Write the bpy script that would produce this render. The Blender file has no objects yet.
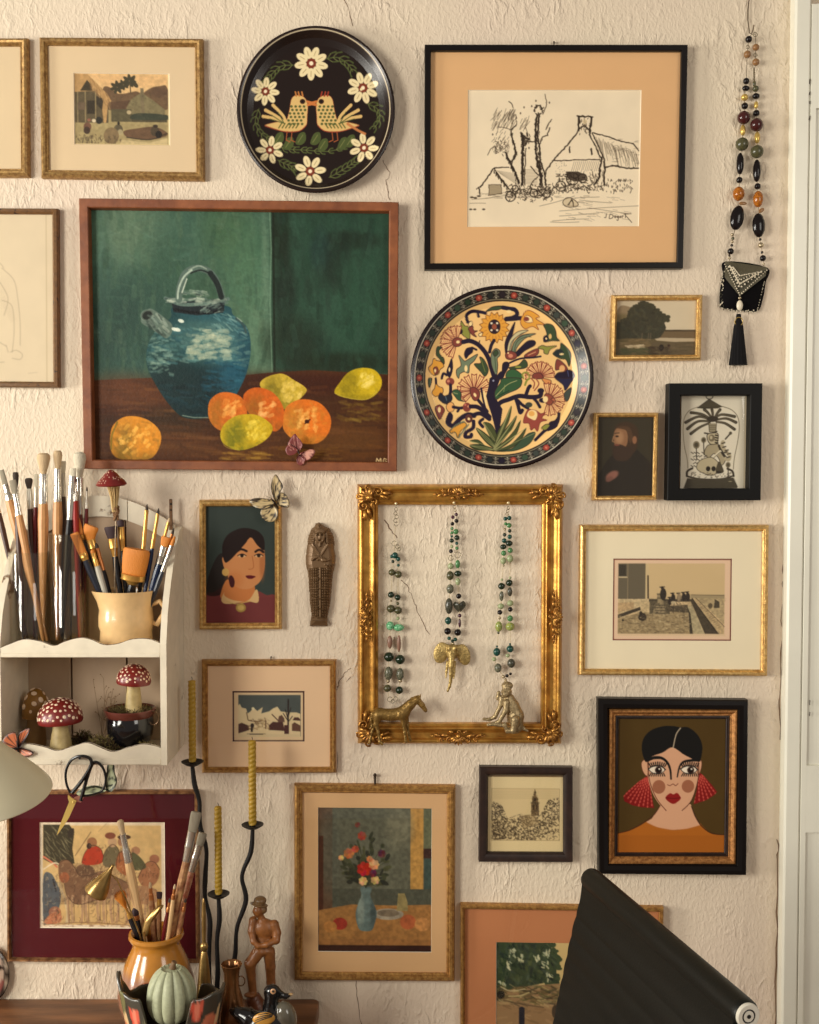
import bpy, math, random
import numpy as np
from mathutils import Vector, Matrix
random.seed(7)
RNG = np.random.default_rng(11)
COL = bpy.context.scene.collection
PI = math.pi

# ------------------------------------------------------------------ camera model (for turning measured pixels into places)
F_PX = 1100.0; CAM_Y = -2.2; CAM_Z = 1.80; PITCH = math.radians(2.3)
def P(px, py, d=0.0):
    """point that stands d metres in front of the wall and is seen at pixel px,py"""
    a = (px-409.5)/F_PX; b = -(py-512.0)/F_PX
    dy = math.cos(PITCH)+b*math.sin(PITCH); dz = -math.sin(PITCH)+b*math.cos(PITCH)
    t = (-d-CAM_Y)/dy
    return Vector((a*t, -d, CAM_Z+dz*t))
def PS(d=0.0):
    return (-CAM_Y-d)/F_PX      # metres per pixel at depth d

# ------------------------------------------------------------------ colour
def lin1(c):
    c = c/255.0
    return c/12.92 if c <= 0.04045 else ((c+0.055)/1.055)**2.4
def lin(c, g=1.0):
    return tuple(min(1.0, lin1(v)*g) for v in c[:3])
def lin_np(a):
    a = a/255.0
    return np.where(a <= 0.04045, a/12.92, ((np.maximum(a, 0)+0.055)/1.055)**2.4)

# ------------------------------------------------------------------ materials
MATS = {}
def mat(name, color=(200,200,200), rough=0.6, metal=0.0, var=0.0, vscale=30.0, bump=0.0, bscale=80.0, stretch=(1,1,1), color2=None, spec=0.5, coat=0.0, attr=False, gain=1.0, edge=(0.35,0.65), bdist=0.002):
    if name in MATS: return MATS[name]
    m = bpy.data.materials.new(name); m.use_nodes = True
    nt = m.node_tree; N = nt.nodes; L = nt.links
    b = N['Principled BSDF']
    b.inputs['Roughness'].default_value = rough
    b.inputs['Metallic'].default_value = metal
    b.inputs['Specular IOR Level'].default_value = spec
    if coat: b.inputs['Coat Weight'].default_value = coat; b.inputs['Coat Roughness'].default_value = 0.08
    c = lin(color, gain)
    tc = N.new('ShaderNodeTexCoord'); mp = N.new('ShaderNodeMapping'); mp.inputs['Scale'].default_value = stretch
    L.new(tc.outputs['Object'], mp.inputs['Vector'])
    if attr:
        at = N.new('ShaderNodeAttribute'); at.attribute_name = 'Col'
        src = at.outputs['Color']
    else:
        src = None; b.inputs['Base Color'].default_value = (*c, 1)
    if color2 is not None or var > 0:
        nz = N.new('ShaderNodeTexNoise'); nz.inputs['Scale'].default_value = vscale; nz.inputs['Detail'].default_value = 5; nz.inputs['Roughness'].default_value = 0.6
        L.new(mp.outputs['Vector'], nz.inputs['Vector'])
        if color2 is not None and not attr:
            rp = N.new('ShaderNodeValToRGB'); rp.color_ramp.elements[0].position = edge[0]; rp.color_ramp.elements[1].position = edge[1]
            rp.color_ramp.elements[0].color = (*lin(color2, gain), 1); rp.color_ramp.elements[1].color = (*c, 1)
            L.new(nz.outputs['Fac'], rp.inputs['Fac']); src = rp.outputs['Color']
        if var > 0:
            mr = N.new('ShaderNodeMapRange'); mr.inputs['From Min'].default_value = 0.3; mr.inputs['From Max'].default_value = 0.7
            mr.inputs['To Min'].default_value = 1-var; mr.inputs['To Max'].default_value = 1+var
            nz2 = N.new('ShaderNodeTexNoise'); nz2.inputs['Scale'].default_value = vscale*2.7; nz2.inputs['Detail'].default_value = 4
            L.new(mp.outputs['Vector'], nz2.inputs['Vector']); L.new(nz2.outputs['Fac'], mr.inputs['Value'])
            mx = N.new('ShaderNodeVectorMath'); mx.operation = 'SCALE'
            if src is None: mx.inputs[0].default_value = c
            else: L.new(src, mx.inputs[0])
            L.new(mr.outputs['Result'], mx.inputs['Scale']); src = mx.outputs['Vector']
    if src is not None: L.new(src, b.inputs['Base Color'])
    if bump > 0:
        nb = N.new('ShaderNodeTexNoise'); nb.inputs['Scale'].default_value = bscale; nb.inputs['Detail'].default_value = 6
        L.new(mp.outputs['Vector'], nb.inputs['Vector'])
        bp = N.new('ShaderNodeBump'); bp.inputs['Strength'].default_value = bump; bp.inputs['Distance'].default_value = bdist
        L.new(nb.outputs['Fac'], bp.inputs['Height']); L.new(bp.outputs['Normal'], b.inputs['Normal'])
    MATS[name] = m
    return m

def glass_mat(name='picture_glass', tint=(1,1,1), ior=1.45, rough=0.01, strength=1.0):
    if name in MATS: return MATS[name]
    m = bpy.data.materials.new(name); m.use_nodes = True
    nt = m.node_tree; N = nt.nodes; L = nt.links
    for n in list(N): N.remove(n)
    out = N.new('ShaderNodeOutputMaterial'); mix = N.new('ShaderNodeMixShader')
    tr = N.new('ShaderNodeBsdfTransparent'); tr.inputs['Color'].default_value = (*tint, 1)
    gl = N.new('ShaderNodeBsdfGlossy'); gl.inputs['Roughness'].default_value = rough
    # thin-sheet reflectance, the same from both sides: F0 + (1-F0)(1-|cos|)^5
    ge = N.new('ShaderNodeNewGeometry'); dt = N.new('ShaderNodeVectorMath'); dt.operation = 'DOT_PRODUCT'
    L.new(ge.outputs['Normal'], dt.inputs[0]); L.new(ge.outputs['Incoming'], dt.inputs[1])
    ab = N.new('ShaderNodeMath'); ab.operation = 'ABSOLUTE'; L.new(dt.outputs['Value'], ab.inputs[0])
    om = N.new('ShaderNodeMath'); om.operation = 'SUBTRACT'; om.inputs[0].default_value = 1; L.new(ab.outputs[0], om.inputs[1])
    pw = N.new('ShaderNodeMath'); pw.operation = 'POWER'; pw.inputs[1].default_value = 5; L.new(om.outputs[0], pw.inputs[0])
    ml = N.new('ShaderNodeMath'); ml.operation = 'MULTIPLY_ADD'; ml.inputs[1].default_value = .9; ml.inputs[2].default_value = .05*strength; ml.use_clamp = True
    L.new(pw.outputs[0], ml.inputs[0]); L.new(ml.outputs[0], mix.inputs[0])
    L.new(tr.outputs[0], mix.inputs[1]); L.new(gl.outputs[0], mix.inputs[2]); L.new(mix.outputs[0], out.inputs['Surface'])
    MATS[name] = m
    return m

# ------------------------------------------------------------------ objects
def empty(name, loc, label=None, cat=None, group=None, rot=(0,0,0)):
    o = bpy.data.objects.new(name, None); COL.objects.link(o)
    o.location = loc; o.rotation_euler = rot; o.empty_display_size = 0.02
    if label: o['label'] = label
    if cat: o['category'] = cat
    if group: o['group'] = group
    return o
def tag(o, label, cat, group=None, kind=None):
    if label: o['label'] = label
    if cat: o['category'] = cat
    if group: o['group'] = group
    if kind: o['kind'] = kind
    return o

class MB:
    """collects shapes in world (or local) coordinates and links them as one mesh"""
    def __init__(s): s.v = []; s.f = []; s.m = []; s.c = []; s.cur = (1,1,1)
    def add(s, vs, fs, mi=0, col=None):
        o = len(s.v); s.v += [tuple(p) for p in vs]; s.f += [tuple(i+o for i in f) for f in fs]; s.m += [mi]*len(fs)
        s.c += [col if col is not None else s.cur]*len(vs) if not (isinstance(col, list)) else col
        return s
    def box(s, x0, x1, y0, y1, z0, z1, mi=0, bev=0.0, R=None, col=None):
        if x0 > x1: x0, x1 = x1, x0
        if y0 > y1: y0, y1 = y1, y0
        if z0 > z1: z0, z1 = z1, z0
        b = min(bev, (x1-x0)*.45, (y1-y0)*.45, (z1-z0)*.45)
        if b <= 0:
            vs = [(x, y, z) for z in (z0, z1) for y in (y0, y1) for x in (x0, x1)]
            fs = [(0,2,3,1), (4,5,7,6), (0,1,5,4), (2,6,7,3), (0,4,6,2), (1,3,7,5)]
        else:
            vs = []; 
            for zi, (z, zz) in enumerate(((z0, z0+b), (z1, z1-b))):
                for yi, (y, yy) in enumerate(((y0, y0+b), (y1, y1-b))):
                    for xi, (x, xx) in enumerate(((x0, x0+b), (x1, x1-b))):
                        vs += [(x, yy, zz), (xx, y, zz), (xx, yy, z)]
            def k(xi, yi, zi, a): return (zi*4+yi*2+xi)*3+a
            fs = [(k(0,0,0,0), k(0,0,1,0), k(0,1,1,0), k(0,1,0,0)), (k(1,0,0,0), k(1,1,0,0), k(1,1,1,0), k(1,0,1,0)),
                  (k(0,0,0,1), k(1,0,0,1), k(1,0,1,1), k(0,0,1,1)), (k(0,1,0,1), k(0,1,1,1), k(1,1,1,1), k(1,1,0,1)),
                  (k(0,0,0,2), k(0,1,0,2), k(1,1,0,2), k(1,0,0,2)), (k(0,0,1,2), k(1,0,1,2), k(1,1,1,2), k(0,1,1,2))]
            for i in (0,1):
                for j in (0,1):
                    e = [(k(i,j,0,0), k(i,j,1,0), k(i,j,1,1), k(i,j,0,1)), (k(i,0,j,0), k(i,1,j,0), k(i,1,j,2), k(i,0,j,2)), (k(0,i,j,1), k(1,i,j,1), k(1,i,j,2), k(0,i,j,2))]
                    fs += e
                    for l in (0,1): fs.append((k(i,j,l,0), k(i,j,l,1), k(i,j,l,2)))
        if R is not None: vs = [R @ Vector(p) for p in vs]
        return s.add(vs, fs, mi, col)
    def tube(s, pts, r, n=10, mi=0, cap=True, col=None, flat=1.0, up=None):
        pts = [Vector(p) for p in pts]; m = len(pts)
        rs = r if isinstance(r, (list, tuple)) else [r]*m
        vs = []; fs = []; prev = None
        for i, p in enumerate(pts):
            t = (pts[min(i+1, m-1)]-pts[max(i-1, 0)])
            t = t.normalized() if t.length > 1e-9 else Vector((0,0,1))
            if prev is None:
                ref = Vector(up) if up is not None else (Vector((0,1,0)) if abs(t.y) < .8 else Vector((1,0,0)))
                u = (ref - t*ref.dot(t)).normalized()
            else: u = (prev - t*prev.dot(t)).normalized()
            prev = u; w = t.cross(u)
            for k in range(n):
                a = 2*PI*k/n
                vs.append(p + u*(math.cos(a)*rs[i]*flat) + w*(math.sin(a)*rs[i]))
        for i in range(m-1):
            for k in range(n):
                fs.append((i*n+k, i*n+(k+1)%n, (i+1)*n+(k+1)%n, (i+1)*n+k))
        if cap: fs.append(tuple(range(n-1, -1, -1))); fs.append(tuple((m-1)*n+k for k in range(n)))
        return s.add(vs, fs, mi, col)
    def lathe(s, prof, c=(0,0,0), n=32, mi=0, R=None, sx=1.0, sy=1.0, fr=None, cols=None, col=None):
        """prof: (radius, height) list; axis = +z at c"""
        c = Vector(c); vs = []; fs = []; cc = []
        for i, (r, h) in enumerate(prof):
            for k in range(n):
                a = 2*PI*k/n; q = 1.0 if fr is None else fr(a, i, r, h)
                p = Vector((r*q*math.cos(a)*sx, r*q*math.sin(a)*sy, h))
                if R is not None: p = R @ p
                vs.append(c+p)
                if cols: cc.append(cols(a, i, r, h))
        for i in range(len(prof)-1):
            for k in range(n):
                fs.append((i*n+k, i*n+(k+1)%n, (i+1)*n+(k+1)%n, (i+1)*n+k))
        if prof[0][0] > 1e-6: fs.append(tuple(range(n-1, -1, -1)))
        if prof[-1][0] > 1e-6: fs.append(tuple((len(prof)-1)*n+k for k in range(n)))
        return s.add(vs, fs, mi, cc if cols else col)
    def ball(s, c, r, mi=0, n=14, m=9, R=None, col=None):
        rx, ry, rz = r if isinstance(r, (tuple, list)) else (r, r, r)
        c = Vector(c); vs = []; fs = []
        def tr(p):
            p = Vector(p)
            if R is not None: p = R @ p
            return c+p
        vs.append(tr((0,0,-rz)))
        for i in range(1, m):
            t = -PI/2+PI*i/m
            for k in range(n):
                a = 2*PI*k/n; vs.append(tr((rx*math.cos(t)*math.cos(a), ry*math.cos(t)*math.sin(a), rz*math.sin(t))))
        vs.append(tr((0,0,rz))); last = len(vs)-1
        for k in range(n): fs.append((0, 1+(k+1)%n, 1+k))
        for i in range(m-2):
            for k in range(n):
                a = 1+i*n; fs.append((a+k, a+(k+1)%n, a+n+(k+1)%n, a+n+k))
        a = 1+(m-2)*n
        for k in range(n): fs.append((a+k, a+(k+1)%n, last))
        return s.add(vs, fs, mi, col)
    def prism(s, poly, y0, y1, mi=0, col=None, fn=None):
        """poly in (x,z), extruded from y0 to y1"""
        n = len(poly)
        a = sum(poly[i][0]*poly[(i+1)%n][1]-poly[(i+1)%n][0]*poly[i][1] for i in range(n))
        if a < 0: poly = poly[::-1]
        if y0 > y1: y0, y1 = y1, y0
        vs = [(x, y0, z) for x, z in poly]+[(x, y1, z) for x, z in poly]
        if fn: vs = [fn(Vector(p)) for p in vs]
        fs = [tuple(range(n)), tuple(range(2*n-1, n-1, -1))]
        for i in range(n): fs.append((i, i+n, (i+1)%n+n, (i+1)%n))
        return s.add(vs, fs, mi, col)
    def build(s, name, mats, parent=None, smooth=True, colors=False, loc=None, angle=35):
        me = bpy.data.meshes.new(name)
        vs = s.v
        off = Vector((0,0,0))
        if loc is None and parent is not None:
            inv = parent_matrix(parent).inverted(); vs = [inv @ Vector(p) for p in s.v]
        elif loc is not None:
            off = Vector(loc)
            if off.length > 0: vs = [Vector(p)-off for p in s.v]
        me.from_pydata([tuple(p) for p in vs], [], s.f)
        if not isinstance(mats, (list, tuple)): mats = [mats]
        for m in mats: me.materials.append(m)
        me.polygons.foreach_set('material_index', s.m)
        if colors:
            ca = me.color_attributes.new('Col', 'FLOAT_COLOR', 'POINT')
            arr = np.ones((len(s.v), 4), dtype=np.float32); arr[:, :3] = np.array([c[:3] for c in s.c], dtype=np.float32)
            ca.data.foreach_set('color', arr.ravel())
        if smooth:
            me.polygons.foreach_set('use_smooth', [True]*len(me.polygons))
            try: me.set_sharp_from_angle(angle=math.radians(angle))
            except Exception: pass
        me.validate(); me.update()
        o = bpy.data.objects.new(name, me); COL.objects.link(o)
        if parent is not None: o.parent = parent
        if loc is not None: o.location = off
        return o
def parent_matrix(o):
    m = Matrix.LocRotScale(o.location, o.rotation_euler, o.scale)
    return parent_matrix(o.parent) @ m if o.parent else m
def L2(parent, pts_mb):
    return pts_mb

def Rz(a): return Matrix.Rotation(a, 3, 'Z')
def Ry(a): return Matrix.Rotation(a, 3, 'Y')
def Rx(a): return Matrix.Rotation(a, 3, 'X')
def aim(v, up=Vector((0,1,0))):
    """3x3 matrix whose +z points along v"""
    v = Vector(v).normalized()
    if abs(v.dot(up)) > .98: up = Vector((1,0,0))
    x = up.cross(v).normalized(); y = v.cross(x)
    return Matrix((x, y, v)).transposed()

def grid_mesh(name, V, C, m, parent=None, loc=None, flip=False):
    """V: (rows, cols, 3) numpy points, C: (rows, cols, 3) linear colours"""
    r, c = V.shape[:2]
    me = bpy.data.meshes.new(name)
    idx = np.arange(r*c).reshape(r, c)
    q = np.stack([idx[:-1,:-1], idx[1:,:-1], idx[1:,1:], idx[:-1,1:]], -1).reshape(-1, 4)
    if flip: q = q[:, ::-1]
    nf = len(q)
    me.vertices.add(r*c); me.vertices.foreach_set('co', V.astype(np.float32).ravel())
    me.loops.add(nf*4); me.loops.foreach_set('vertex_index', q.astype(np.int32).ravel())
    me.polygons.add(nf); me.polygons.foreach_set('loop_start', (np.arange(nf)*4).astype(np.int32))
    try: me.polygons.foreach_set('loop_total', np.full(nf, 4, dtype=np.int32))
    except Exception: pass
    me.update(calc_edges=True)
    ca = me.color_attributes.new('Col', 'FLOAT_COLOR', 'POINT')
    arr = np.ones((r*c, 4), dtype=np.float32); arr[:, :3] = C.reshape(-1, 3)
    ca.data.foreach_set('color', arr.ravel())
    me.polygons.foreach_set('use_smooth', [True]*nf)
    me.materials.append(m); me.validate()
    o = bpy.data.objects.new(name, me); COL.objects.link(o)
    if parent is not None: o.parent = parent
    if loc is not None: o.location = loc
    return o

# ------------------------------------------------------------------ smooth bodies from blended shapes (one continuous surface)
class Body:
    def __init__(s, k=0.004): s.p = []; s.k = k
    def cap(s, a, b, ra, rb=None, col=None, k=None): s.p.append(('c', np.array(a, float), np.array(b, float), ra, ra if rb is None else rb, col, k)); return s
    def ell(s, c, r, R=None, col=None, k=None):
        M = np.eye(3) if R is None else np.array(R)
        s.p.append(('e', np.array(c, float), np.array(r, float), M, None, col, k)); return s
    def chain(s, pts, rs, col=None, k=None):
        for i in range(len(pts)-1): s.cap(pts[i], pts[i+1], rs[i], rs[i+1], col, k)
        return s
    def dist(s, q, pr):
        if pr[0] == 'c':
            a, b, ra, rb = pr[1:5]; ab = b-a; L2_ = max(ab@ab, 1e-12)
            t = np.clip(((q-a)@ab)/L2_, 0, 1)
            return np.linalg.norm(q-(a+t[..., None]*ab), axis=-1)-(ra+(rb-ra)*t)
        c, r, M = pr[1:4]
        l = (q-c)@M
        k0 = np.linalg.norm(l/r, axis=-1); k1 = np.linalg.norm(l/(r*r), axis=-1)
        return np.where(k1 > 1e-9, k0*(k0-1)/np.maximum(k1, 1e-9), -min(r))
    def build(s, name, m, h, parent=None, base=(1,1,1), disp=None, colfn=None):
        lo = np.full(3, 1e9); hi = -lo
        for pr in s.p:
            if pr[0] == 'c':
                R = max(pr[3], pr[4])
                for e in (pr[1], pr[2]): lo = np.minimum(lo, e-R); hi = np.maximum(hi, e+R)
            else:
                R = max(pr[2]); lo = np.minimum(lo, pr[1]-R); hi = np.maximum(hi, pr[1]+R)
        lo = lo-3*h; hi = hi+3*h
        n = np.ceil((hi-lo)/h).astype(int)+1
        ax = [lo[i]+np.arange(n[i])*h for i in range(3)]
        X, Y, Z = np.meshgrid(*ax, indexing='ij'); q = np.stack([X, Y, Z], -1)
        f = None
        for pr in s.p:
            # evaluate in a local window only
            dcur = s.dist(q, pr)
            k = pr[6] if pr[6] is not None else s.k
            if f is None: f = dcur
            else:
                hh = np.clip(0.5+0.5*(f-dcur)/k, 0, 1)
                f = f*(1-hh)+dcur*hh-k*hh*(1-hh)
        if disp is not None: f = f+disp(X, Y, Z)
        V, Fq = surface_nets(f, lo, h)
        C = np.tile(np.array(base, float), (len(V), 1))
        if any(pr[5] is not None for pr in s.p):
            best = np.full(len(V), 1e9)
            for pr in s.p:
                dd = s.dist(V, pr); sel = dd < best
                best = np.where(sel, dd, best)
                if pr[5] is not None: C[sel] = np.array(pr[5][:3])
                else: C[sel] = np.array(base)
        if colfn is not None: C = colfn(V, C)
        me = bpy.data.meshes.new(name)
        if parent is not None:
            inv = np.array(parent_matrix(parent).inverted()); V = V@inv[:3,:3].T+inv[:3,3]
        me.from_pydata(V.tolist(), [], Fq.tolist())
        ca = me.color_attributes.new('Col', 'FLOAT_COLOR', 'POINT')
        arr = np.ones((len(V), 4), dtype=np.float32); arr[:, :3] = C
        ca.data.foreach_set('color', arr.ravel())
        me.polygons.foreach_set('use_smooth', [True]*len(me.polygons))
        me.materials.append(m); me.update()
        o = bpy.data.objects.new(name, me); COL.objects.link(o)
        if parent is not None: o.parent = parent
        return o
def surface_nets(f, lo, h):
    nx, ny, nz = f.shape
    S = np.zeros((nx-1, ny-1, nz-1, 3)); N = np.zeros((nx-1, ny-1, nz-1))
    ins = f < 0
    for ax in range(3):
        sl0 = [slice(None)]*3; sl1 = [slice(None)]*3; sl0[ax] = slice(0, -1); sl1[ax] = slice(1, None)
        a = f[tuple(sl0)]; b = f[tuple(sl1)]; cr = (a < 0) != (b < 0)
        den = np.where(cr, a-b, 1.0); t = np.where(cr, a/den, 0.0)
        idx = np.indices(a.shape).astype(float); idx[ax] = idx[ax]+t
        o = [i for i in range(3) if i != ax]
        for u in (0,1):
            for w in (0,1):
                sl = [slice(None)]*3
                sl[o[0]] = slice(u, a.shape[o[0]]-1+u); sl[o[1]] = slice(w, a.shape[o[1]]-1+w)
                c = cr[tuple(sl)]
                N += c
                for j in range(3): S[..., j] += np.where(c, idx[j][tuple(sl)], 0)
    act = N > 0
    ids = -np.ones(act.shape, dtype=np.int64); ids[act] = np.arange(act.sum())
    V = (S[act]/N[act][:, None])*h+lo
    F = []
    for ax in range(3):
        o = [i for i in range(3) if i != ax]
        sl0 = [slice(1, -1)]*3; sl1 = [slice(1, -1)]*3; sl0[ax] = slice(0, -1); sl1[ax] = slice(1, None)
        a = ins[tuple(sl0)]; b = ins[tuple(sl1)]
        for (sel, fl) in ((a & ~b, False), (~a & b, True)):
            w = np.argwhere(sel)
            if len(w) == 0: continue
            w = w.copy(); w[:, o[0]] += 1; w[:, o[1]] += 1
            def cell(du, dv):
                x = w.copy(); x[:, o[0]] -= du; x[:, o[1]] -= dv
                return ids[x[:,0], x[:,1], x[:,2]]
            q = np.stack([cell(1,1), cell(0,1), cell(0,0), cell(1,0)], -1)
            if ax == 1: q = q[:, ::-1]
            if fl: q = q[:, ::-1]
            F.append(q)
    F = np.concatenate(F); F = F[(F >= 0).all(1)]
    return V, F

# ------------------------------------------------------------------ paint canvas (turned into painted vertex colours on real surfaces)
def spline(pts, closed=False, n=6):
    pts = [tuple(p) for p in pts]; m = len(pts); out = []
    rng = range(m) if closed else range(m-1)
    for i in rng:
        if closed: p0, p1, p2, p3 = pts[(i-1)%m], pts[i], pts[(i+1)%m], pts[(i+2)%m]
        else: p0, p1, p2, p3 = pts[max(i-1,0)], pts[i], pts[i+1], pts[min(i+2,m-1)]
        for k in range(n):
            t = k/n
            out.append(tuple(0.5*((2*p1[j])+(-p0[j]+p2[j])*t+(2*p0[j]-5*p1[j]+4*p2[j]-p3[j])*t*t+(-p0[j]+3*p1[j]-3*p2[j]+p3[j])*t**3) for j in range(len(p1))))
    if not closed: out.append(pts[-1])
    return out
class Canvas:
    def __init__(s, x0, y0, x1, y1, ss=3.0, bg=(255,255,255)):
        s.x0, s.y0, s.x1, s.y1, s.ss = x0, y0, x1, y1, ss
        s.w = int(round((x1-x0)*ss)); s.h = int(round((y1-y0)*ss))
        s.a = np.empty((s.h, s.w, 3)); s.a[:] = bg; s.ox = s.oy = 0.0; s.sc = 1.0; s.clip = None
    def crop(s, ox, oy, sc): s.ox, s.oy, s.sc = ox, oy, sc; return s     # enter coordinates measured on an enlarged crop
    def T(s, p): return ((s.ox+p[0]/s.sc-s.x0)*s.ss, (s.oy+p[1]/s.sc-s.y0)*s.ss)
    def _mix(s, r0, r1, c0, c1, cov, col, alpha):
        cov = cov*alpha
        if s.clip is not None: cov = cov*s.clip[r0:r1, c0:c1]
        s.a[r0:r1, c0:c1] = s.a[r0:r1, c0:c1]*(1-cov[..., None])+np.array(col, float)*cov[..., None]
    def mask(s, pts, smooth=False):
        q = [s.T(p) for p in pts]
        if smooth: q = spline(q, True)
        m = np.zeros((s.h, s.w)); r = s._pm(q)
        if r is not None: r0, r1, c0, c1, cov = r; m[r0:r1, c0:c1] = cov
        return m
    def _pm(s, q):
        xs = np.array([p[0] for p in q]); ys = np.array([p[1] for p in q])
        c0 = max(int(xs.min())-1, 0); c1 = min(int(xs.max())+2, s.w); r0 = max(int(ys.min())-1, 0); r1 = min(int(ys.max())+2, s.h)
        if c0 >= c1 or r0 >= r1: return None
        cov = np.zeros((r1-r0, c1-c0)); cc = np.arange(c0, c1)+0.5; n = len(q)
        for sub in (0.25, 0.75):
            rr = np.arange(r0, r1)+sub; ins = np.zeros(cov.shape, bool)
            for i in range(n):
                xa, ya = xs[i], ys[i]; xb, yb = xs[(i+1)%n], ys[(i+1)%n]
                if ya == yb: continue
                sel = ((ya <= rr) & (rr < yb)) | ((yb <= rr) & (rr < ya))
                if not sel.any(): continue
                xi = xa+(rr-ya)*(xb-xa)/(yb-ya)
                ins[sel] ^= cc[None, :] < xi[sel][:, None]
            cov += ins*0.5
        return r0, r1, c0, c1, cov
    def poly(s, pts, col, alpha=1.0, smooth=False):
        q = [s.T(p) for p in pts]
        if smooth: q = spline(q, True)
        r = s._pm(q)
        if r is not None: s._mix(*r, col, alpha)
        return s
    def blob(s, pts, col, alpha=1.0, line=None, lw=0.6):
        s.poly(pts, col, alpha, True)
        if line is not None: s.line(spline(list(pts), True)+[spline(list(pts), True)[0]], lw, line)
        return s
    def ell(s, cx, cy, rx, ry, col, alpha=1.0, ang=0.0, soft=0.0):
        x, y = s.T((cx, cy)); k = s.ss/s.sc; rx = max(rx*k, .3); ry = max(ry*k, .3); R = max(rx, ry)*(1+soft)+2
        c0 = max(int(x-R), 0); c1 = min(int(x+R)+1, s.w); r0 = max(int(y-R), 0); r1 = min(int(y+R)+1, s.h)
        if c0 >= c1 or r0 >= r1: return s
        yy, xx = np.mgrid[r0:r1, c0:c1]; dx = xx+.5-x; dy = yy+.5-y; ca, sa = math.cos(ang), math.sin(ang)
        u = (dx*ca+dy*sa)/rx; v = (-dx*sa+dy*ca)/ry; d = np.sqrt(u*u+v*v)
        if soft > 0: cov = np.clip((1+soft-d)/(2*soft), 0, 1); cov = cov*cov*(3-2*cov)
        else: cov = np.clip((1-d)*min(rx, ry)+.5, 0, 1)
        s._mix(r0, r1, c0, c1, cov, col, alpha); return s
    def line(s, pts, w, col, alpha=1.0, smooth=False, taper=None):
        """w in photo pixels"""
        q = [s.T(p) for p in pts]
        if smooth: q = spline(q, False)
        hw = w*s.ss/2; n = len(q)
        c0 = max(int(min(p[0] for p in q)-hw-2), 0); c1 = min(int(max(p[0] for p in q)+hw+3), s.w)
        r0 = max(int(min(p[1] for p in q)-hw-2), 0); r1 = min(int(max(p[1] for p in q)+hw+3), s.h)
        if c0 >= c1 or r0 >= r1: return s
        cov = np.zeros((r1-r0, c1-c0))
        for i in range(n-1):
            (xa, ya), (xb, yb) = q[i], q[i+1]
            if taper: wa = hw*(taper[0]+(taper[1]-taper[0])*i/(n-1)); wb = hw*(taper[0]+(taper[1]-taper[0])*(i+1)/(n-1))
            else: wa = wb = hw
            a0 = max(int(min(xa, xb)-hw-2), c0); a1 = min(int(max(xa, xb)+hw+3), c1); b0 = max(int(min(ya, yb)-hw-2), r0); b1 = min(int(max(ya, yb)+hw+3), r1)
            if a0 >= a1 or b0 >= b1: continue
            yy, xx = np.mgrid[b0:b1, a0:a1]; xx = xx+.5; yy = yy+.5
            ex, ey = xb-xa, yb-ya; LL = max(ex*ex+ey*ey, 1e-9)
            t = np.clip(((xx-xa)*ex+(yy-ya)*ey)/LL, 0, 1)
            d = np.hypot(xx-xa-t*ex, yy-ya-t*ey)
            c = np.clip((wa+(wb-wa)*t)-d+.5, 0, 1)
            if hw < .5: c = c*min(1, hw*2)
            v = cov[b0-r0:b1-r0, a0-c0:a1-c0]; np.maximum(v, c, out=v)
        s._mix(r0, r1, c0, c1, cov, col, alpha); return s
    def leafy(s, pts, cols, rmin, rmax, seed=1, k=3):
        r = random.Random(seed)
        for x, y in spline(pts, True, k): s.ell(x+r.uniform(-rmin,rmin), y+r.uniform(-rmin,rmin), r.uniform(rmin,rmax), r.uniform(rmin,rmax)*.8, r.choice(cols))
        return s
    def rect(s, x0, y0, x1, y1, col, alpha=1.0): return s.poly([(x0,y0),(x1,y0),(x1,y1),(x0,y1)], col, alpha)
    def noise(s, scale, seed=0, aspect=(1,1)):
        r = np.random.default_rng(seed); out = np.zeros((s.h, s.w)); amp = 1; tot = 0
        for o in range(4):
            gx = max(2, int(s.w/(scale*s.ss*aspect[0])*2**o)+2); gy = max(2, int(s.h/(scale*s.ss*aspect[1])*2**o)+2)
            g = r.random((gy, gx)); yy = np.linspace(0, gy-1.001, s.h); xx = np.linspace(0, gx-1.001, s.w)
            yi = yy.astype(int); xi = xx.astype(int); fy = (yy-yi)[:, None]; fx = (xx-xi)[None, :]
            fy = fy*fy*(3-2*fy); fx = fx*fx*(3-2*fx)
            v = g[yi][:, xi]*(1-fy)*(1-fx)+g[yi+1][:, xi]*fy*(1-fx)+g[yi][:, xi+1]*(1-fy)*fx+g[yi+1][:, xi+1]*fy*fx
            out += v*amp; tot += amp; amp *= .55
        return out/tot
    def tone(s, n, lo, hi, m=None):
        """multiply by noise mapped to lo..hi"""
        k = lo+(hi-lo)*np.clip((n-.25)/.5, 0, 1)
        if m is not None: k = 1+(k-1)*m
        s.a *= k[..., None]; return s
    def blend(s, n, col, alpha=1.0, m=None):
        k = np.clip(n, 0, 1)*alpha
        if m is not None: k = k*m
        s.a = s.a*(1-k[..., None])+np.array(col, float)*k[..., None]; return s
    def daubs(s, box, cols, n, ln, w, ang, jit=0.4, alpha=0.5, seed=1, m=None):
        """brush strokes scattered in box (crop coordinates), lengths in photo px"""
        r = random.Random(seed); old = s.clip
        if m is not None: s.clip = m
        k = s.sc
        for _ in range(n):
            x = r.uniform(box[0], box[2]); y = r.uniform(box[1], box[3]); a = ang+r.uniform(-jit, jit); l = ln*r.uniform(.5, 1.3)*k/2
            c = r.choice(cols); q = r.uniform(-12, 12)
            s.line([(x-math.cos(a)*l, y-math.sin(a)*l), (x+math.cos(a)*l, y+math.sin(a)*l)], w*r.uniform(.5, 1.3), tuple(v+q for v in c), alpha*r.uniform(.5, 1.2) if alpha < .8 else alpha)
        s.clip = old; return s
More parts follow.
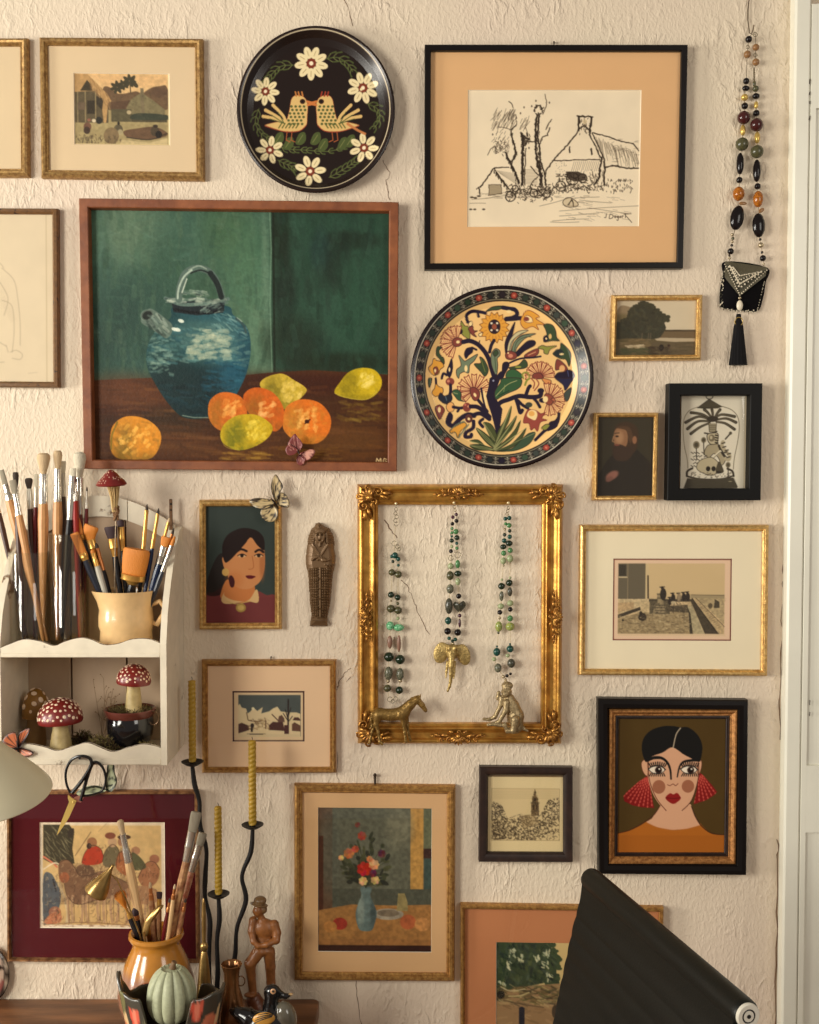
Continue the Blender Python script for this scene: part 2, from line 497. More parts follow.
    def sample(s, xs, ys):
        """xs, ys photo px arrays -> linear colour"""
        fx = np.clip((xs-s.x0)*s.ss-.5, 0, s.w-1.001); fy = np.clip((ys-s.y0)*s.ss-.5, 0, s.h-1.001)
        A = lin_np(np.clip(s.blur(), 0, 255))
        xi = fx.astype(int); yi = fy.astype(int); u = (fx-xi)[..., None]; v = (fy-yi)[..., None]
        return A[yi, xi]*(1-u)*(1-v)+A[yi, xi+1]*u*(1-v)+A[yi+1, xi]*(1-u)*v+A[yi+1, xi+1]*u*v
    def blur(s):
        a = s.a; p = np.pad(a, ((1,1),(1,1),(0,0)), 'edge')
        a = (p[:-2,1:-1]+2*p[1:-1,1:-1]+p[2:,1:-1])/4; p = np.pad(a, ((0,0),(1,1),(0,0)), 'edge')
        return (p[:,:-2]+2*p[:,1:-1]+p[:,2:])/4
# ================================================================== ART (painted procedurally; coordinates measured on the photograph)
def art_jug():
    c = Canvas(90, 208, 388, 463, 3, (64,92,74))
    c.crop(0, 190, 2.0475)
    left = c.mask([(180,30),(556,30),(556,372),(440,384),(180,392)]); right = c.mask([(556,30),(800,30),(800,372),(556,372)])
    c.blend(left, (68,100,84)); c.blend(right, (42,62,50))
    c.blend(c.noise(60, 3, (1,1.3)), (96,118,96), .55, left); c.blend(1-c.noise(50, 5, (.8,1.5)), (40,66,58), .45, left)
    c.crop(80, 195, 5.12)
    for (x, y, rx, ry, col, al) in ((250,180,170,190,(104,122,98),.75),(640,480,110,90,(62,86,66),.6),(100,300,60,260,(92,124,106),.55),(180,650,170,190,(44,64,56),.8),(440,400,120,200,(58,84,68),.6),(760,180,120,170,(72,98,66),.6),(900,300,90,200,(76,108,84),.5),(130,560,60,200,(70,100,88),.5),(300,560,120,150,(50,74,64),.6)):
        c.ell(x, y, rx, ry, col, al, 0, .8)
    c.crop(0, 190, 2.0475)
    for (x, y, rx, ry, col, al) in ((530,330,34,120,(112,140,112),.6),(500,180,40,90,(84,116,88),.55),(545,150,8,140,(112,136,112),.5),(330,320,70,90,(50,74,66),.7),(250,360,80,40,(54,80,72),.5)):
        c.ell(x, y, rx, ry, col, al, 0, .7)
    c.daubs((185,40,553,385), [(72,102,82),(56,82,66),(94,114,90),(50,74,60),(82,106,82)], 340, 16, 5, PI/2, .25, .22, 4, left)
    c.daubs((185,40,553,385), [(80,112,96),(60,88,76),(104,126,104)], 140, 12, 3, 0.1, .5, .16, 41, left)
    # dark right wall
    c.blend(c.noise(45, 9, (1,1.4)), (56,88,70), .6, right)
    for (x, y, rx, ry, col, al) in ((575,100,18,80,(32,40,28),.8),(720,100,50,18,(34,44,34),.85),(690,150,28,60,(36,46,38),.8),(655,120,20,40,(40,60,56),.7),(585,210,22,60,(34,42,34),.7),(680,260,80,60,(56,84,68),.6),(730,230,50,110,(50,80,62),.6),(600,310,60,55,(38,48,36),.7),(700,350,90,20,(36,46,32),.8)):
        c.ell(x, y, rx, ry, col, al, 0, .5)
    c.daubs((558,40,795,370), [(58,86,70),(36,50,40),(48,76,60),(40,60,50)], 260, 16, 6, PI/2, .35, .22, 6, right)
    c.line([(553,40),(556,120),(553,230),(557,372)], 1.2, (120,146,122), .65); c.line([(560,40),(562,372)], 2.2, (30,36,26), .7)
    # table
    tb = c.mask([(180,392),(330,384),(480,380),(556,372),(640,366),(800,374),(800,560),(180,560)])
    c.blend(tb, (88,54,30)); c.blend(c.noise(30, 8, (3,.7)), (52,30,16), .6, tb)
    for (x, y, rx, ry, col, al) in ((250,420,80,40,(104,64,40),.7),(640,395,160,22,(66,34,20),.85),(740,440,60,40,(70,42,22),.7),(350,500,90,40,(100,66,36),.55),(500,440,110,60,(60,34,18),.7),(330,470,110,24,(44,36,26),.6),(700,510,100,34,(110,74,34),.55),(620,540,170,16,(96,60,24),.6),(240,455,60,12,(72,40,22),.6)):
        c.ell(x, y, rx, ry, col, al, 0, .6)
    c.daubs((185,395,795,555), [(112,70,40),(70,42,24),(98,66,36),(56,36,22),(124,84,44)], 300, 26, 3, 0.03, .12, .25, 7, tb)
    # jug
    body = [(360,238),(350,262),(322,285),(302,320),(300,360),(318,400),(345,440),(375,466),(420,466),(462,448),(498,390),(512,340),(512,300),(502,275),(478,255),(462,236)]
    jm = c.mask(body, True)
    c.blob(body, (36,68,70)); 
    for (x, y, rx, ry, col, al) in ((330,340,40,60,(54,84,78),.6),(470,330,45,80,(46,88,102),.75),(400,420,90,60,(28,48,50),.95),(350,400,50,60,(32,52,52),.9),(430,300,70,50,(80,114,110),.7),(480,400,30,50,(44,92,110),.7),(420,250,50,18,(44,84,92),.7),(500,320,14,60,(36,72,84),.6)):
        old = c.clip; c.clip = jm; c.ell(x, y, rx, ry, col, al, 0, .5); c.clip = old
    c.daubs((300,280,512,360), [(96,134,128),(62,104,108),(126,152,138),(42,80,88)], 240, 8, 2.8, 0.05, .35, .35, 12, jm)
    c.daubs((305,300,350,380), [(136,160,142),(100,130,122)], 60, 5, 2.0, -.1, .5, .4, 13, jm)
    c.daubs((385,285,470,345), [(176,184,156),(150,166,146),(190,192,160)], 120, 7, 3.0, 0.0, .35, .4, 14, jm)
    c.daubs((440,250,510,300), [(100,140,140),(130,160,150)], 40, 8, 1.4, .6, .3, .5, 15, jm)
    c.daubs((330,390,480,460), [(24,40,42),(38,66,72),(30,52,58)], 90, 10, 3, 0.1, .5, .45, 16, jm)
    c.daubs((420,350,500,440), [(38,84,100),(46,94,108),(32,70,82)], 70, 10, 2.4, .1, .4, .5, 17, jm)
    c.line([(372,462),(395,466),(425,466)], 1, (150,160,140), .7)
    # neck + rim + handle + spout
    c.crop(80, 195, 5.12)
    c.poly([(470,545),(745,540),(735,600),(600,616),(480,600)], (36,44,46)); c.line([(485,585),(560,600),(660,605),(735,585)], 2.4, (20,24,26), .9)
    c.line([(440,530),(520,560),(640,555),(760,530)], 3.6, (96,116,106), 1, True)
    c.daubs((450,528,750,556), [(166,176,156),(130,146,132),(60,74,70),(190,196,176),(90,108,100)], 70, 6, 2.2, 0, .25, .55, 18)
    c.daubs((530,490,660,518), [(140,156,140),(90,110,100),(50,64,60),(170,180,160)], 26, 6, 2.0, .1, .25, .5, 19)
    c.daubs((620,560,735,600), [(150,166,150),(110,130,120)], 22, 5, 1.6, -.4, .3, .5, 20)
    c.line([(508,535),(515,470),(545,400),(600,375),(660,390),(700,440),(728,520)], 6.8, (88,106,96), 1, True)
    c.line([(670,400),(705,455),(725,520)], 5.4, (34,42,40), .95, True); c.line([(570,400),(620,385),(665,400)], 1.6, (28,34,32), .8, True)
    c.line([(502,530),(508,480),(535,420),(575,385)], 1.8, (176,190,172), .9, True); c.line([(525,500),(550,430)], 1.1, (206,212,194), .9); c.line([(560,385),(610,363),(650,378)], 1.4, (150,164,148), .8, True)
    c.blob([(318,625),(345,590),(372,586),(430,625),(472,665),(468,710),(440,735),(400,710),(350,680),(315,655)], (96,112,100))
    c.ell(345, 617, 32, 26, (34,40,36), 1, -.5); c.ell(343, 617, 34, 28, (140,156,140), .5, -.5); c.ell(346, 618, 26, 20, (34,40,36), .95, -.5)
    c.daubs((350,620,465,720), [(156,168,152),(60,76,70),(120,138,126),(176,184,166),(48,60,56)], 40, 6, 2.4, .8, .3, .45, 22, c.mask([(318,625),(345,590),(372,586),(430,625),(472,665),(468,710),(440,735),(400,710),(350,680),(315,655)], True))
    for x, y in ((518,645),(500,690),(485,688)): c.ell(x, y, 16, 9, (220,224,206), .9, .3)
    c.line([(800,630),(835,660),(850,700)], 2.2, (60,80,78), .9, True); c.line([(805,625),(830,645)], 1, (150,166,150), .8)
    # fruit
    def fruit(pts, base, hi, sh, seed, hx, hy, hr, cx, cy, r, box):
        c.blob(pts, base); m = c.mask(pts, True); old = c.clip; c.clip = m
        c.ell(cx-r*.55, cy+r*.2, r*.45, r*.8, sh, .8, .1, .6); c.ell(cx+r*.1, cy+r*.85, r*.9, r*.3, sh, .6, 0, .6)
        c.clip = old
        c.daubs(box, [base, tuple(v*.86 for v in base), tuple(min(255, v*1.1+8) for v in base), sh], 90, 5, 3.4, .9, 1.2, .25, seed, m)
        c.daubs((hx-hr, hy-hr, hx+hr, hy+hr), [hi, tuple(min(255,v+14) for v in hi), base], 46, 4, 3.2, -.9, .7, .4, seed+1, m)
    c.crop(200, 340, 4.095)
    fruit([(245,185),(270,150),(335,134),(385,160),(432,190),(430,215),(380,262),(345,280),(300,240)], (190,162,58), (226,196,104), (116,104,30), 31, 375, 205, 36, 340, 200, 80, (245,134,435,280))
    fruit([(30,290),(40,245),(80,215),(130,215),(170,235),(190,280),(185,330),(150,370),(80,370),(40,335)], (200,106,36), (226,168,88), (160,104,36), 33, 125, 280, 32, 110, 290, 80, (30,210,190,370))
    fruit([(175,235),(200,200),(245,192),(295,210),(330,250),(346,300),(335,350),(300,372),(250,330),(200,300)], (196,98,32), (230,174,104), (150,96,34), 35, 270, 285, 30, 262, 280, 84, (175,192,346,372))
    fruit([(80,385),(100,340),(150,308),(220,303),(270,325),(297,360),(270,405),(210,440),(150,450),(95,425)], (190,160,36), (226,200,80), (110,110,26), 37, 228, 368, 34, 190, 380, 90, (80,303,297,450))
    fruit([(340,330),(350,275),(395,243),(450,240),(500,260),(535,310),(530,370),(490,415),(430,422),(375,400),(342,365)], (208,112,36), (230,176,94), (180,130,52), 39, 440, 320, 44, 438, 332, 96, (340,240,537,422))
    c.ell(438, 330, 10, 8, (70,34,14), 1, .4); c.line([(430,338),(450,322)], 1.4, (60,28,12))
    fruit([(552,212),(575,165),(610,125),(660,107),(715,115),(745,155),(735,200),(690,235),(620,235)], (196,168,34), (232,208,110), (134,118,22), 43, 680, 155, 28, 655, 170, 84, (552,107,745,235))
    c.line([(552,212),(600,230),(680,237),(725,205)], .9, (200,180,80), .6, True); c.line([(80,385),(100,435),(160,452)], .8, (190,180,60), .5, True)
    c.daubs((570,245,745,330), [(130,104,40),(110,82,30),(146,122,54)], 60, 9, 2.4, .1, .3, .25, 45); c.daubs((90,455,270,490), [(150,112,44),(120,84,34),(176,140,60)], 40, 14, 1.8, 0.02, .1, .35, 46)
    c.daubs((330,430,560,490), [(142,104,44),(120,80,34)], 40, 16, 1.8, 0.02, .1, .3, 47)
    c.crop(80, 335, 5.12)
    fruit([(145,540),(160,470),(215,425),(285,420),(355,445),(405,500),(402,570),(360,632),(290,642),(190,638),(150,600)], (206,136,44), (244,186,90), (120,96,34), 49, 270, 545, 75, 285, 540, 120, (145,420,405,642))
    c.line([(150,590),(155,520),(185,450)], 1.6, (120,110,40), .8, True)
    # initials M G
    L = (216,190,140)
    c.crop(0, 190, 2.0475)
    c.line([(771,557),(773,547),(777,553),(781,547),(782,557)], .9, L); c.line([(793,549),(788,547),(786,552),(788,557),(793,556),(793,553),(790,552)], .9, L)
    c.a = np.clip((c.a-70)*1.08+62, 4, 255); c.tone(c.noise(2.2, 77), .95, 1.05); return c

def art_birdplate():
    c = Canvas(236, 27, 397, 194, 3.2, (34,22,18)); c.crop(220, 0, 4.095)
    c.ell(390, 455, 296, 318, (30,20,17)); 
    R = lambda k: None
    pts = [(392+300*math.cos(a), 450+316*math.sin(a)) for a in np.linspace(0, 2*PI, 90)]
    c.line(pts, .9, (222,206,170))
    G = (74,84,44); W = (232,214,166); RB = (120,52,34)
    def frond(path, n=7, ln=34, col=G, both=True, w=1.7):
        c.line(path, 1.2, col, 1, True); q = spline(path, False, 8); r = random.Random(len(q)+int(path[0][0]))
        for i in range(n):
            k = int((i+.5)/n*(len(q)-2)); x, y = q[k]; dx, dy = q[k+1][0]-x, q[k+1][1]-y; a = math.atan2(dy, dx); l = ln*(1-.35*i/n)
            for s in ((1,-1) if both else (1,)):
                b = a+s*.75; m = (x+math.cos(b)*l*.55, y+math.sin(b)*l*.55); e = (x+math.cos(b-s*.3)*l, y+math.sin(b-s*.3)*l)
                c.line([(x,y), m, e], w, col, .95, True, (.4,1.0)); c.line([(x,y), m], .5, (150,146,90), .55)
    frond([(300,265),(250,270),(215,300),(190,330)], 6, 40); frond([(435,240),(480,235),(520,260),(540,290)], 6, 44); frond([(600,420),(640,440),(650,480),(625,520)], 6, 38)
    frond([(160,440),(145,490),(165,535),(200,560)], 6, 34); frond([(235,645),(265,660),(290,670),(310,690)], 5, 38); frond([(445,715),(490,690),(530,665),(550,650)], 6, 40)
    frond([(215,580),(270,600),(350,605),(440,610),(520,590)], 12, 30); 
    for x, y in ((240,560),(330,560),(390,560),(420,585),(500,580),(280,580),(530,570)):
        c.blob([(x-22,y+18),(x-8,y-20),(x+16,y-26),(x+20,y+4),(x+2,y+24)], G); c.line([(x-12,y+14),(x+8,y-16)], .6, (150,146,90), .7)
    def flower(x, y, r, n=8, a0=.2):
        for i in range(n):
            a = a0+2*PI*i/n; px, py = x+math.cos(a)*r*.62, y+math.sin(a)*r*.62
            c.ell(px, py, r*.36, r*.21, W, 1, a); c.line([(x+math.cos(a)*r*.45, y+math.sin(a)*r*.45),(x+math.cos(a)*r*.75, y+math.sin(a)*r*.75)], .55, (120,96,60), .7)
        c.ell(x, y, r*.28, r*.28, RB); c.ell(x, y, r*.12, r*.12, (244,226,190))
    flower(373, 258, 70, 9); flower(582, 356, 66, 8, .5); flower(187, 370, 58, 8, .1); flower(204, 605, 58, 7, .4); flower(586, 596, 62, 7, .1); flower(367, 690, 66, 7, .8)
    for x, y in ((575,362),): c.ell(x, y, 6, 6, W)
    def bird(s, cx):
        X = lambda v: cx+s*v
        cr = (214,178,112)
        c.blob([(X(-60),400-0),(X(-40),385),(X(-10),392),(X(6),420),(X(4),470),(X(0),505),(X(-30),528),(X(-90),530),(X(-150),515),(X(-168),505),(X(-120),492),(X(-85),490),(X(-70),450)], cr, 1, RB, .5)
        # tail feathers
        for dx, dy in ((-175,470),(-165,445),(-135,425)): c.line([(X(-80),500),(X(dx*.7),480+ (dy-470)*.3),(X(dx),dy)], 3.0, cr, 1, True, (.8,1.1)); c.line([(X(-90),498),(X(dx*.85),480+(dy-470)*.6)], .9, G, .9)
        for i in range(6):
            for j in range(4): c.ell(X(-60+j*17+(i%2)*7-i*3), 430+i*14, 5.5, 5, G, .9)
        for i in range(6): c.line([(X(-30-i*14),498),(X(-42-i*14),516)], 1.2, (88,92,44), .9)
        c.ell(X(-15), 410, 11, 10, (60,34,22)); c.ell(X(-15), 410, 5, 5, (20,12,10)); c.line([(X(4),410),(X(34),418),(X(6),424)], 2.2, (196,116,60))
        for k in (-40,-28,-14): c.line([(X(k),388),(X(k-4),372)], 1.6, (190,120,60) if s > 0 else (150,56,36))
        for k in (-58,-78): c.line([(X(k),530),(X(k-4),565),(X(k+12),572)], .9, (170,90,50))
        c.line([(X(0),505),(X(-30),529),(X(-90),531),(X(-165),508)], .8, (150,60,40), .9, True)
    bird(1, 352); bird(-1, 398)
    c.line([(520,500),(560,525),(590,540)], 2.4, (190,120,70), 1, True)
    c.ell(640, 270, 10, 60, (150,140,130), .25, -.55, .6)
    return c

def art_ink():
    c = Canvas(467, 89, 641, 228, 3.4, (238,220,188)); K = (44,32,20)
    c.tone(c.noise(30, 2), .98, 1.02)
    r = random.Random(5)
    def ln(p, w=.6, a=.9): c.line(p, w*.9, K, a)
    def sk(p, w=.6, n=2, j=2.0, a=.8):
        q = []
        for i in range(len(p)-1):
            L = math.hypot(p[i+1][0]-p[i][0], p[i+1][1]-p[i][1]); m_ = max(1, int(L/16))
            for t in range(m_): q.append((p[i][0]+(p[i+1][0]-p[i][0])*t/m_+r.uniform(-1.3,1.3)*j*.5, p[i][1]+(p[i+1][1]-p[i][1])*t/m_+r.uniform(-1,1)*j*.5))
        p = q+[p[-1]]
        for _ in range(n): c.line([(x+r.uniform(-j,j), y+r.uniform(-j,j)) for x, y in p], w*.8*r.uniform(.6,1.3), K, a)
    c.crop(465, 85, 8.533)
    # tall trees
    sk([(465,830),(410,700),(375,640),(345,570)], 1.3, 4, 4); sk([(400,650),(435,570),(420,510),(400,440),(390,380),(435,345)], 1.0, 4, 4); sk([(490,850),(490,700),(490,560),(500,470),(480,410)], 1.6, 5, 6); sk([(510,850),(515,620),(520,540)], .8, 3, 4)
    sk([(640,850),(660,780),(620,690),(605,560),(600,420),(600,330),(612,250)], 1.6, 6, 7); sk([(690,850),(680,740),(640,640),(640,560),(625,470),(615,400),(628,300),(625,240)], 1.2, 5, 6)
    for (x0, y0), (x1, y1), n_ in (((465,830),(375,640),30),((375,640),(345,570),10),((400,650),(435,570),12),((435,570),(395,400),20),((492,850),(492,560),50),((492,560),(485,420),16),((655,850),(635,640),60),((240,715),(380,880),26)):
        for _ in range(n_): t = r.random(); x = x0+(x1-x0)*t+r.uniform(-9,9); y = y0+(y1-y0)*t; ln([(x,y),(x+r.uniform(-6,6),y+r.uniform(10,30))], .9, .85)
    for _ in range(60):
        t = r.random(); y = 300+t*540; x = 605+t*50+r.uniform(-14,18); ln([(x,y),(x+r.uniform(-8,8),y+r.uniform(8,26))], .8, .8)
    for _ in range(30): a = r.uniform(0, 2*PI); x, y = 622+math.cos(a)*32, 215+math.sin(a)*40; ln([(x,y),(x+r.uniform(-16,16),y+r.uniform(-16,16))], 1.0, .85)
    sk([(660,250),(690,170),(680,80)], .6, 3, 5, .5); sk([(640,500),(660,440),(700,430),(720,360)], .8, 3, 5); sk([(690,380),(715,320),(735,290)], .6, 3, 5)
    sk([(540,480),(590,485)], .9, 3, 5); sk([(510,520),(540,470),(548,450)], .8, 3, 4); sk([(480,410),(520,450),(550,465)], 1.0, 4, 6); sk([(535,440),(525,390),(515,360)], .5, 2, 3)
    for _ in range(26): x = r.uniform(475,545); y = r.uniform(400,500); ln([(x,y),(x+r.uniform(-12,12),y+r.uniform(10,30))], .8, .8)
    for _ in range(58): x = r.uniform(255,430); y = r.uniform(190,330); ln([(x,y),(x-r.uniform(20,44),y+r.uniform(40,80))], .42, .7)
    for _ in range(60): x = r.uniform(240,380); y = r.uniform(380,560); a = r.uniform(.7,1.4); ln([(x,y),(x-14*math.cos(a)*2,y+14*math.sin(a)*2)], .42, .7)
    for _ in range(16): x = r.uniform(470,560); y = r.uniform(260,350); ln([(x,y),(x-r.uniform(10,30),y+r.uniform(30,60))], .42, .7)
    for _ in range(24): x = r.uniform(260,350); y = r.uniform(480,590); ln([(x,y),(x+r.uniform(-20,20),y+r.uniform(-20,20))], .7, .8)
    sk([(280,355),(340,362),(400,380),(440,330),(430,250)], .6, 2, 4); sk([(195,595),(220,540),(260,520),(265,580)], .5, 2, 3); c.line([(370,140),(395,160),(405,190)], .9, K, .8, True)
    for x, y in ((500,190),(470,240),(565,180),(600,135),(715,150),(545,535),(435,280),(235,420)): c.ell(x, y, 6, 9, K, .8)
    # barn
    sk([(130,870),(190,790),(250,705)], 1.1, 4, 4); sk([(250,705),(340,700),(375,700)], .9, 3, 4); sk([(250,710),(310,800),(380,890)], 1.0, 4, 4); sk([(120,870),(130,930)], 1.4, 3, 4); sk([(100,885),(150,855)], .8, 2, 4)
    for i in range(14): x = 270+i*12; ln([(x,725+i*2),(x+40,760+i*8)], .35, .6)
    c.poly([(205,850),(310,845),(315,930),(205,940)], (150,130,92), .5); sk([(205,850),(310,845),(318,925),(205,940),(205,850)], .6, 2, 4)
    for i in range(12): ln([(210,855+i*7),(308,850+i*7)], .3, .6)
    for i in range(11): ln([(520,720+i*12),(620,716+i*13)], .4, .55)
    sk([(560,690),(600,740),(630,770)], .9, 3, 4); sk([(540,900),(580,820),(625,780)], .8, 3, 5)
    for _ in range(200): x = r.uniform(350,768); y = r.gauss(905, 34); a = r.uniform(0, PI); l = r.uniform(8,26); ln([(x,y),(x+math.cos(a)*l,y+math.sin(a)*l)], r.uniform(.4,1.2), .8)
    for cx, cy, R in ((390,950,42),(590,920,34),(430,880,26),(700,930,30)): 
        for _ in range(2): c.line([(cx+math.cos(t)*R*r.uniform(.9,1.1), cy+math.sin(t)*R) for t in np.linspace(0, 6.3, 14)], .9, K, .85)
    for x, y in ((60,955),(120,945),(90,960)): c.ell(x, y, 16, 8, K, .85)
    # house
    c.crop(545, 85, 6.827)
    sk([(215,212),(320,218)], 1.3, 4, 4); sk([(228,215),(226,310)], 1.4, 4, 4); sk([(315,220),(302,330)], 1.4, 4, 4); sk([(228,300),(265,275),(305,320)], .9, 3, 5)
    for _ in range(34): x = r.uniform(228,310); y = r.uniform(218,330); ln([(x,y),(x+r.uniform(-6,6),y+r.uniform(6,26))], .7, .75)
    c.ell(268, 250, 16, 16, (214,192,150), .8)
    sk([(225,318),(150,410),(60,510),(10,580),(0,640)], .9, 4, 4); sk([(300,335),(345,420),(385,500)], 1.0, 3, 4); sk([(320,330),(370,430),(410,520)], .9, 3, 3)
    sk([(320,325),(420,350),(520,385),(600,400),(640,450)], .8, 4, 3); sk([(50,515),(180,512),(280,510),(375,508)], .7, 3, 3); sk([(385,500),(370,640),(340,680)], 1.4, 4, 6); sk([(405,520),(408,680)], 1.6, 4, 5)
    sk([(410,560),(480,550),(560,568),(640,565)], 1.0, 4, 5)
    for i in range(46): x = 345+i*6.2; y0 = 350+i*2.0; ln([(x,y0+r.uniform(0,30)),(x+r.uniform(10,40),min(560,y0+r.uniform(60,190)))], .4, .6)
    for i in range(26): x = r.uniform(430,620); y = r.uniform(370,540); ln([(x,y),(x+r.uniform(15,40),y-r.uniform(-5,10))], .4, .5)
    for i in range(14): x = 200+i*13; ln([(x,520),(x-18,590+r.uniform(-10,10))], .4, .6)
    for x, y in ((165,440),(315,455)): sk([(x,y-18),(x+4,y+18)], 1.4, 3, 3)
    c.poly([(145,590),(225,590),(275,610),(285,650),(200,660),(150,630)], K, .8)
    for _ in range(120): x = r.uniform(80,300); y = r.uniform(590,730); a = r.uniform(0, PI); l = r.uniform(6,20); ln([(x,y),(x+math.cos(a)*l,y+math.sin(a)*l)], r.uniform(.5,1.2), .8)
    for cx, cy, R in ((110,690,34),(190,640,42),(258,635,30)): c.line([(cx+math.cos(t)*R, cy+math.sin(t)*R) for t in np.linspace(0, 6.3, 16)], 1.0, K, .9)
    for _ in range(100): x = r.uniform(0,410); y = r.gauss(700, 16); ln([(x,y),(x+r.uniform(-14,14),y+r.uniform(-14,14))], r.uniform(.5,1.1), .8)
    for _ in range(40): x = r.uniform(300,400); y = r.uniform(560,690); ln([(x,y),(x+r.uniform(-8,14),y+r.uniform(5,40))], .6, .7)
    for _ in range(60): x = r.uniform(420,600); y = r.uniform(640,730); ln([(x,y),(x+r.uniform(-6,6),y+r.uniform(4,16))], .8, .75)
    for _ in range(30): x = r.uniform(70,150); y = r.uniform(520,640); c.ell(x, y, 2, 2, K, .7)
    c.blob([(125,800),(150,770),(190,775),(230,810),(215,830),(150,830)], (180,158,118), .4, K, .6); sk([(160,820),(185,780),(200,825)], .7, 3, 5)
    # ground strokes (photo px)
    c.crop(0, 0, 1)
    for (x0, y0, x1, y1) in ((540,206,575,196),(560,211,640,206),(553,221,590,219),(551,222,580,222),(472,199,500,196),(500,196,545,190),(580,200,612,203),(590,208,630,214),(575,198,600,197),(560,216,600,213),(470,203,486,203),(584,196,590,196)):
        c.line([(x0,y0),((x0+x1)/2,(y0+y1)/2+r.uniform(-.8,.8)),(x1,y1)], .45, K, .6, True)
    for _ in range(46): x = r.uniform(560,625); y = r.uniform(196,220); ln([(x,y),(x+r.uniform(3,9),y+r.uniform(.2,1.8))], .35, .5)
    for _ in range(40): x = r.uniform(470,560); y = r.uniform(192,198); ln([(x,y),(x+r.uniform(3,9),y+r.uniform(-.8,.4))], .35, .5)
    for x in (471,475,484): c.ell(x, 209, 1.6, .9, K, .8)
    # signature, cursive
    c.crop(545, 85, 6.827)
    for p in ([(425,880),(422,905),(412,905)], [(450,882),(445,912),(466,908),(470,890),(450,884)], [(478,898),(486,908),(490,898),(482,894)], [(502,896),(498,904),(508,906),(508,896),(506,924),(496,922)], [(518,900),(526,896),(524,906),(516,906)], [(534,906),(536,894),(542,896)], [(556,880),(556,908)], [(545,884),(595,880)], [(560,895),(600,940)]):
        c.line(p, .6, K, .95, True)
    return c

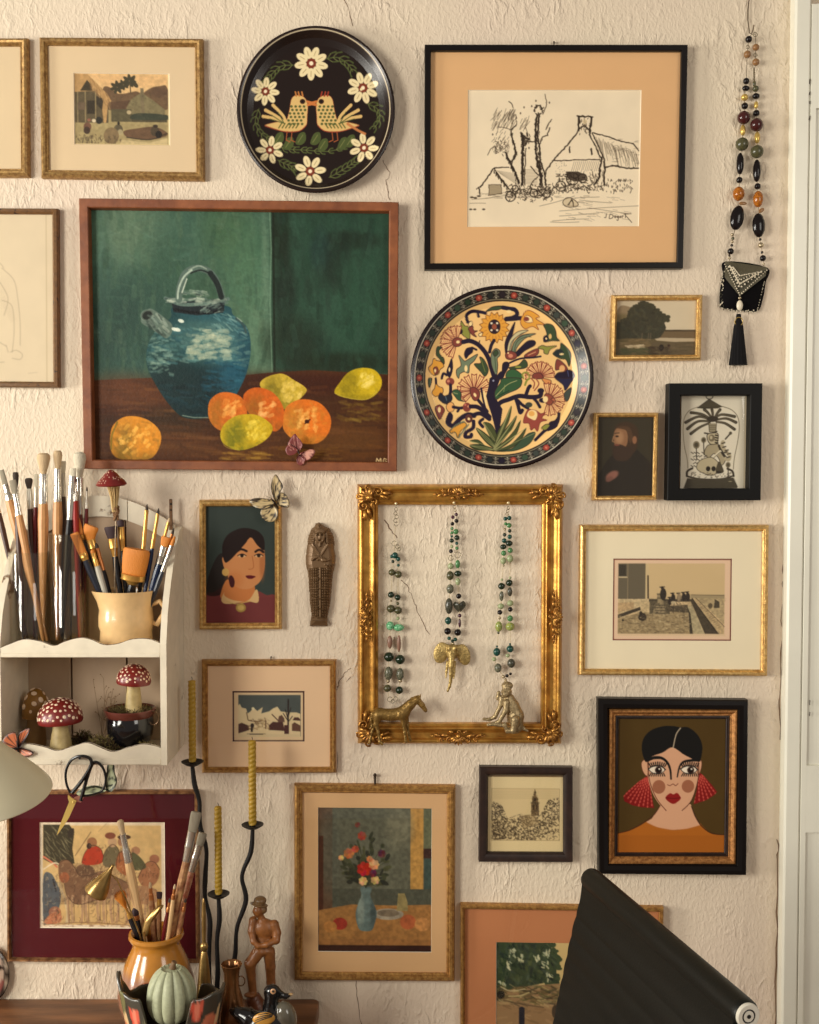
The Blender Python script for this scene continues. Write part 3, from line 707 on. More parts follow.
def art_floral():
    c = Canvas(409, 285, 595, 471, 3.4, (236,196,128))
    cx, cy = 501.8, 378.0
    c.blend(c.noise(40, 3), (240,176,108), .35)
    # rim band
    yy, xx = np.mgrid[0:c.h, 0:c.w]; X = c.x0+(xx+.5)/c.ss-cx; Y = c.y0+(yy+.5)/c.ss-cy; R = np.hypot(X, Y)
    def band(a, b): return np.clip((R-a)*c.ss+.5, 0, 1)*np.clip((b-R)*c.ss+.5, 0, 1)
    c.blend(band(76.2, 92), (50,46,40)); c.blend(band(76.2, 76.9), (48,36,34)); c.blend(band(77.6, 78.2), (150,140,110)); c.blend(band(86.2, 87.0), (226,216,190)); c.blend(band(87.0, 94), (28,18,18)); 
    cols = [(44,60,44),(44,38,42),(168,74,56),(58,76,58),(40,44,42),(176,84,70),(60,66,60),(34,28,44),(150,66,56),(52,70,60)]
    for i in range(44):
        a = 2*PI*i/44; x, y = cx+math.cos(a)*82.2, cy+math.sin(a)*82.2; col = cols[(i*7)%10]
        if i % 3 == 1: col = (156,66,54)
        elif col[0] > 120: col = (48,58,48)
        for s in (1,-1):
            pts = [(cx+math.cos(a+t*.075)*(82.2+s*(3.6-3.0*abs(t))), cy+math.sin(a+t*.075)*(82.2+s*(3.6-3.0*abs(t)))) for t in np.linspace(-1, 1, 9)]
            c.line(pts, .5, (206,196,168), .75)
        c.ell(x, y, 3.7, 3.5, (22,18,20), 1, a+PI/2); c.ell(x, y, 3.1, 2.9, col, 1, a+PI/2)
        if col[0] > 120: c.ell(x, y, 1.2, .9, (210,130,100), .9, a)
        b = a+PI/44; c.ell(cx+math.cos(b)*84.9, cy+math.sin(b)*84.9, .8, .8, (214,204,176), .8); c.ell(cx+math.cos(b)*79.6, cy+math.sin(b)*79.6, .8, .8, (214,204,176), .8)
    NV = (34,26,44); GR = (58,74,48); BG = (112,124,96); MR = (128,62,52); OR = (222,156,60); CR = (246,214,150); LG = (138,138,62)
    O = (52,34,34)
    def B(p, col, lw=.55, o=O): c.blob(p, col, 1, o, lw)
    def S(p, w, col=NV, tp=None): c.line(p, w, col, 1, True, tp)
    def carn(x, y, a0, a1, L, n=7, base=MR):
        for i in range(n):
            a = a0+(a1-a0)*i/(n-1); ex, ey = x+math.cos(a)*L, y+math.sin(a)*L; mx, my = x+math.cos(a)*L*.55, y+math.sin(a)*L*.55; nx, ny = -math.sin(a), math.cos(a)
            w = L*.105; c.poly([(x,y),(mx+nx*w,my+ny*w),(ex+nx*w*1.4,ey+ny*w*1.4),(ex-math.cos(a)*w*.7,ey-math.sin(a)*w*.7),(ex-nx*w*1.4,ey-ny*w*1.4),(mx-nx*w,my-ny*w)], (240,190,128))
            c.line([(x,y),(mx+nx*w,my+ny*w),(ex+nx*w*1.4,ey+ny*w*1.4),(ex-math.cos(a)*w*.7,ey-math.sin(a)*w*.7),(ex-nx*w*1.4,ey-ny*w*1.4),(mx-nx*w,my-ny*w),(x,y)], .75, (120,48,42)); c.line([(x,y),(ex-math.cos(a)*w*1.6,ey-math.sin(a)*w*1.6)], .45, (140,80,60))
    # ---- top left quarter
    c.crop(413, 288, 9.1)
    S([(500,310),(490,250),(540,215),(620,220),(660,230)], 3.2); S([(590,225),(600,260)], 2.6)
    B([(665,215),(720,175),(800,165),(819,178),(780,200),(720,205)], GR)
    B([(440,300),(470,340),(510,360),(520,460),(470,440),(440,400)], LG); c.ell(433, 396, 22, 24, (30,22,34))
    B([(505,370),(545,345),(555,385),(590,390),(560,410),(580,445),(535,420)], MR); B([(545,330),(530,300),(505,330),(520,350)], CR); B([(600,420),(630,405),(640,430),(610,440)], CR)
    # sunflower
    pts = []
    for i in range(32):
        a = 2*PI*i/32; r = 150 if i % 2 else 118; pts.append((742+math.cos(a)*r*.92, 360+math.sin(a)*r*.95))
    c.poly(pts, OR); c.line(pts+[pts[0]], .6, (120,66,30)); c.ell(742, 352, 56, 66, O); 
    for i in range(8): a = i*PI/4; c.ell(742+math.cos(a)*36, 352+math.sin(a)*44, 10, 10, (236,220,190) if i % 2 else NV)
    c.ell(742, 352, 22, 26, (150,80,56)); c.ell(742, 352, 60, 70, (200,120,40), .0)
    for i in range(18): a = 2*PI*i/18; c.line([(742+math.cos(a)*72,355+math.sin(a)*82),(742+math.cos(a)*98,355+math.sin(a)*110)], .5, (170,96,36), .8)
    carn(400, 490, PI*.62, PI*1.55, 150, 8); B([(362,480),(400,450),(450,465),(455,500),(420,530),(375,525)], MR); c.ell(412, 490, 16, 14, CR)
    S([(460,490),(520,480),(590,510),(650,570),(690,640),(715,720),(740,800),(760,860)], 4.4); S([(700,580),(715,520),(740,475)], 3.2); S([(600,520),(610,475)], 2.0, NV, (1,.3))
    B([(470,600),(490,550),(540,540),(545,580),(510,610),(485,640)], NV); S([(540,540),(580,560)], 2)
    B([(215,560),(230,530),(265,540),(240,570),(255,610),(285,640),(285,690),(240,640),(215,610)], GR)
    B([(145,720),(175,690),(190,640),(225,660),(260,670),(285,710),(250,740),(235,780),(190,790),(150,750)], OR); B([(190,730),(220,715),(235,760),(205,785)], MR); c.ell(205, 750, 10, 16, CR)
    B([(310,760),(330,700),(355,640),(365,720),(350,790),(330,810)], NV); c.ell(335, 740, 8, 20, CR); S([(265,819),(280,775),(310,790)], 2.4)
    B([(400,740),(440,700),(420,610),(470,660),(500,650),(590,600),(560,660),(520,700),(510,770),(470,760),(430,780),(420,819),(400,790)], BG); c.ell(485, 730, 14, 30, CR)
    B([(560,690),(620,680),(610,625),(650,650),(690,740),(660,800),(620,760)], GR); c.line([(620,640),(660,760)], .5, LG)
    B([(715,600),(750,550),(790,565),(795,610),(770,640),(775,700),(765,790),(740,760),(715,680)], BG); c.line([(745,600),(760,760)], .6, GR); B([(730,590),(760,560),(780,590),(750,620)], GR)
    # ---- top right quarter
    c.crop(503, 288, 9.1)
    S([(0,180),(60,190),(110,200),(130,240),(90,270),(30,280)], 4.0); S([(30,285),(110,280),(160,275),(210,285)], 4.2); c.ell(55, 215, 24, 14, CR, .9)
    B([(160,310),(200,220),(250,210),(330,260),(300,280),(375,330),(310,335),(325,380),(270,350),(200,370)], OR, .6, (130,64,40)); B([(190,290),(215,250),(260,270),(270,310),(220,315)], CR, .5, (130,64,40)); c.ell(215, 283, 24, 20, MR)
    B([(370,340),(400,325),(450,340),(480,390),(490,450),(515,480),(450,480),(375,490),(380,440),(400,420),(385,370)], GR); c.ell(390, 460, 24, 28, NV); c.ell(395, 460, 9, 9, CR); c.ell(430, 440, 14, 24, (222,180,110))
    B([(30,600),(20,500),(60,400),(110,310),(90,420),(60,500),(60,580)], NV); 
    B([(40,590),(60,480),(130,400),(230,385),(120,450),(80,520),(70,590)], (200,186,140)); B([(80,590),(100,500),(170,430),(300,415),(200,460),(130,540),(110,600)], BG); B([(110,600),(160,540),(230,480),(290,480),(290,520),(200,570),(140,620)], NV)
    for t in range(3): c.line([(60+t*22,580),(80+t*24,490),(160+t*18,420+t*14),(210+t*24,400+t*22)], .5, (60,60,50), 1, True)
    B([(25,600),(60,570),(120,590),(125,630),(80,650),(35,640)], MR); c.ell(72, 615, 22, 18, (206,130,100)); c.ell(50, 590, 8, 8, CR)
    B([(195,620),(240,580),(320,550),(320,600),(260,630)], MR); c.line([(230,610),(300,580)], .8, (220,160,110)); S([(60,680),(160,640),(280,630),(345,620)], 1.8)
    B([(320,545),(360,520),(400,530),(490,525),(430,560),(410,600),(375,590),(370,560)], LG)
    B([(455,595),(520,550),(530,500),(590,550),(620,610),(605,710),(575,650),(520,640)], GR); c.ell(510, 590, 44, 36, (36,44,46)); c.ell(535, 600, 22, 9, CR)
    carn(340, 800, -PI*1.02, -PI*.02, 135, 9); B([(280,780),(340,770),(370,819),(280,819)], MR)
    B([(80,740),(60,720),(140,700),(190,650),(220,670),(225,710),(190,730),(130,735)], GR); c.ell(140, 715, 30, 10, LG)
    B([(480,740),(490,650),(540,670),(590,730),(560,760),(520,740)], MR); c.ell(540, 730, 26, 30, (224,170,110)); B([(480,819),(500,770),(560,760),(590,740),(640,760),(640,819)], NV); c.line([(590,750),(600,800)], .5, (90,100,150))
    B([(0,690),(40,670),(60,700),(30,760),(0,800)], NV); B([(40,760),(100,735),(170,780),(170,819),(40,819)], (54,92,56)); S([(190,819),(180,780),(220,765),(245,800)], 1.6, LG)
    # ---- bottom left quarter
    c.crop(413, 378, 9.1)
    carn(560, 120, -PI*1.1, -PI*.05, 160, 8); carn(560, 110, PI*.75, PI*1.05, 130, 3); B([(525,90),(570,85),(610,130),(600,190),(560,200),(530,150)], MR); c.ell(568, 150, 12, 20, CR, 1, -.5)
    B([(145,0),(175,0),(165,60),(150,85),(140,40)], GR); S([(210,0),(215,60)], 2.2); c.ell(340, 30, 40, 36, MR); c.ell(325, 25, 14, 12, (206,130,100)); S([(345,60),(345,120),(330,180)], 3)
    B([(175,130),(200,90),(210,50),(240,75),(275,90),(270,140),(210,165)], OR); B([(235,180),(255,130),(290,160),(345,140),(360,190),(320,230),(280,225)], (36,40,52)); c.line([(300,165),(310,200)], .8, (90,110,120))
    B([(360,120),(400,100),(440,130),(440,190),(480,210),(420,200),(390,170)], (54,84,56)); c.line([(370,130),(410,140)], .6, (180,180,120))
    B([(205,265),(245,240),(290,280),(275,330),(245,375),(215,320)], MR); c.ell(243, 285, 14, 26, CR)
    B([(305,255),(340,215),(375,235),(375,290),(330,305)], (232,170,100)); S([(370,260),(430,270),(480,260)], 3.0); S([(410,300),(430,270)], 2.4); c.ell(495, 262, 38, 42, MR); c.ell(510, 255, 12, 10, (220,150,110)); c.ell(480,240,10,9,(200,110,90))
    S([(530,255),(590,260),(650,300),(700,350)], 4.2); S([(600,200),(640,250),(680,300)], 3.0); S([(650,120),(670,240)], 1.6, CR); S([(625,90),(640,180),(660,260)], 1.8, NV)
    S([(560,330),(620,320),(700,370)], 4.0); S([(340,330),(320,400),(370,430),(430,370),(500,330),(560,340)], 4.6); c.ell(352, 365, 14, 40, NV, 1, .2)
    B([(340,470),(400,430),(470,400),(490,430),(440,480),(410,540),(390,490),(350,500)], OR, .8, (90,80,60)); S([(345,470),(400,420),(470,390)], 1.2, (100,110,90)); S([(420,540),(470,470),(510,420)], 1.2, (100,110,90))
    c.ell(512, 365, 34, 40, (90,50,44)); c.ell(512, 368, 12, 12, CR); S([(555,390),(550,450),(490,490),(480,530),(530,530),(535,510)], 3.6); S([(640,370),(610,400),(640,440)], 3, NV)
    trunk = [(690,80),(700,0),(760,-40),(800,0),(770,80),(770,200),(800,250),(819,280),(800,420),(790,560),(785,650),(770,560),(750,450),(720,330),(690,240),(670,160)]
    c.poly(trunk, NV)
    c.ell(735, 20, 9, 10, (150,150,170))
    def leaf(p, col=(72,78,44), n=3):
        B(p, col, .5, (34,36,24)); a = p[0]; b = p[len(p)//2]
        for k in range(n): o = (k-(n-1)/2)*9; c.line([(a[0]+o*.4,a[1]+o*.4),((a[0]+b[0])/2+o,(a[1]+b[1])/2-o),(b[0],b[1])], .45, (170,166,110), .8, True)
    leaf([(780,640),(720,560),(670,450),(645,400),(720,420),(770,520),(790,600)]); leaf([(775,650),(690,600),(610,510),(580,450),(650,490),(730,560),(780,620)], (62,70,40)); leaf([(770,655),(690,640),(600,560),(520,570),(600,590),(690,650),(760,660)], (66,74,42)); leaf([(770,655),(680,655),(580,650),(520,610),(600,600),(700,625),(770,650)], (58,68,40))
    # ---- bottom right quarter
    c.crop(503, 378, 9.1)
    B([(0,0),(160,0),(170,60),(130,100),(60,130),(0,160),(-60,190),(-70,120),(-20,40)], (54,86,54)); c.line([(-60,160),(40,60),(130,20)], .6, (190,180,120), 1, True)
    c.line([(-40,160),(60,110)], .6, (30,40,30)); c.line([(10,120),(20,60)], .5, (150,160,100))
    S([(-60,280),(-20,220),(60,190),(150,160),(250,170),(340,160),(350,110)], 4.4); c.ell(348, 112, 30, 24, NV); S([(210,160),(235,90),(250,70)], 3.6); S([(270,170),(310,210),(340,260)], 3.0); S([(120,180),(140,240),(160,310),(180,290)], 3.6); S([(140,200),(180,240),(230,270)], 3.0); c.ell(240, 240, 32, 24, (62,66,56)); c.ell(365,200,34,22,NV)
    S([(205,60),(220,20),(245,0)], 2, LG); S([(260,0),(290,40),(280,90)], 1.2, (150,80,60)); S([(300,0),(330,50),(290,110)], 1.2, (150,80,60)); B([(360,0),(440,20),(420,60),(380,40)], (214,140,80))
    carn(420, 190, -PI*.55, PI*.55, 150, 9); B([(380,190),(390,140),(440,150),(470,190),(440,240),(400,230)], (140,72,54)); c.ell(390, 190, 24, 28, CR); B([(440,190),(470,180),(480,215)], (180,100,70))
    B([(480,0),(560,0),(640,0),(620,40),(570,110),(550,60)], (40,38,64)); B([(560,140),(625,85),(610,170),(580,210)], (66,74,66))
    B([(190,400),(215,310),(250,280),(310,330),(300,290),(350,320),(390,310),(360,360),(405,380),(345,400),(320,480),(290,450),(260,470),(240,410)], (150,70,58), .6, (110,44,40)); B([(220,340),(245,290),(300,290),(320,330),(300,380),(260,370)], CR, .5, (150,80,60)); c.ell(265, 320, 28, 24, (230,170,90))
    S([(515,320),(500,400),(440,440),(380,480),(300,560)], 3.0); B([(430,400),(480,380),(515,330),(500,430),(440,470),(400,470)], NV); B([(355,450),(400,415),(430,430),(390,470)], LG)
    leaf([(-70,620),(-40,480),(20,380),(80,250),(60,380),(0,500),(-50,620)]); leaf([(-80,640),(0,500),(80,400),(130,340),(90,450),(0,570),(-70,650)], (66,74,42)); leaf([(-80,650),(30,560),(110,470),(165,380),(130,500),(50,590),(-60,655)]); leaf([(-70,655),(60,610),(150,530),(215,450),(170,560),(60,640)], (70,78,46))
    leaf([(-60,660),(80,640),(180,550),(240,500),(300,495),(250,590),(140,650),(20,665)], (60,80,58), 1)
    c.crop(503, 288, 9.1); B([(-60,819),(-20,760),(20,760),(0,819)], NV)
    return c

def art_village():
    c = Canvas(73, 72, 171, 146, 3.2, (170,150,104)); c.crop(70, 68, 7.8)
    c.rect(30, 45, 775, 300, (226,186,130)); c.blend(c.noise(24, 2, (2,1)), (214,160,110), .4, c.mask([(150,60),(760,60),(760,150),(300,150)]))
    c.blob([(260,160),(310,150),(380,200),(470,190),(520,180),(560,200),(590,180),(640,150),(700,138),(757,145),(757,320),(260,320)], (112,88,64))
    c.ell(700, 190, 70, 40, (94,72,56), .7, 0, .4); c.poly([(440,310),(480,240),(560,190),(650,250),(740,320),(740,360),(440,360)], (132,120,86)); c.poly([(550,155),(575,155),(582,350),(555,350)], (126,112,84))
    c.poly([(320,270),(470,250),(430,330),(320,320)], (98,74,56)); c.rect(320, 320, 480, 420, (96,88,64)); c.rect(480, 360, 757, 420, (84,76,56)); c.blob([(490,360),(600,350),(757,365),(757,400),(490,400)], (66,70,56))
    c.rect(30, 420, 775, 605, (178,160,112)); c.blend(c.noise(5, 6), (150,128,88), .5, c.mask([(30,420),(775,420),(775,605),(30,605)]))
    c.poly([(38,185),(240,180),(300,260),(300,430),(38,430)], (96,84,62)); c.poly([(38,50),(140,50),(190,100),(290,200),(325,260),(300,270),(280,430),(262,430),(240,220),(190,180),(38,190)], (190,150,98)); c.poly([(80,180),(135,95),(165,130),(178,180)], (70,62,46))
    for x in (60,120,200): c.line([(x,190),(x,425)], 1, (150,132,94)); 
    c.rect(132, 255, 195, 360, (62,54,42)); c.rect(60, 270, 118, 330, (110,92,72)); c.poly([(205,190),(262,250),(250,330),(205,280)], (66,58,46))
    for x, y, L in ((370,150,1),(465,100,1),(420,130,.8)):
        for i in range(7): a = i*.9+x*.01; c.ell(x+math.cos(a)*30*L, y+math.sin(a)*28*L, 26*L, 13*L, (72,66,48), 1, a)
    c.line([(470,110),(474,190)], 1, (80,70,50)); c.ell(495, 80, 14, 26, (72,66,48), 1, .5); c.ell(512, 130, 16, 28, (72,66,48), 1, -.8)
    c.blob([(420,490),(520,470),(660,455),(757,500),(740,530),(640,555),(500,550),(430,530)], (110,84,62)); c.line([(440,540),(620,556),(755,505)], 1.0, (64,54,42), 1, True)
    for x, y, s, col in ((135,460,30,(110,76,60)),(130,490,26,(70,54,44)),(225,410,26,(52,50,44)),(375,480,36,(96,86,66)),(390,500,20,(176,160,120)),(660,490,34,(82,70,54)),(690,515,26,(40,36,32)),(320,530,60,(134,112,80))): c.ell(x, y, s, s*1.1, col, .95)
    c.ell(185, 413, 16, 14, (214,196,160)); c.ell(148, 408, 14, 12, (150,100,80)); c.ell(378, 432, 10, 14, (50,44,36)); c.ell(460, 345, 18, 16, (190,170,130)); c.ell(665, 450, 20, 12, (64,52,42))
    r = random.Random(3)
    for _ in range(120): x = r.uniform(150,310); y = 60+(x-150)*1.0+r.uniform(0,90); c.line([(x,y),(x+10,y+26)], .5, r.choice([(150,112,70),(206,168,112),(120,92,62)]), .5)
    for _ in range(160): x = r.uniform(320,757); y = r.uniform(180,420); c.line([(x,y),(x+r.uniform(-8,14),y+r.uniform(-4,8))], .6, r.choice([(70,62,46),(120,112,82),(92,72,54)]), .4)
    for _ in range(70): x = r.uniform(40,400); y = r.uniform(520,595); c.line([(x,y),(x+r.uniform(-12,12),y+r.uniform(4,26))], 1.0, (92,78,58), .6)
    c.poly([(400,560),(620,580),(757,540),(757,605),(380,605)], (206,184,136), .8)
    c.tone(c.noise(3, 9), .9, 1.04); c.crop(0,0,1); c.rect(168.4,73,170.2,146,(240,222,176)); c.rect(73,144,170,146,(214,190,140)); return c

def art_pencil():
    c = Canvas(-60, 214, 53, 384, 2.0, (218,200,168)); K = (142,124,100)
    for p in ([(2,268),(14,280),(18,300),(20,322),(20,345)], [(0,282),(8,298),(4,315)], [(2,300),(12,306),(14,330),(12,352)], [(10,352),(16,350),(22,354),(20,359),(12,358)], [(-4,340),(6,346)], [(-20,260),(-2,262),(4,268)], [(-26,300),(-18,340),(-10,360),(4,362)], [(-40,280),(-30,262),(-18,258)], [(6,345),(8,352)]):
        c.line(p, .55, K, .6, True)
    for i in range(12): c.line([(0+i,300+i*2),(5+i,296+i*2)], .35, K, .4)
    c.line([(28,373),(37,372)], .5, K, .4); c.rect(46.2, 214, 47.0, 384, (196,176,140)); c.tone(c.noise(20, 3), .985, 1.01); return c

def art_landscape():
    c = Canvas(616, 298, 698, 357, 3, (196,178,146)); c.crop(620, 300, 10.24)
    c.rect(-40, -20, 819, 310, (204,186,154)); c.blend(c.noise(24, 4, (2.5,1)), (222,206,174), .6, c.mask([(300,0),(819,0),(819,310),(300,310)]))
    c.poly([(460,308),(620,305),(640,312),(819,318),(819,400),(400,400)], (112,92,64)); c.rect(460, 306, 819, 322, (64,52,36), .8)
    c.rect(-40, 385, 819, 614, (98,84,56)); c.poly([(340,385),(819,395),(819,425),(560,430),(380,415)], (186,166,134)); c.rect(330, 430, 819, 600, (96,82,58))
    c.blob([(-40,120),(0,60),(60,60),(110,90),(90,200),(-40,240)], (150,128,96)); c.ell(20, 200, 70, 60, (110,96,60), .8, 0, .5)
    pts = [(-40,390),(-40,260),(70,180),(110,100),(180,40),(240,25),(310,50),(360,90),(420,130),(445,165),(480,180),(485,215),(455,235),(470,290),(430,360),(400,390),(300,400),(100,390)]
    c.blob(pts, (62,58,42)); rr = random.Random(4)
    for (x, y) in spline(pts[:12], False, 4): c.ell(x+rr.uniform(-8,8), y+rr.uniform(-8,8), rr.uniform(12,26), rr.uniform(10,20), (64,60,42))
    m = c.mask([(-40,0),(500,0),(500,400),(-40,400)])*0+c.mask(pts, True)
    c.daubs((0,30,480,390), [(70,66,46),(50,48,36),(80,74,50),(58,60,46)], 200, 3, 2, .5, 1.5, .4, 3, m)
    for x in (230,296,318): c.line([(x,340),(x-6,410)], .8, (110,96,74), .8)
    c.daubs((0,400,300,470), [(132,108,74),(110,92,60),(90,80,50)], 60, 6, 1.4, 0, .3, .5, 5); c.daubs((60,462,240,490), [(206,186,150),(176,154,118)], 24, 5, 1.0, 0, .3, .8, 6)
    c.ell(430, 490, 26, 36, (46,36,26)); c.ell(505, 475, 16, 22, (58,40,28)); c.ell(330, 490, 36, 16, (60,46,30)); c.daubs((300,480,520,560), [(58,46,32),(72,58,40)], 40, 5, 1.6, .2, .6, .5, 8)
    c.daubs((20,500,300,580), [(74,76,46),(60,64,40)], 40, 8, 2, 0, .3, .4, 9); c.daubs((520,440,819,580), [(112,94,68),(84,72,50)], 60, 10, 1.2, 0, .1, .4, 10)
    return c

def art_beard():
    c = Canvas(598, 416, 655, 497, 3.2, (54,48,34)); c.crop(580, 280, 4.095)
    c.blend(c.noise(20, 3), (66,58,40), .5); c.poly([(75,885),(75,800),(110,740),(150,700),(230,690),(302,760),(302,885)], (44,38,30)); c.rect(290, 560, 302, 885, (40,34,26), .7)
    c.blob([(140,640),(138,610),(150,592),(185,580),(220,592),(236,620),(236,665),(222,705),(180,720),(150,700),(140,670)], (66,48,32)); c.blob([(136,640),(142,614),(160,602),(182,606),(192,630),(194,660),(184,684),(160,690),(142,676)], (140,100,68)); c.blob([(150,606),(170,598),(200,604),(214,640),(206,668),(196,650),(186,616)], (84,60,40))
    c.ell(160, 645, 16, 26, (172,130,92), .8, 0, .5); c.ell(222, 655, 9, 16, (142,98,68)); c.blob([(136,680),(160,672),(195,685),(220,680),(215,715),(190,740),(150,738),(135,715)], (62,46,34)); c.ell(150, 640, 7, 4, (50,34,24)); c.line([(140,628),(158,626)], .9, (70,50,34)); c.line([(136,640),(131,660),(140,664)], .9, (160,118,84)); c.ell(150,675,12,4,(120,70,54))
    c.ell(133, 800, 28, 16, (150,100,84), .9, -.5, .3); c.ell(122, 815, 16, 10, (120,80,66), .9, -.5, .3); 
    return c

def art_cloche():
    c = Canvas(681, 393, 750, 491, 3.4, (224,214,190)); c.crop(680, 395, 10.24); K = (58,50,38); D = (78,70,52)
    c.line([(262,0),(262,25),(292,42),(325,28),(330,0)], .8, K, 1, True)
    c.poly([(292,42),(425,120),(380,138),(240,142),(172,132)], D); c.line([(292,42),(425,120),(172,132),(292,42)], .6, K)
    c.line([(175,122),(90,160),(40,240),(30,360),(45,520),(75,650),(85,750)], .55, (120,106,80), 1, True); c.line([(420,115),(520,150),(585,220),(605,330),(590,480),(560,640),(550,760)], .6, (96,84,62), 1, True)
    for p in ([(330,260),(230,200),(110,180)], [(320,262),(190,220),(55,280)], [(310,270),(180,270),(75,345)], [(300,285),(200,330),(110,395)], [(340,250),(420,200),(555,220)], [(360,255),(470,240),(570,280)], [(370,275),(460,290),(555,350)], [(325,240),(280,180),(245,150)], [(330,240),(330,190),(322,150)], [(345,245),(375,190),(405,150)]):
        c.line(p, 3.0, K, 1, True, (.6,1)); c.line([((x+p[0][0])/2 if i == 0 else x, y) for i, (x, y) in enumerate(p)], .5, (150,138,108), .8, True)
    c.ell(330, 245, 60, 30, K)
    c.poly([(290,290),(372,290),(365,380),(300,380)], (150,138,110)); c.line([(290,290),(300,380),(365,380),(372,290)], .5, K)
    for y in (310,330,350): c.line([(293,y),(370,y)], .4, K, .7)
    c.line([(250,388),(310,400),(375,372)], 1.4, K); c.blob([(285,400),(380,390),(390,450),(370,500),(310,500),(280,450)], (196,182,148), 1, K, .7); c.ell(325, 440, 32, 36, (120,108,84)); c.ell(318, 435, 14, 18, (196,182,148))
    for y in (410,435,460,485): c.line([(362,y),(388,y+6)], 1.4, K)
    c.blob([(280,520),(340,505),(400,510),(440,600),(470,660),(430,720),(400,650),(350,600),(300,640),(250,600)], (170,156,124), 1, K, .6); c.line([(400,520),(440,600),(490,660)], 2.6, K, 1, True); c.line([(270,680),(340,640),(415,575)], 2.2, (226,214,184)); c.line([(270,688),(340,650),(418,580)], .4, K)
    c.line([(440,480),(430,520),(470,580),(510,620),(500,660),(470,650)], 3.6, (180,166,134), 1, True)
    for x, y in ((445,495),(455,535),(480,570),(505,605),(500,640),(470,590)): c.line([(x-16,y),(x+14,y-8)], 1.2, K)
    c.line([(465,450),(500,410),(520,390)], 1.4, K); c.ell(516, 390, 16, 16, D)
    for x, y, r in ((168,510,34),(242,460,26),(496,715,26)): c.ell(x, y, r, r*1.15, (130,118,92)); c.ell(x, y, r*.6, r*.7, D); c.line([(x,y+r),(x+6,y+150)], .9, K)
    for x in (140,170,200,250): 
        for k in range(5): c.line([(x,600+k*34),(x+(26 if k%2 else -24),585+k*34)], .9, K, .8)
    c.blob([(180,760),(190,690),(250,650),(330,640),(400,700),(400,770),(350,820),(270,810)], (190,176,142), 1, K, .5); c.ell(292, 755, 22, 26, (40,34,26)); c.ell(348, 755, 22, 26, (40,34,26)); c.blob([(400,680),(440,740),(450,790),(390,805),(370,770)], D); c.ell(400, 790, 28, 14, (50,42,32))
    c.line([(75,830),(80,780),(130,750)], 2.0, K, 1, True); c.line([(490,755),(540,780),(555,830)], 2.0, K, 1, True); c.line([(75,830),(180,855),(320,865),(460,855),(555,825)], 1.6, K, 1, True)
    r = random.Random(2)
    for _ in range(70): x = r.uniform(110,530); y = r.uniform(790,850); c.line([(x,y),(x+r.uniform(4,12),y-r.uniform(0,8))], .7, K, .6)
    c.poly([(80,850),(320,868),(550,845),(598,940),(590,955),(300,968),(42,958)], (84,76,58)); 
    for i in range(10): c.line([(80-i*3,862+i*10),(320,872+i*9.6),(560+i*4,852+i*9.6)], .45, (54,48,36), .9, True)
    c.ell(520,885,20,5,(150,138,108)); c.rect(655, -10, 720, 980, (192,176,146), .8); c.crop(0,0,1); c.rect(681,490,750,491,(230,220,196)); return c

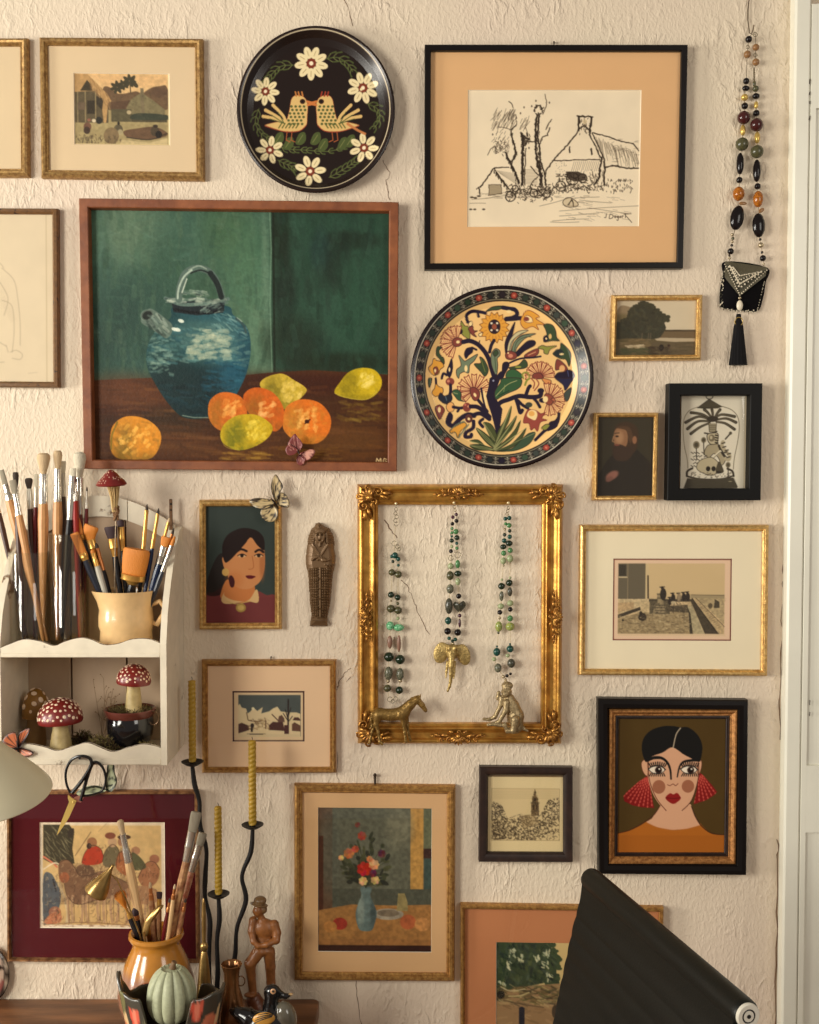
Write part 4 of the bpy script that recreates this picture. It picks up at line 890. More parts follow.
def art_terrace():
    c = Canvas(613, 558, 732, 641, 3.2, (226,196,158)); c.crop(0,0,1)
    c.rect(612, 557, 733, 642, (110,52,40)); c.rect(614.3, 559.8, 730.3, 639.4, (232,200,164)); c.rect(614.8,560.3,729.8,638.9,(228,194,160))
    c.rect(618, 563.7, 724.5, 634, (206,178,132)); c.crop(610, 560, 6.3)
    K = (62,54,42); M = (130,112,84)
    c.rect(50, 22, 722, 220, (204,176,128)); c.blend(c.noise(30, 4, (3,1)), (216,190,144), .5, c.mask([(245,25),(720,25),(720,220),(245,220)]))
    c.rect(510, 218, 722, 290, (160,142,106)); c.rect(50, 22, 110, 270, (104,94,74)); c.rect(112, 22, 222, 245, (112,102,80)); c.rect(55, 30, 100, 102, (64,58,46)); c.rect(52, 105, 108, 112, (200,180,140)); c.rect(222, 22, 244, 250, (206,182,136)); c.line([(238,100),(240,240)], 1.4, (54,46,36))
    for i in range(40): c.line([(112,28+i*5.5),(222,28+i*5.5)], .35, (84,74,58), .6); 
    for i in range(12): c.line([(115+i*9,22),(115+i*9,245)], .3, (84,74,58), .5)
    c.rect(50, 245, 250, 330, (204,180,136)); c.poly([(50,270),(150,265),(150,310),(50,330)], (190,160,116)); c.poly([(50,345),(190,295),(195,315),(50,368)], (70,60,46)); c.rect(195, 260, 250, 350, (196,172,128))
    c.poly([(50,370),(190,330),(360,330),(490,325),(505,465),(50,465)], (176,154,112)); c.blend(c.noise(3, 8, (1.5,.6)), (128,108,76), .7, c.mask([(50,370),(190,330),(490,325),(505,465),(50,465)]))
    c.rect(245, 245, 520, 262, (78,68,52)); c.rect(250, 262, 380, 340, (100,88,66)); c.poly([(370,290),(490,280),(495,330),(370,325)], (92,80,60))
    c.poly([(295,210),(340,210),(335,280),(352,320),(355,345),(262,342),(275,315),(300,280)], (150,132,98)); 
    for y in (215,240,285,300,318,335): c.line([(285 if y>280 else 298,y),(350 if y>280 else 338,y)], 1.0, (84,74,56), .9)
    for x, y, s in ((335,215,1.0),(398,240,.7),(435,240,.7),(465,235,.7),(490,232,.7),(378,262,.6)):
        c.ell(x, y, 20*s, 38*s, (52,44,36)); c.ell(x-6*s, y-38*s, 9*s, 12*s, (58,48,38)); c.line([(x-22*s,y-44*s),(x+8*s,y-46*s)], .9, (40,34,28))
    c.ell(435, 238, 12, 30, (150,130,100)); c.ell(400, 268, 16, 10, (196,176,136)); 
    c.poly([(518,240),(540,238),(722,420),(722,465),(680,465),(560,320)], (190,164,120)); c.poly([(505,250),(520,242),(690,465),(600,465)], (74,64,48)); c.poly([(490,290),(520,290),(598,465),(528,465)], (176,160,122)); c.poly([(492,300),(508,340),(525,465),(505,465)], (64,56,42)); c.poly([(545,240),(722,240),(722,400)], (182,160,118))
    for _ in range(60): x = random.uniform(560,720); y = random.uniform(235,380); c.line([(x,y),(x+14,y)], .35, (130,112,82), .5)
    c.poly([(655,300),(660,245),(690,262),(690,300)], (76,66,50)); c.ell(632, 288, 14, 18, (96,82,60)); c.ell(205, 360, 26, 26, (60,50,38)); c.ell(195, 335, 10, 12, (50,42,32)); c.ell(82, 380, 7, 7, (50,42,32))
    rt = random.Random(12)
    for _ in range(260):
        x = rt.uniform(55,500); y = rt.uniform(345,462); c.line([(x,y),(x+rt.uniform(5,16),y)], rt.uniform(.4,.9), rt.choice([(96,80,58),(120,100,72),(206,186,142)]), .6)
    for _ in range(90): x = rt.uniform(255,500); y = rt.uniform(262,330); c.line([(x,y),(x+rt.uniform(-6,6),y+rt.uniform(3,10))], .6, rt.choice([(50,42,34),(70,60,46),(150,130,98)]), .7)
    for i in range(16): x = 545+i*9; y = 262+i*11; c.line([(x,y),(x+18,y-8)], .5, (120,100,72), .7)
    c.line([(510,218),(720,222)], .6, (90,76,56), .8); c.line([(540,238),(722,418)], .7, (90,76,56), .8); c.line([(518,240),(680,465)], .7, (50,42,32), .9)
    c.rect(50, 465, 730, 480, (214,188,146), .6); c.tone(c.noise(1.6, 10), .86, 1.1, c.mask([(50,240),(720,240),(720,465),(50,465)])); return c

def art_earrings():
    c = Canvas(617, 719, 729, 857, 3.2, (80,60,26)); c.crop(590, 690, 4.818); K = (24,22,20)
    c.blend(c.noise(18, 4), (70,50,20), .5)
    SK = (212,160,124)
    def fan(pts, box):
        m = c.mask(pts); c.poly(pts, (124,24,22)); r = random.Random(3); old = c.clip; c.clip = m
        x0, y0, ax, ay, n1, n2, R0, R1 = box
        for i in range(n1):
            a = ax+(ay-ax)*(i+.5)/n1
            for j in range(n2):
                q = R0+(R1-R0)*(j+(.5 if i % 2 else 0))/n2; c.ell(x0+math.cos(a)*q, y0+math.sin(a)*q, 7.5, 3.6, (196,80,66), .95, a)
        c.clip = old
    fan([(278,412),(310,568),(255,565),(205,555),(165,535),(162,510),(178,490),(235,440)], (285,395,1.42,2.7,10,8,34,176))
    fan([(525,395),(545,410),(590,460),(612,490),(600,505),(560,530),(500,550),(515,480)], (520,385,.55,1.75,8,7,34,160))
    c.blob([(135,690),(190,678),(240,655),(285,628),(300,640),(400,674),(500,652),(530,640),(545,655),(590,690),(660,698),(700,700),(700,850),(100,850),(100,700)], (172,98,30)); c.poly([(130,700),(130,800),(670,800),(670,700)], (160,90,28), .6)
    c.poly([(337,560),(300,618),(272,636),(320,660),(400,674),(470,668),(532,650),(505,605),(487,550),(400,520)], SK)
    c.line([(138,690),(200,672),(270,632),(310,600),(337,560)], .8, (70,30,18), .9, True); c.line([(490,560),(510,610),(540,655),(590,690),(656,697)], .9, (50,26,16), .9, True); c.line([(275,638),(330,662),(400,674),(470,668),(530,653)], .6, (180,110,60), .8, True)
    c.blob([(272,350),(300,300),(350,285),(400,272),(450,290),(500,315),(522,350),(522,410),(512,470),(490,530),(450,575),(410,595),(370,582),(320,530),(285,450)], SK)
    c.blob([(247,350),(262,335),(275,345),(278,410),(262,405),(250,380)], SK, 1, (90,50,34), .6); c.blob([(520,345),(535,340),(536,370),(525,405),(518,400)], SK, 1, (90,50,34), .6)
    c.blob([(265,345),(248,290),(255,235),(290,195),(345,175),(400,174),(430,180),(470,180),(515,215),(538,265),(535,320),(525,342),(500,335),(450,310),(395,276),(350,300),(300,318),(278,335)], K)
    c.line([(433,183),(412,215),(398,280)], .9, (200,180,150), 1, True)
    c.line([(280,345),(285,430),(320,520),(368,580)], .7, (90,40,26), 1, True); c.line([(522,350),(520,430),(490,530),(445,580)], .7, (70,32,22), 1, True)
    c.line([(275,338),(310,325),(345,328),(372,350),(386,385),(390,428)], 3.3, K, 1, True, (1,.5)); c.line([(524,338),(490,338),(450,345),(430,370),(420,418)], 3.0, K, 1, True, (1,.4)); c.line([(275,340),(300,328),(340,326)], 2.6, K, 1, True)
    for s, cx in ((1,325),(-1,480)):
        c.blob([(cx-42,382),(cx-20,368),(cx+15,368),(cx+34,385),(cx+10,402),(cx-20,400)], (236,220,196), 1, K, .6); c.ell(cx+4, 385, 17, 17, (52,32,24)); c.ell(cx+4, 385, 9, 9, (16,12,12)); c.ell(cx+8, 380, 4, 4, (240,230,210)); c.line([(cx-46,380),(cx-20,366),(cx+15,366),(cx+38,383)], 1.0, K, 1, True)
        for k in range(9):
            x = cx-34+k*8.5; c.line([(x,368-abs(k-4)*-1.5-6),(x+(k-4)*2.2,346+abs(k-4)*1.8)], 1.15, K); 
            if k < 8: c.line([(x+3,400),(x+3+(k-4)*2.2,414)], .95, K)
    c.ell(332, 466, 31, 33, (156,98,70)); c.ell(472, 463, 30, 31, (156,98,70))
    c.line([(373,455),(385,460),(400,452),(412,460),(424,450)], .7, (110,60,44), 1, True)
    c.blob([(364,518),(385,497),(402,502),(420,495),(438,520),(420,540),(402,548),(380,538)], (140,28,26)); c.line([(366,518),(402,522),(437,518)], .6, (80,14,14), .9, True)
    return c

def art_portrait():
    c = Canvas(205, 505, 275, 623, 3.2, (48,56,52)); c.crop(190, 470, 5.119); K = (34,24,22)
    c.blend(c.noise(24, 4), (58,66,60), .5)
    c.blob([(80,640),(120,625),(180,600),(260,660),(340,620),(390,640),(440,650),(450,800),(60,800)], (108,52,50)); c.blend(c.noise(14, 5), (92,40,44), .4, c.mask([(80,650),(435,650),(435,780),(80,780)]))
    SK = (186,124,76)
    c.blob([(90,640),(80,600),(110,500),(150,430),(190,440),(220,520),(200,600),(150,640)], K, .75)
    c.blob([(190,560),(240,590),(320,580),(335,620),(350,660),(260,680),(165,660),(160,620)], (180,110,60)); c.blob([(160,660),(190,600),(175,640),(230,668),(300,665),(340,610),(352,660),(340,680),(290,670),(240,680),(180,684)], (196,160,108))
    c.blob([(185,420),(200,360),(250,330),(320,320),(370,370),(382,420),(382,500),(365,560),(330,595),(290,610),(240,600),(200,560),(185,490)], SK); c.blob([(165,450),(185,445),(200,480),(195,520),(175,500)], SK)
    c.ell(230, 560, 40, 40, (176,104,56), .5, 0, .6); c.ell(370, 480, 14, 80, (150,88,50), .6, 0, .5)
    c.blob([(178,470),(165,420),(170,370),(200,325),(260,298),(310,300),(350,315),(378,350),(380,410),(345,385),(312,345),(280,380),(235,430),(200,465)], K)
    c.line([(238,418),(262,405),(290,415)], 2.2, K, 1, True); c.line([(335,418),(355,408),(376,420)], 2.2, K, 1, True)
    for cx in (266, 352): c.ell(cx, 438, 20, 9, (206,166,120)); c.ell(cx, 438, 9, 9, (40,26,20)); c.line([(cx-22,438),(cx,429),(cx+22,438)], .8, K, 1, True)
    c.line([(318,440),(326,490),(318,505),(300,508)], .6, (150,86,48), 1, True); c.blob([(284,542),(305,538),(320,540),(336,545),(318,556),(296,555)], (86,22,28)); c.ell(182, 522, 18, 20, (186,146,80)); c.blob([(200,545),(215,540),(228,565),(225,595),(210,600),(200,575)], (60,24,26))
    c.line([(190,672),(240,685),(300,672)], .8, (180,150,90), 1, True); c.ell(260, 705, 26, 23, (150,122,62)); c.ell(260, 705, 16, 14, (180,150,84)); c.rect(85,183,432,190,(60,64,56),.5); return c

def art_snow():
    c = Canvas(232.5, 691, 304.5, 741.5, 3.4, (60,24,22)); c.crop(0,0,1)
    c.rect(234, 692.4, 303, 740.2, (214,186,144)); c.rect(238.3, 695, 300.6, 736.5, (66,72,68)); c.crop(230, 688, 10.24)
    c.blend(c.noise(6, 3, (2,1)), (92,98,90), .5, c.mask([(85,75),(722,75),(722,250),(85,250)]))
    W = (212,190,146); D = (72,40,32)
    c.poly([(85,180),(100,160),(120,200),(165,210),(180,260),(210,240),(240,200),(280,235),(335,195),(320,260),(400,240),(440,210),(485,190),(520,240),(600,250),(680,250),(722,265),(722,500),(85,500)], W)
    c.ell(236, 210, 14, 14, (230,214,170)); c.poly([(85,370),(120,355),(190,385),(195,430),(85,465)], D); c.poly([(400,380),(440,345),(480,350),(540,340),(560,440),(400,430)], D); c.poly([(490,345),(500,290),(530,275),(555,310),(560,350)], (96,66,52)); c.poly([(640,330),(660,300),(700,300),(722,325),(722,335)], D); c.poly([(635,370),(660,350),(722,385),(722,445),(635,440)], (96,62,46))
    c.line([(430,270),(490,330)], 1, D); c.line([(170,250),(185,330),(260,345),(330,335)], 1.0, (110,84,56)); c.daubs((180,320,400,420), [(150,118,76),(110,84,56),(226,206,164)], 50, 4, 1.2, .5, 1, .6, 5)
    for x in (595,): c.line([(x,470),(x,300),(x+2,120)], 1.6, (40,28,26)); c.line([(x,330),(x-28,220)], .8, (40,28,26)); c.line([(x,300),(x+30,200)], .8, (40,28,26)); c.line([(x,350),(x+44,290)], .8, (40,28,26)); c.line([(x,340),(x-50,260)], .8, (40,28,26))
    c.rect(555, 380, 605, 470, (70,36,32)); c.ell(228, 385, 18, 24, (40,28,24)); c.rect(212, 395, 232, 450, (50,36,28)); c.rect(360, 330, 372, 420, (110,80,56)); c.rect(170, 468, 365, 478, (40,34,28)); c.rect(85,470,722,500,(206,184,142)); c.rect(200,468,340,477,(40,34,28))
    return c

def art_vase():
    # plain generic flower still life in the colours of the print
    c = Canvas(317, 807, 433, 953, 3, (84,84,68)); c.crop(285, 770, 4.55)
    c.blend(c.noise(24, 3), (104,104,84), .6)
    c.rect(150, 173, 215, 640, (92,66,46)); c.ell(200, 380, 50, 190, (86,88,74), .7, 0, .5); c.rect(570, 173, 630, 600, (176,132,68)); c.rect(630, 173, 668, 355, (96,98,72)); c.rect(630, 355, 668, 400, (60,40,34)); c.rect(632, 400, 668, 560, (58,74,66)); c.ell(520, 260, 60, 90, (120,116,92), .7, 0, .5); c.rect(215,540,668,620,(74,76,62)); c.rect(150,300,175,640,(70,40,26))
    t = c.mask([(150,640),(300,612),(500,615),(668,610),(668,800),(150,800)]); c.blend(t, (164,116,62)); c.blend(c.noise(16, 4, (2,.8)), (120,80,42), .5, t); c.rect(150, 795, 668, 830, (52,28,20)); c.rect(150,770,668,797,(146,100,54))
    # two dishes, jar, fruit
    c.ell(470, 655, 70, 26, (150,138,116)); c.ell(470, 650, 50, 16, (112,98,78)); c.ell(560, 690, 36, 34, (160,84,48)); c.ell(625, 700, 34, 32, (182,126,70)); c.ell(250, 700, 34, 28, (150,50,36)); c.ell(206, 714, 30, 26, (178,120,60)); c.poly([(515,560),(545,560),(558,600),(560,640),(508,640)], (140,124,78))
    # jug shaped vase left of centre
    b = [(345,535),(392,535),(388,570),(405,610),(418,650),(408,700),(392,730),(345,730),(328,700),(322,650),(336,600),(348,570)]
    c.blob(b, (92,108,102)); m = c.mask(b, True); old = c.clip; c.clip = m; c.ell(345, 640, 16, 70, (146,156,140), .6, 0, .5); c.ell(402, 650, 14, 70, (54,66,64), .7, 0, .5); c.clip = old
    r = random.Random(9)
    for _ in range(90):
        a = r.uniform(-PI, 0)*.98; L = r.uniform(60, 250)*(.6+.4*abs(math.sin(a))); x, y = 368+math.cos(a)*L*.62, 520+math.sin(a)*L*.9
        c.line([(368,535),(368+(x-368)*.4,480+(y-480)*.4),(x,y)], .8, (48,52,36), .6, True); 
        b = a+r.uniform(-.6,.6); c.ell(x, y, r.uniform(10,26), r.uniform(5,10), r.choice([(44,48,34),(56,60,40),(36,40,32),(70,72,46)]), .9, b)
    for x, y, R, col in ((350,300,22,(150,64,44)),(290,380,26,(176,98,66)),(255,400,14,(214,166,100)),(360,450,36,(168,36,30)),(405,430,26,(206,150,100)),(355,505,22,(206,174,110)),(410,500,22,(196,160,96)),(320,360,18,(170,80,50)),(440,380,20,(88,44,52)),(330,250,14,(110,56,48)),(400,470,20,(96,34,52)),(385,405,16,(190,110,70))):
        for k in range(7): a = k*.9; c.ell(x+math.cos(a)*R*.45, y+math.sin(a)*R*.45, R*.5, R*.38, tuple(max(0,min(255,v+r.uniform(-18,18))) for v in col), .95, a)
    c.tone(c.noise(3, 12), .88, 1.1); return c

def art_church():
    c = Canvas(488, 777, 564, 853, 3.2, (222,200,150)); c.crop(450, 755, 3.561); K = (66,54,38)
    c.rect(148, 120, 390, 304, (212,188,138)); c.line([(148,120),(390,120),(390,304),(148,304),(148,120)], .4, (150,128,90)); r = random.Random(4)
    def scr(pts, n, w=.5, al=.75, L=8):
        xs = [p[0] for p in pts]; ys = [p[1] for p in pts]; m = c.mask(pts); old = c.clip; c.clip = m
        for _ in range(n): x = r.uniform(min(xs), max(xs)); y = r.uniform(min(ys), max(ys)); a = r.uniform(0, PI); l = r.uniform(2, L); c.line([(x,y),(x+math.cos(a)*l,y+math.sin(a)*l)], w, K, al)
        c.clip = old
    c.poly([(289,216),(289,172),(292,168),(292,152),(297,146),(302,118),(307,146),(313,152),(313,168),(317,172),(317,216)], (120,98,66)); scr([(289,216),(289,172),(292,150),(302,120),(313,150),(317,172),(317,216)], 90, .6)
    c.rect(296,176,301,196,(66,52,36)); c.rect(306,176,311,196,(66,52,36)); c.rect(298,154,307,164,(60,48,34))
    for y in (168,172,200): c.line([(288,y),(318,y)], .5, K)
    scr([(148,160),(185,180),(205,225),(200,300),(148,303)], 380, .8); scr([(205,225),(250,210),(320,215),(350,160),(390,150),(390,270),(350,290),(300,303),(200,303)], 900, .8); scr([(148,265),(390,265),(390,303),(148,303)], 160, .5)
    c.poly([(250,215),(300,210),(320,240),(260,262)], (150,126,86), .5); scr([(205,232),(250,240),(230,285),(205,260)], 30, .4); c.ell(355,285,12,8,(206,182,134),.8)
    for i in range(8): c.line([(150,128+i*4),(385,126+i*4)], .25, K, .25)
    return c

def art_trees():
    c = Canvas(495, 942, 628, 1064, 3, (206,180,120)); c.crop(490, 935, 7.445)
    c.blend(c.noise(16, 5), (190,160,104), .5); g = [(40,60),(430,60),(470,120),(500,190),(490,330),(440,350),(300,380),(40,440)]
    c.poly(g, (54,66,44)); c.leafy(g[1:6], [(48,62,42),(60,74,48)], 14, 34, 3, 6); m = c.mask(g)
    c.daubs((40,60,500,430), [(38,54,38),(66,80,50),(48,60,50),(84,92,56),(30,40,34),(72,84,66)], 320, 5, 2.4, 1.2, 1.0, .6, 3, m)
    for x, y in ((165,140),(230,175),(345,185),(420,140),(440,315),(140,230),(410,220),(90,380)): c.daubs((x-22,y-26,x+22,y+26), [(176,180,144),(206,200,156)], 9, 3, 1.4, 1, .8, .8, int(x))
    c.poly([(40,430),(300,380),(520,360),(560,500),(1000,520),(1000,960),(40,960)], (150,118,80)); c.daubs((40,380,540,520), [(84,84,48),(120,100,62),(176,156,104),(62,56,40),(104,84,56)], 170, 9, 1.8, .1, .5, .6, 5); c.daubs((40,500,980,950), [(164,130,92),(140,106,70),(120,94,64),(180,146,100)], 200, 9, 2.2, .1, .5, .5, 6)
    c.line([(80,390),(150,420),(260,405)], 1.0, (196,176,130), .9, True); c.line([(140,460),(220,455),(290,430)], 1.2, (190,170,116), .9, True); c.line([(100,490),(250,520),(400,540)], 1.0, (90,72,50), .9, True)
    c.rect(215, 545, 258, 700, (34,36,44)); c.ell(236, 550, 18, 14, (34,36,44)); c.ell(485, 570, 24, 50, (70,58,44)); c.ell(80, 450, 30, 30, (40,36,28)); return c

def art_camels():
    c = Canvas(39, 822, 166, 929, 3, (226,208,180)); c.crop(0,0,1); c.rect(43, 825.5, 161.5, 925, (206,170,112)); c.crop(30, 780, 4.818)
    c.blend(c.noise(40, 3), (214,182,126), .6, c.mask([(60,210),(635,210),(635,600),(60,600)])); r = random.Random(6)
    c.poly([(64,215),(190,215),(215,250),(205,330),(215,400),(180,420),(100,400),(64,380)], (66,60,44))
    for _ in range(60): x = r.uniform(66,180); y = r.uniform(215,390); c.line([(x,y),(x+r.uniform(10,26),y+r.uniform(14,34))], .7, (150,140,104), .5)
    c.blob([(180,250),(210,232),(212,260),(190,280)], (60,52,42)); c.line([(66,370),(110,400),(130,420)], 1.8, (206,120,90), 1, True); c.line([(66,430),(120,400),(160,420)], 1.4, (226,206,170), 1, True)
    c.blob([(64,470),(100,450),(130,500),(150,560),(130,640),(90,680),(64,690)], (92,96,96)); c.blend(c.noise(6, 7), (70,74,80), .6, c.mask([(64,460),(150,500),(140,640),(64,690)])); c.line([(110,480),(125,530)], .8, (40,40,44))
    for k in range(5): c.ell(112+k*3, 480+k*14, 4, 3, (40,38,40))
    c.line([(140,500),(165,570),(180,640),(175,690)], 2.4, (206,184,140), 1, True); c.ell(120, 640, 30, 30, (176,104,70), .7); c.blob([(66,690),(110,640),(150,650),(140,690)], (186,116,80))
    # camel bodies
    br = (136,100,72)
    c.blob([(140,400),(180,385),(215,420),(240,460),(300,455),(350,440),(420,470),(470,500),(480,560),(430,570),(330,575),(230,600),(180,560),(165,500),(140,470)], br); c.blob([(225,420),(270,405),(310,430),(300,465),(240,470)], (112,84,62)); c.ell(165, 470, 24, 26, (176,100,64)); c.blend(c.noise(3, 9), (96,70,52), .6, c.mask([(140,400),(480,400),(480,600),(140,600)]))
    for x in (180,205,255,275,330,360,395,420,460,475,510,530,560,590,610): c.line([(x,560),(x+r.uniform(-8,8),620),(x+r.uniform(-8,8),685)], 2.6, (176,140,104), .9, True); c.line([(x+6,570),(x+8,680)], .6, (96,70,52), .8)
    c.blob([(520,470),(560,400),(600,395),(625,430),(610,490),(560,520)], (160,108,74)); c.blob([(470,520),(560,510),(620,540),(600,590),(500,590)], (164,122,86)); c.ell(600, 380, 24, 22, (160,108,80)); c.ell(510, 340, 22, 20, (170,124,90))
    # riders
    c.blob([(250,400),(265,350),(300,315),(340,330),(355,370),(345,400),(290,410)], (176,62,40)); c.ell(300, 300, 24, 24, (150,104,70)); c.ell(285,318,12,14,(60,44,36)); c.blob([(350,390),(365,340),(400,310),(430,340),(430,400),(370,420)], (110,98,70)); c.ell(398, 300, 22, 24, (186,150,112)); c.ell(388, 268, 26, 16, (126,74,54)); c.blob([(415,420),(430,350),(480,340),(495,400),(470,460)], (164,100,62)); c.ell(438, 298, 14, 20, (160,116,84)); c.ell(455, 275, 32, 12, (70,50,40)); c.blob([(490,350),(530,370),(560,420),(500,430)], (90,88,60))
    
    for bx, n_, L_ in (((140,390,480,600),150,16),((480,400,620,600),80,14),((250,310,500,460),90,12),((66,440,150,690),60,14),((64,560,630,690),120,20)):
        for _ in range(n_): x = r.uniform(bx[0],bx[2]); y = r.uniform(bx[1],bx[3]); a = r.uniform(.6,2.4); c.line([(x,y),(x+math.cos(a)*L_*.5,y+math.sin(a)*L_*.5),(x+math.cos(a+.5)*L_,y+math.sin(a+.5)*L_)], .5, r.choice([(70,50,38),(90,66,48),(214,184,136),(60,44,36)]), .55, True)
    for p in ([(140,400),(180,385),(215,420),(240,460),(300,455),(350,440),(420,470),(480,500)], [(250,400),(265,350),(300,315),(340,330),(355,370)], [(350,390),(365,340),(400,310),(430,340),(430,400)], [(415,420),(430,350),(480,340),(495,400)], [(165,500),(180,560),(230,600),(330,575)], [(520,470),(560,400),(600,395),(625,430)]): c.line(p, .6, (70,48,36), .85, True)
    c.line([(218,365),(295,250)], .7, (120,96,66)); c.line([(330,250),(370,210)], .5, (170,140,100)); c.line([(64,700),(180,690),(300,688),(480,700)], .8, (120,90,60), .8, True)
    c.ell(440,560,26,26,(196,106,50),.7); c.daubs((64,680,500,712), [(186,150,106),(140,104,72)], 60, 5, 1, 0, .5, .6, 4); c.tone(c.noise(5, 22), .95, 1.04); return c
# ================================================================== ROOM, LIGHT, CAMERA
sc = bpy.context.scene
cam_d = bpy.data.cameras.new('camera'); cam = bpy.data.objects.new('camera', cam_d); COL.objects.link(cam)
cam.location = (0, CAM_Y, CAM_Z); cam.rotation_euler = (math.radians(90)-PITCH, 0, 0)
cam_d.sensor_fit = 'VERTICAL'; cam_d.sensor_height = 24; cam_d.lens = 24*F_PX/1024; cam_d.clip_start = 0.05
sc.camera = cam
sc.view_settings.view_transform = 'Standard'; sc.view_settings.look = 'None'; sc.view_settings.gamma = 1; sc.view_settings.use_curve_mapping = False
sc.view_settings.exposure = 0.0

def wall_material():
    m = bpy.data.materials.new('rough_stucco'); m.use_nodes = True; nt = m.node_tree; N = nt.nodes; L = nt.links; b = N['Principled BSDF']; b.inputs['Roughness'].default_value = .62; b.inputs['Specular IOR Level'].default_value = .35
    tc = N.new('ShaderNodeTexCoord')
    def noise(scale, sx, sz, det=4, dist=0.0, ro=.5):
        mp = N.new('ShaderNodeMapping'); mp.inputs['Scale'].default_value = (sx, 1, sz); L.new(tc.outputs['Object'], mp.inputs['Vector'])
        n = N.new('ShaderNodeTexNoise'); n.inputs['Scale'].default_value = scale; n.inputs['Detail'].default_value = det; n.inputs['Distortion'].default_value = dist; n.inputs['Roughness'].default_value = ro; L.new(mp.outputs[0], n.inputs['Vector']); return n.outputs['Fac']
    def ramp(s, lo, hi):
        r = N.new('ShaderNodeMapRange'); r.interpolation_type = 'SMOOTHSTEP'; r.inputs['From Min'].default_value = lo; r.inputs['From Max'].default_value = hi; L.new(s, r.inputs['Value']); return r.outputs[0]
    def mul(a, c):
        q = N.new('ShaderNodeMath'); q.operation = 'MULTIPLY'; L.new(a, q.inputs[0])
        if isinstance(c, float): q.inputs[1].default_value = c
        else: L.new(c, q.inputs[1])
        return q.outputs[0]
    def add(a, c):
        q = N.new('ShaderNodeMath'); q.operation = 'ADD'; L.new(a, q.inputs[0]); L.new(c, q.inputs[1]); return q.outputs[0]
    drips = ramp(noise(46, 1.5, .7, 3, .9), .44, .76)
    fine = ramp(noise(120, 1.4, .8, 3, .5), .35, .8)
    patch = ramp(noise(6.5, 1, .8, 3), .42, .60)
    big = noise(7, 1, 1, 2)
    h = add(add(mul(mul(drips, patch), 1.0), mul(fine, .34)), mul(big, 1.6))
    bp = N.new('ShaderNodeBump'); bp.inputs['Strength'].default_value = .7; bp.inputs['Distance'].default_value = .0030
    L.new(h, bp.inputs['Height']); L.new(bp.outputs[0], b.inputs['Normal'])
    rp = N.new('ShaderNodeValToRGB'); rp.color_ramp.elements[0].position = .3; rp.color_ramp.elements[1].position = .7
    rp.color_ramp.elements[0].color = (*lin(WALL_A), 1); rp.color_ramp.elements[1].color = (*lin(WALL_B), 1)
    L.new(noise(2.2, 1, 1, 3), rp.inputs['Fac']); L.new(rp.outputs[0], b.inputs['Base Color'])
    return m
WALL_A = (221,202,181); WALL_B = (225,210,184)
w = MB(); w.box(-2.6, 1.7, 0, .12, 0, 2.75); wall = w.build('wall_back', wall_material(), loc=(0,0,0), smooth=False); wall['kind'] = 'structure'
f = MB(); f.box(-2.6, 1.7, -3.4, .12, -.08, 0); fl = f.build('floor', mat('floor_boards', (128,92,58), .5, var=.2, vscale=6, stretch=(.4,6,1), color2=(96,64,38)), loc=(0,0,0), smooth=False); fl['kind'] = 'structure'
# cracks in the plaster
CR = mat('crack_shadow', (112,84,62), .9)
def crack(pts, w=.0007):
    r = random.Random(int(pts[0][0])); q = []
    for i in range(len(pts)-1):
        for k in range(4):
            t = k/4; q.append((pts[i][0]*(1-t)+pts[i+1][0]*t+r.uniform(-1.3,1.3), pts[i][1]*(1-t)+pts[i+1][1]*t+r.uniform(-.8,.8)))
    q.append(pts[-1]); m = MB(); m.tube([P(x, y, .0003) for x, y in q], [w*r.uniform(.3,1.1) for _ in q], 5); o = m.build('crack', CR, wall, smooth=True)
crack([(383,160),(389,172),(386,184),(390,200)], .0009); crack([(344,0),(350,14),(353,26)], .0007); crack([(384,520),(390,528),(397,538)], .0012); crack([(401,580),(408,588),(413,600),(417,612),(430,635)], .0007)
crack([(350,668),(343,674),(338,685),(337,690)], .0009); crack([(338,752),(337,770),(339,784)], .0006); crack([(356,981),(358,1000),(361,1024),(361,1060)], .0008); crack([(346,682),(350,676)], .0008)
crack([(786,520),(782,570),(783,600),(781,640),(780,690),(780,740)], .0011); crack([(778,840),(777,860),(777,930),(776,1000),(776,1060)], .0016)

# door and its casing on the right
white = mat('door_paint', (232,229,212), .35, var=.03, vscale=4, bump=.15, bscale=30)
xr = P(783.5, 512, .0).x
t = MB(); t.box(xr, xr+.032, -.029, 0.02, 0, 2.75, bev=.004); tr = t.build('trim_1', white, loc=(0,0,0)); tr['kind'] = 'structure'
t = MB(); z = lambda py: P(800, py, .03).z
x0 = xr+.0326; stile = P(811, 512, .03).x
t.box(x0, stile, -.028, .0, 0.01, 2.7, bev=.001)
t.box(1.35, 1.42, -.028, 0, .01, 2.7)
for za, zb in ((z(833), z(766)), (.01, .2), (2.5, 2.7)): t.box(stile-.002, 1.36, -.0279, 0, za, zb)
def panel(za, zb):
    for k, (dd, hh) in enumerate(((.0, .023), (.008, .016), (.016, .022), (.024, .014))):
        t.box(stile+dd-.002, 1.36-dd, -hh, -.002, za+dd-.002, zb-dd+.002, bev=.003)
panel(z(766), 2.5); panel(.2, z(833))
door = t.build('door_1', white, loc=(0,0,0)); door['kind'] = 'structure'
hm = mat('worn_hinge_mark', (60,50,40), .8)
for a, b in ((79,84),(92,95),(101,104),(116,120),(700,705),(712,716)):
    t = MB(); t.tube([P(810, a, .0285), P(809+random.uniform(0,1.4), b, .0285)], .0008, 6); t.build('scuff', hm, door)

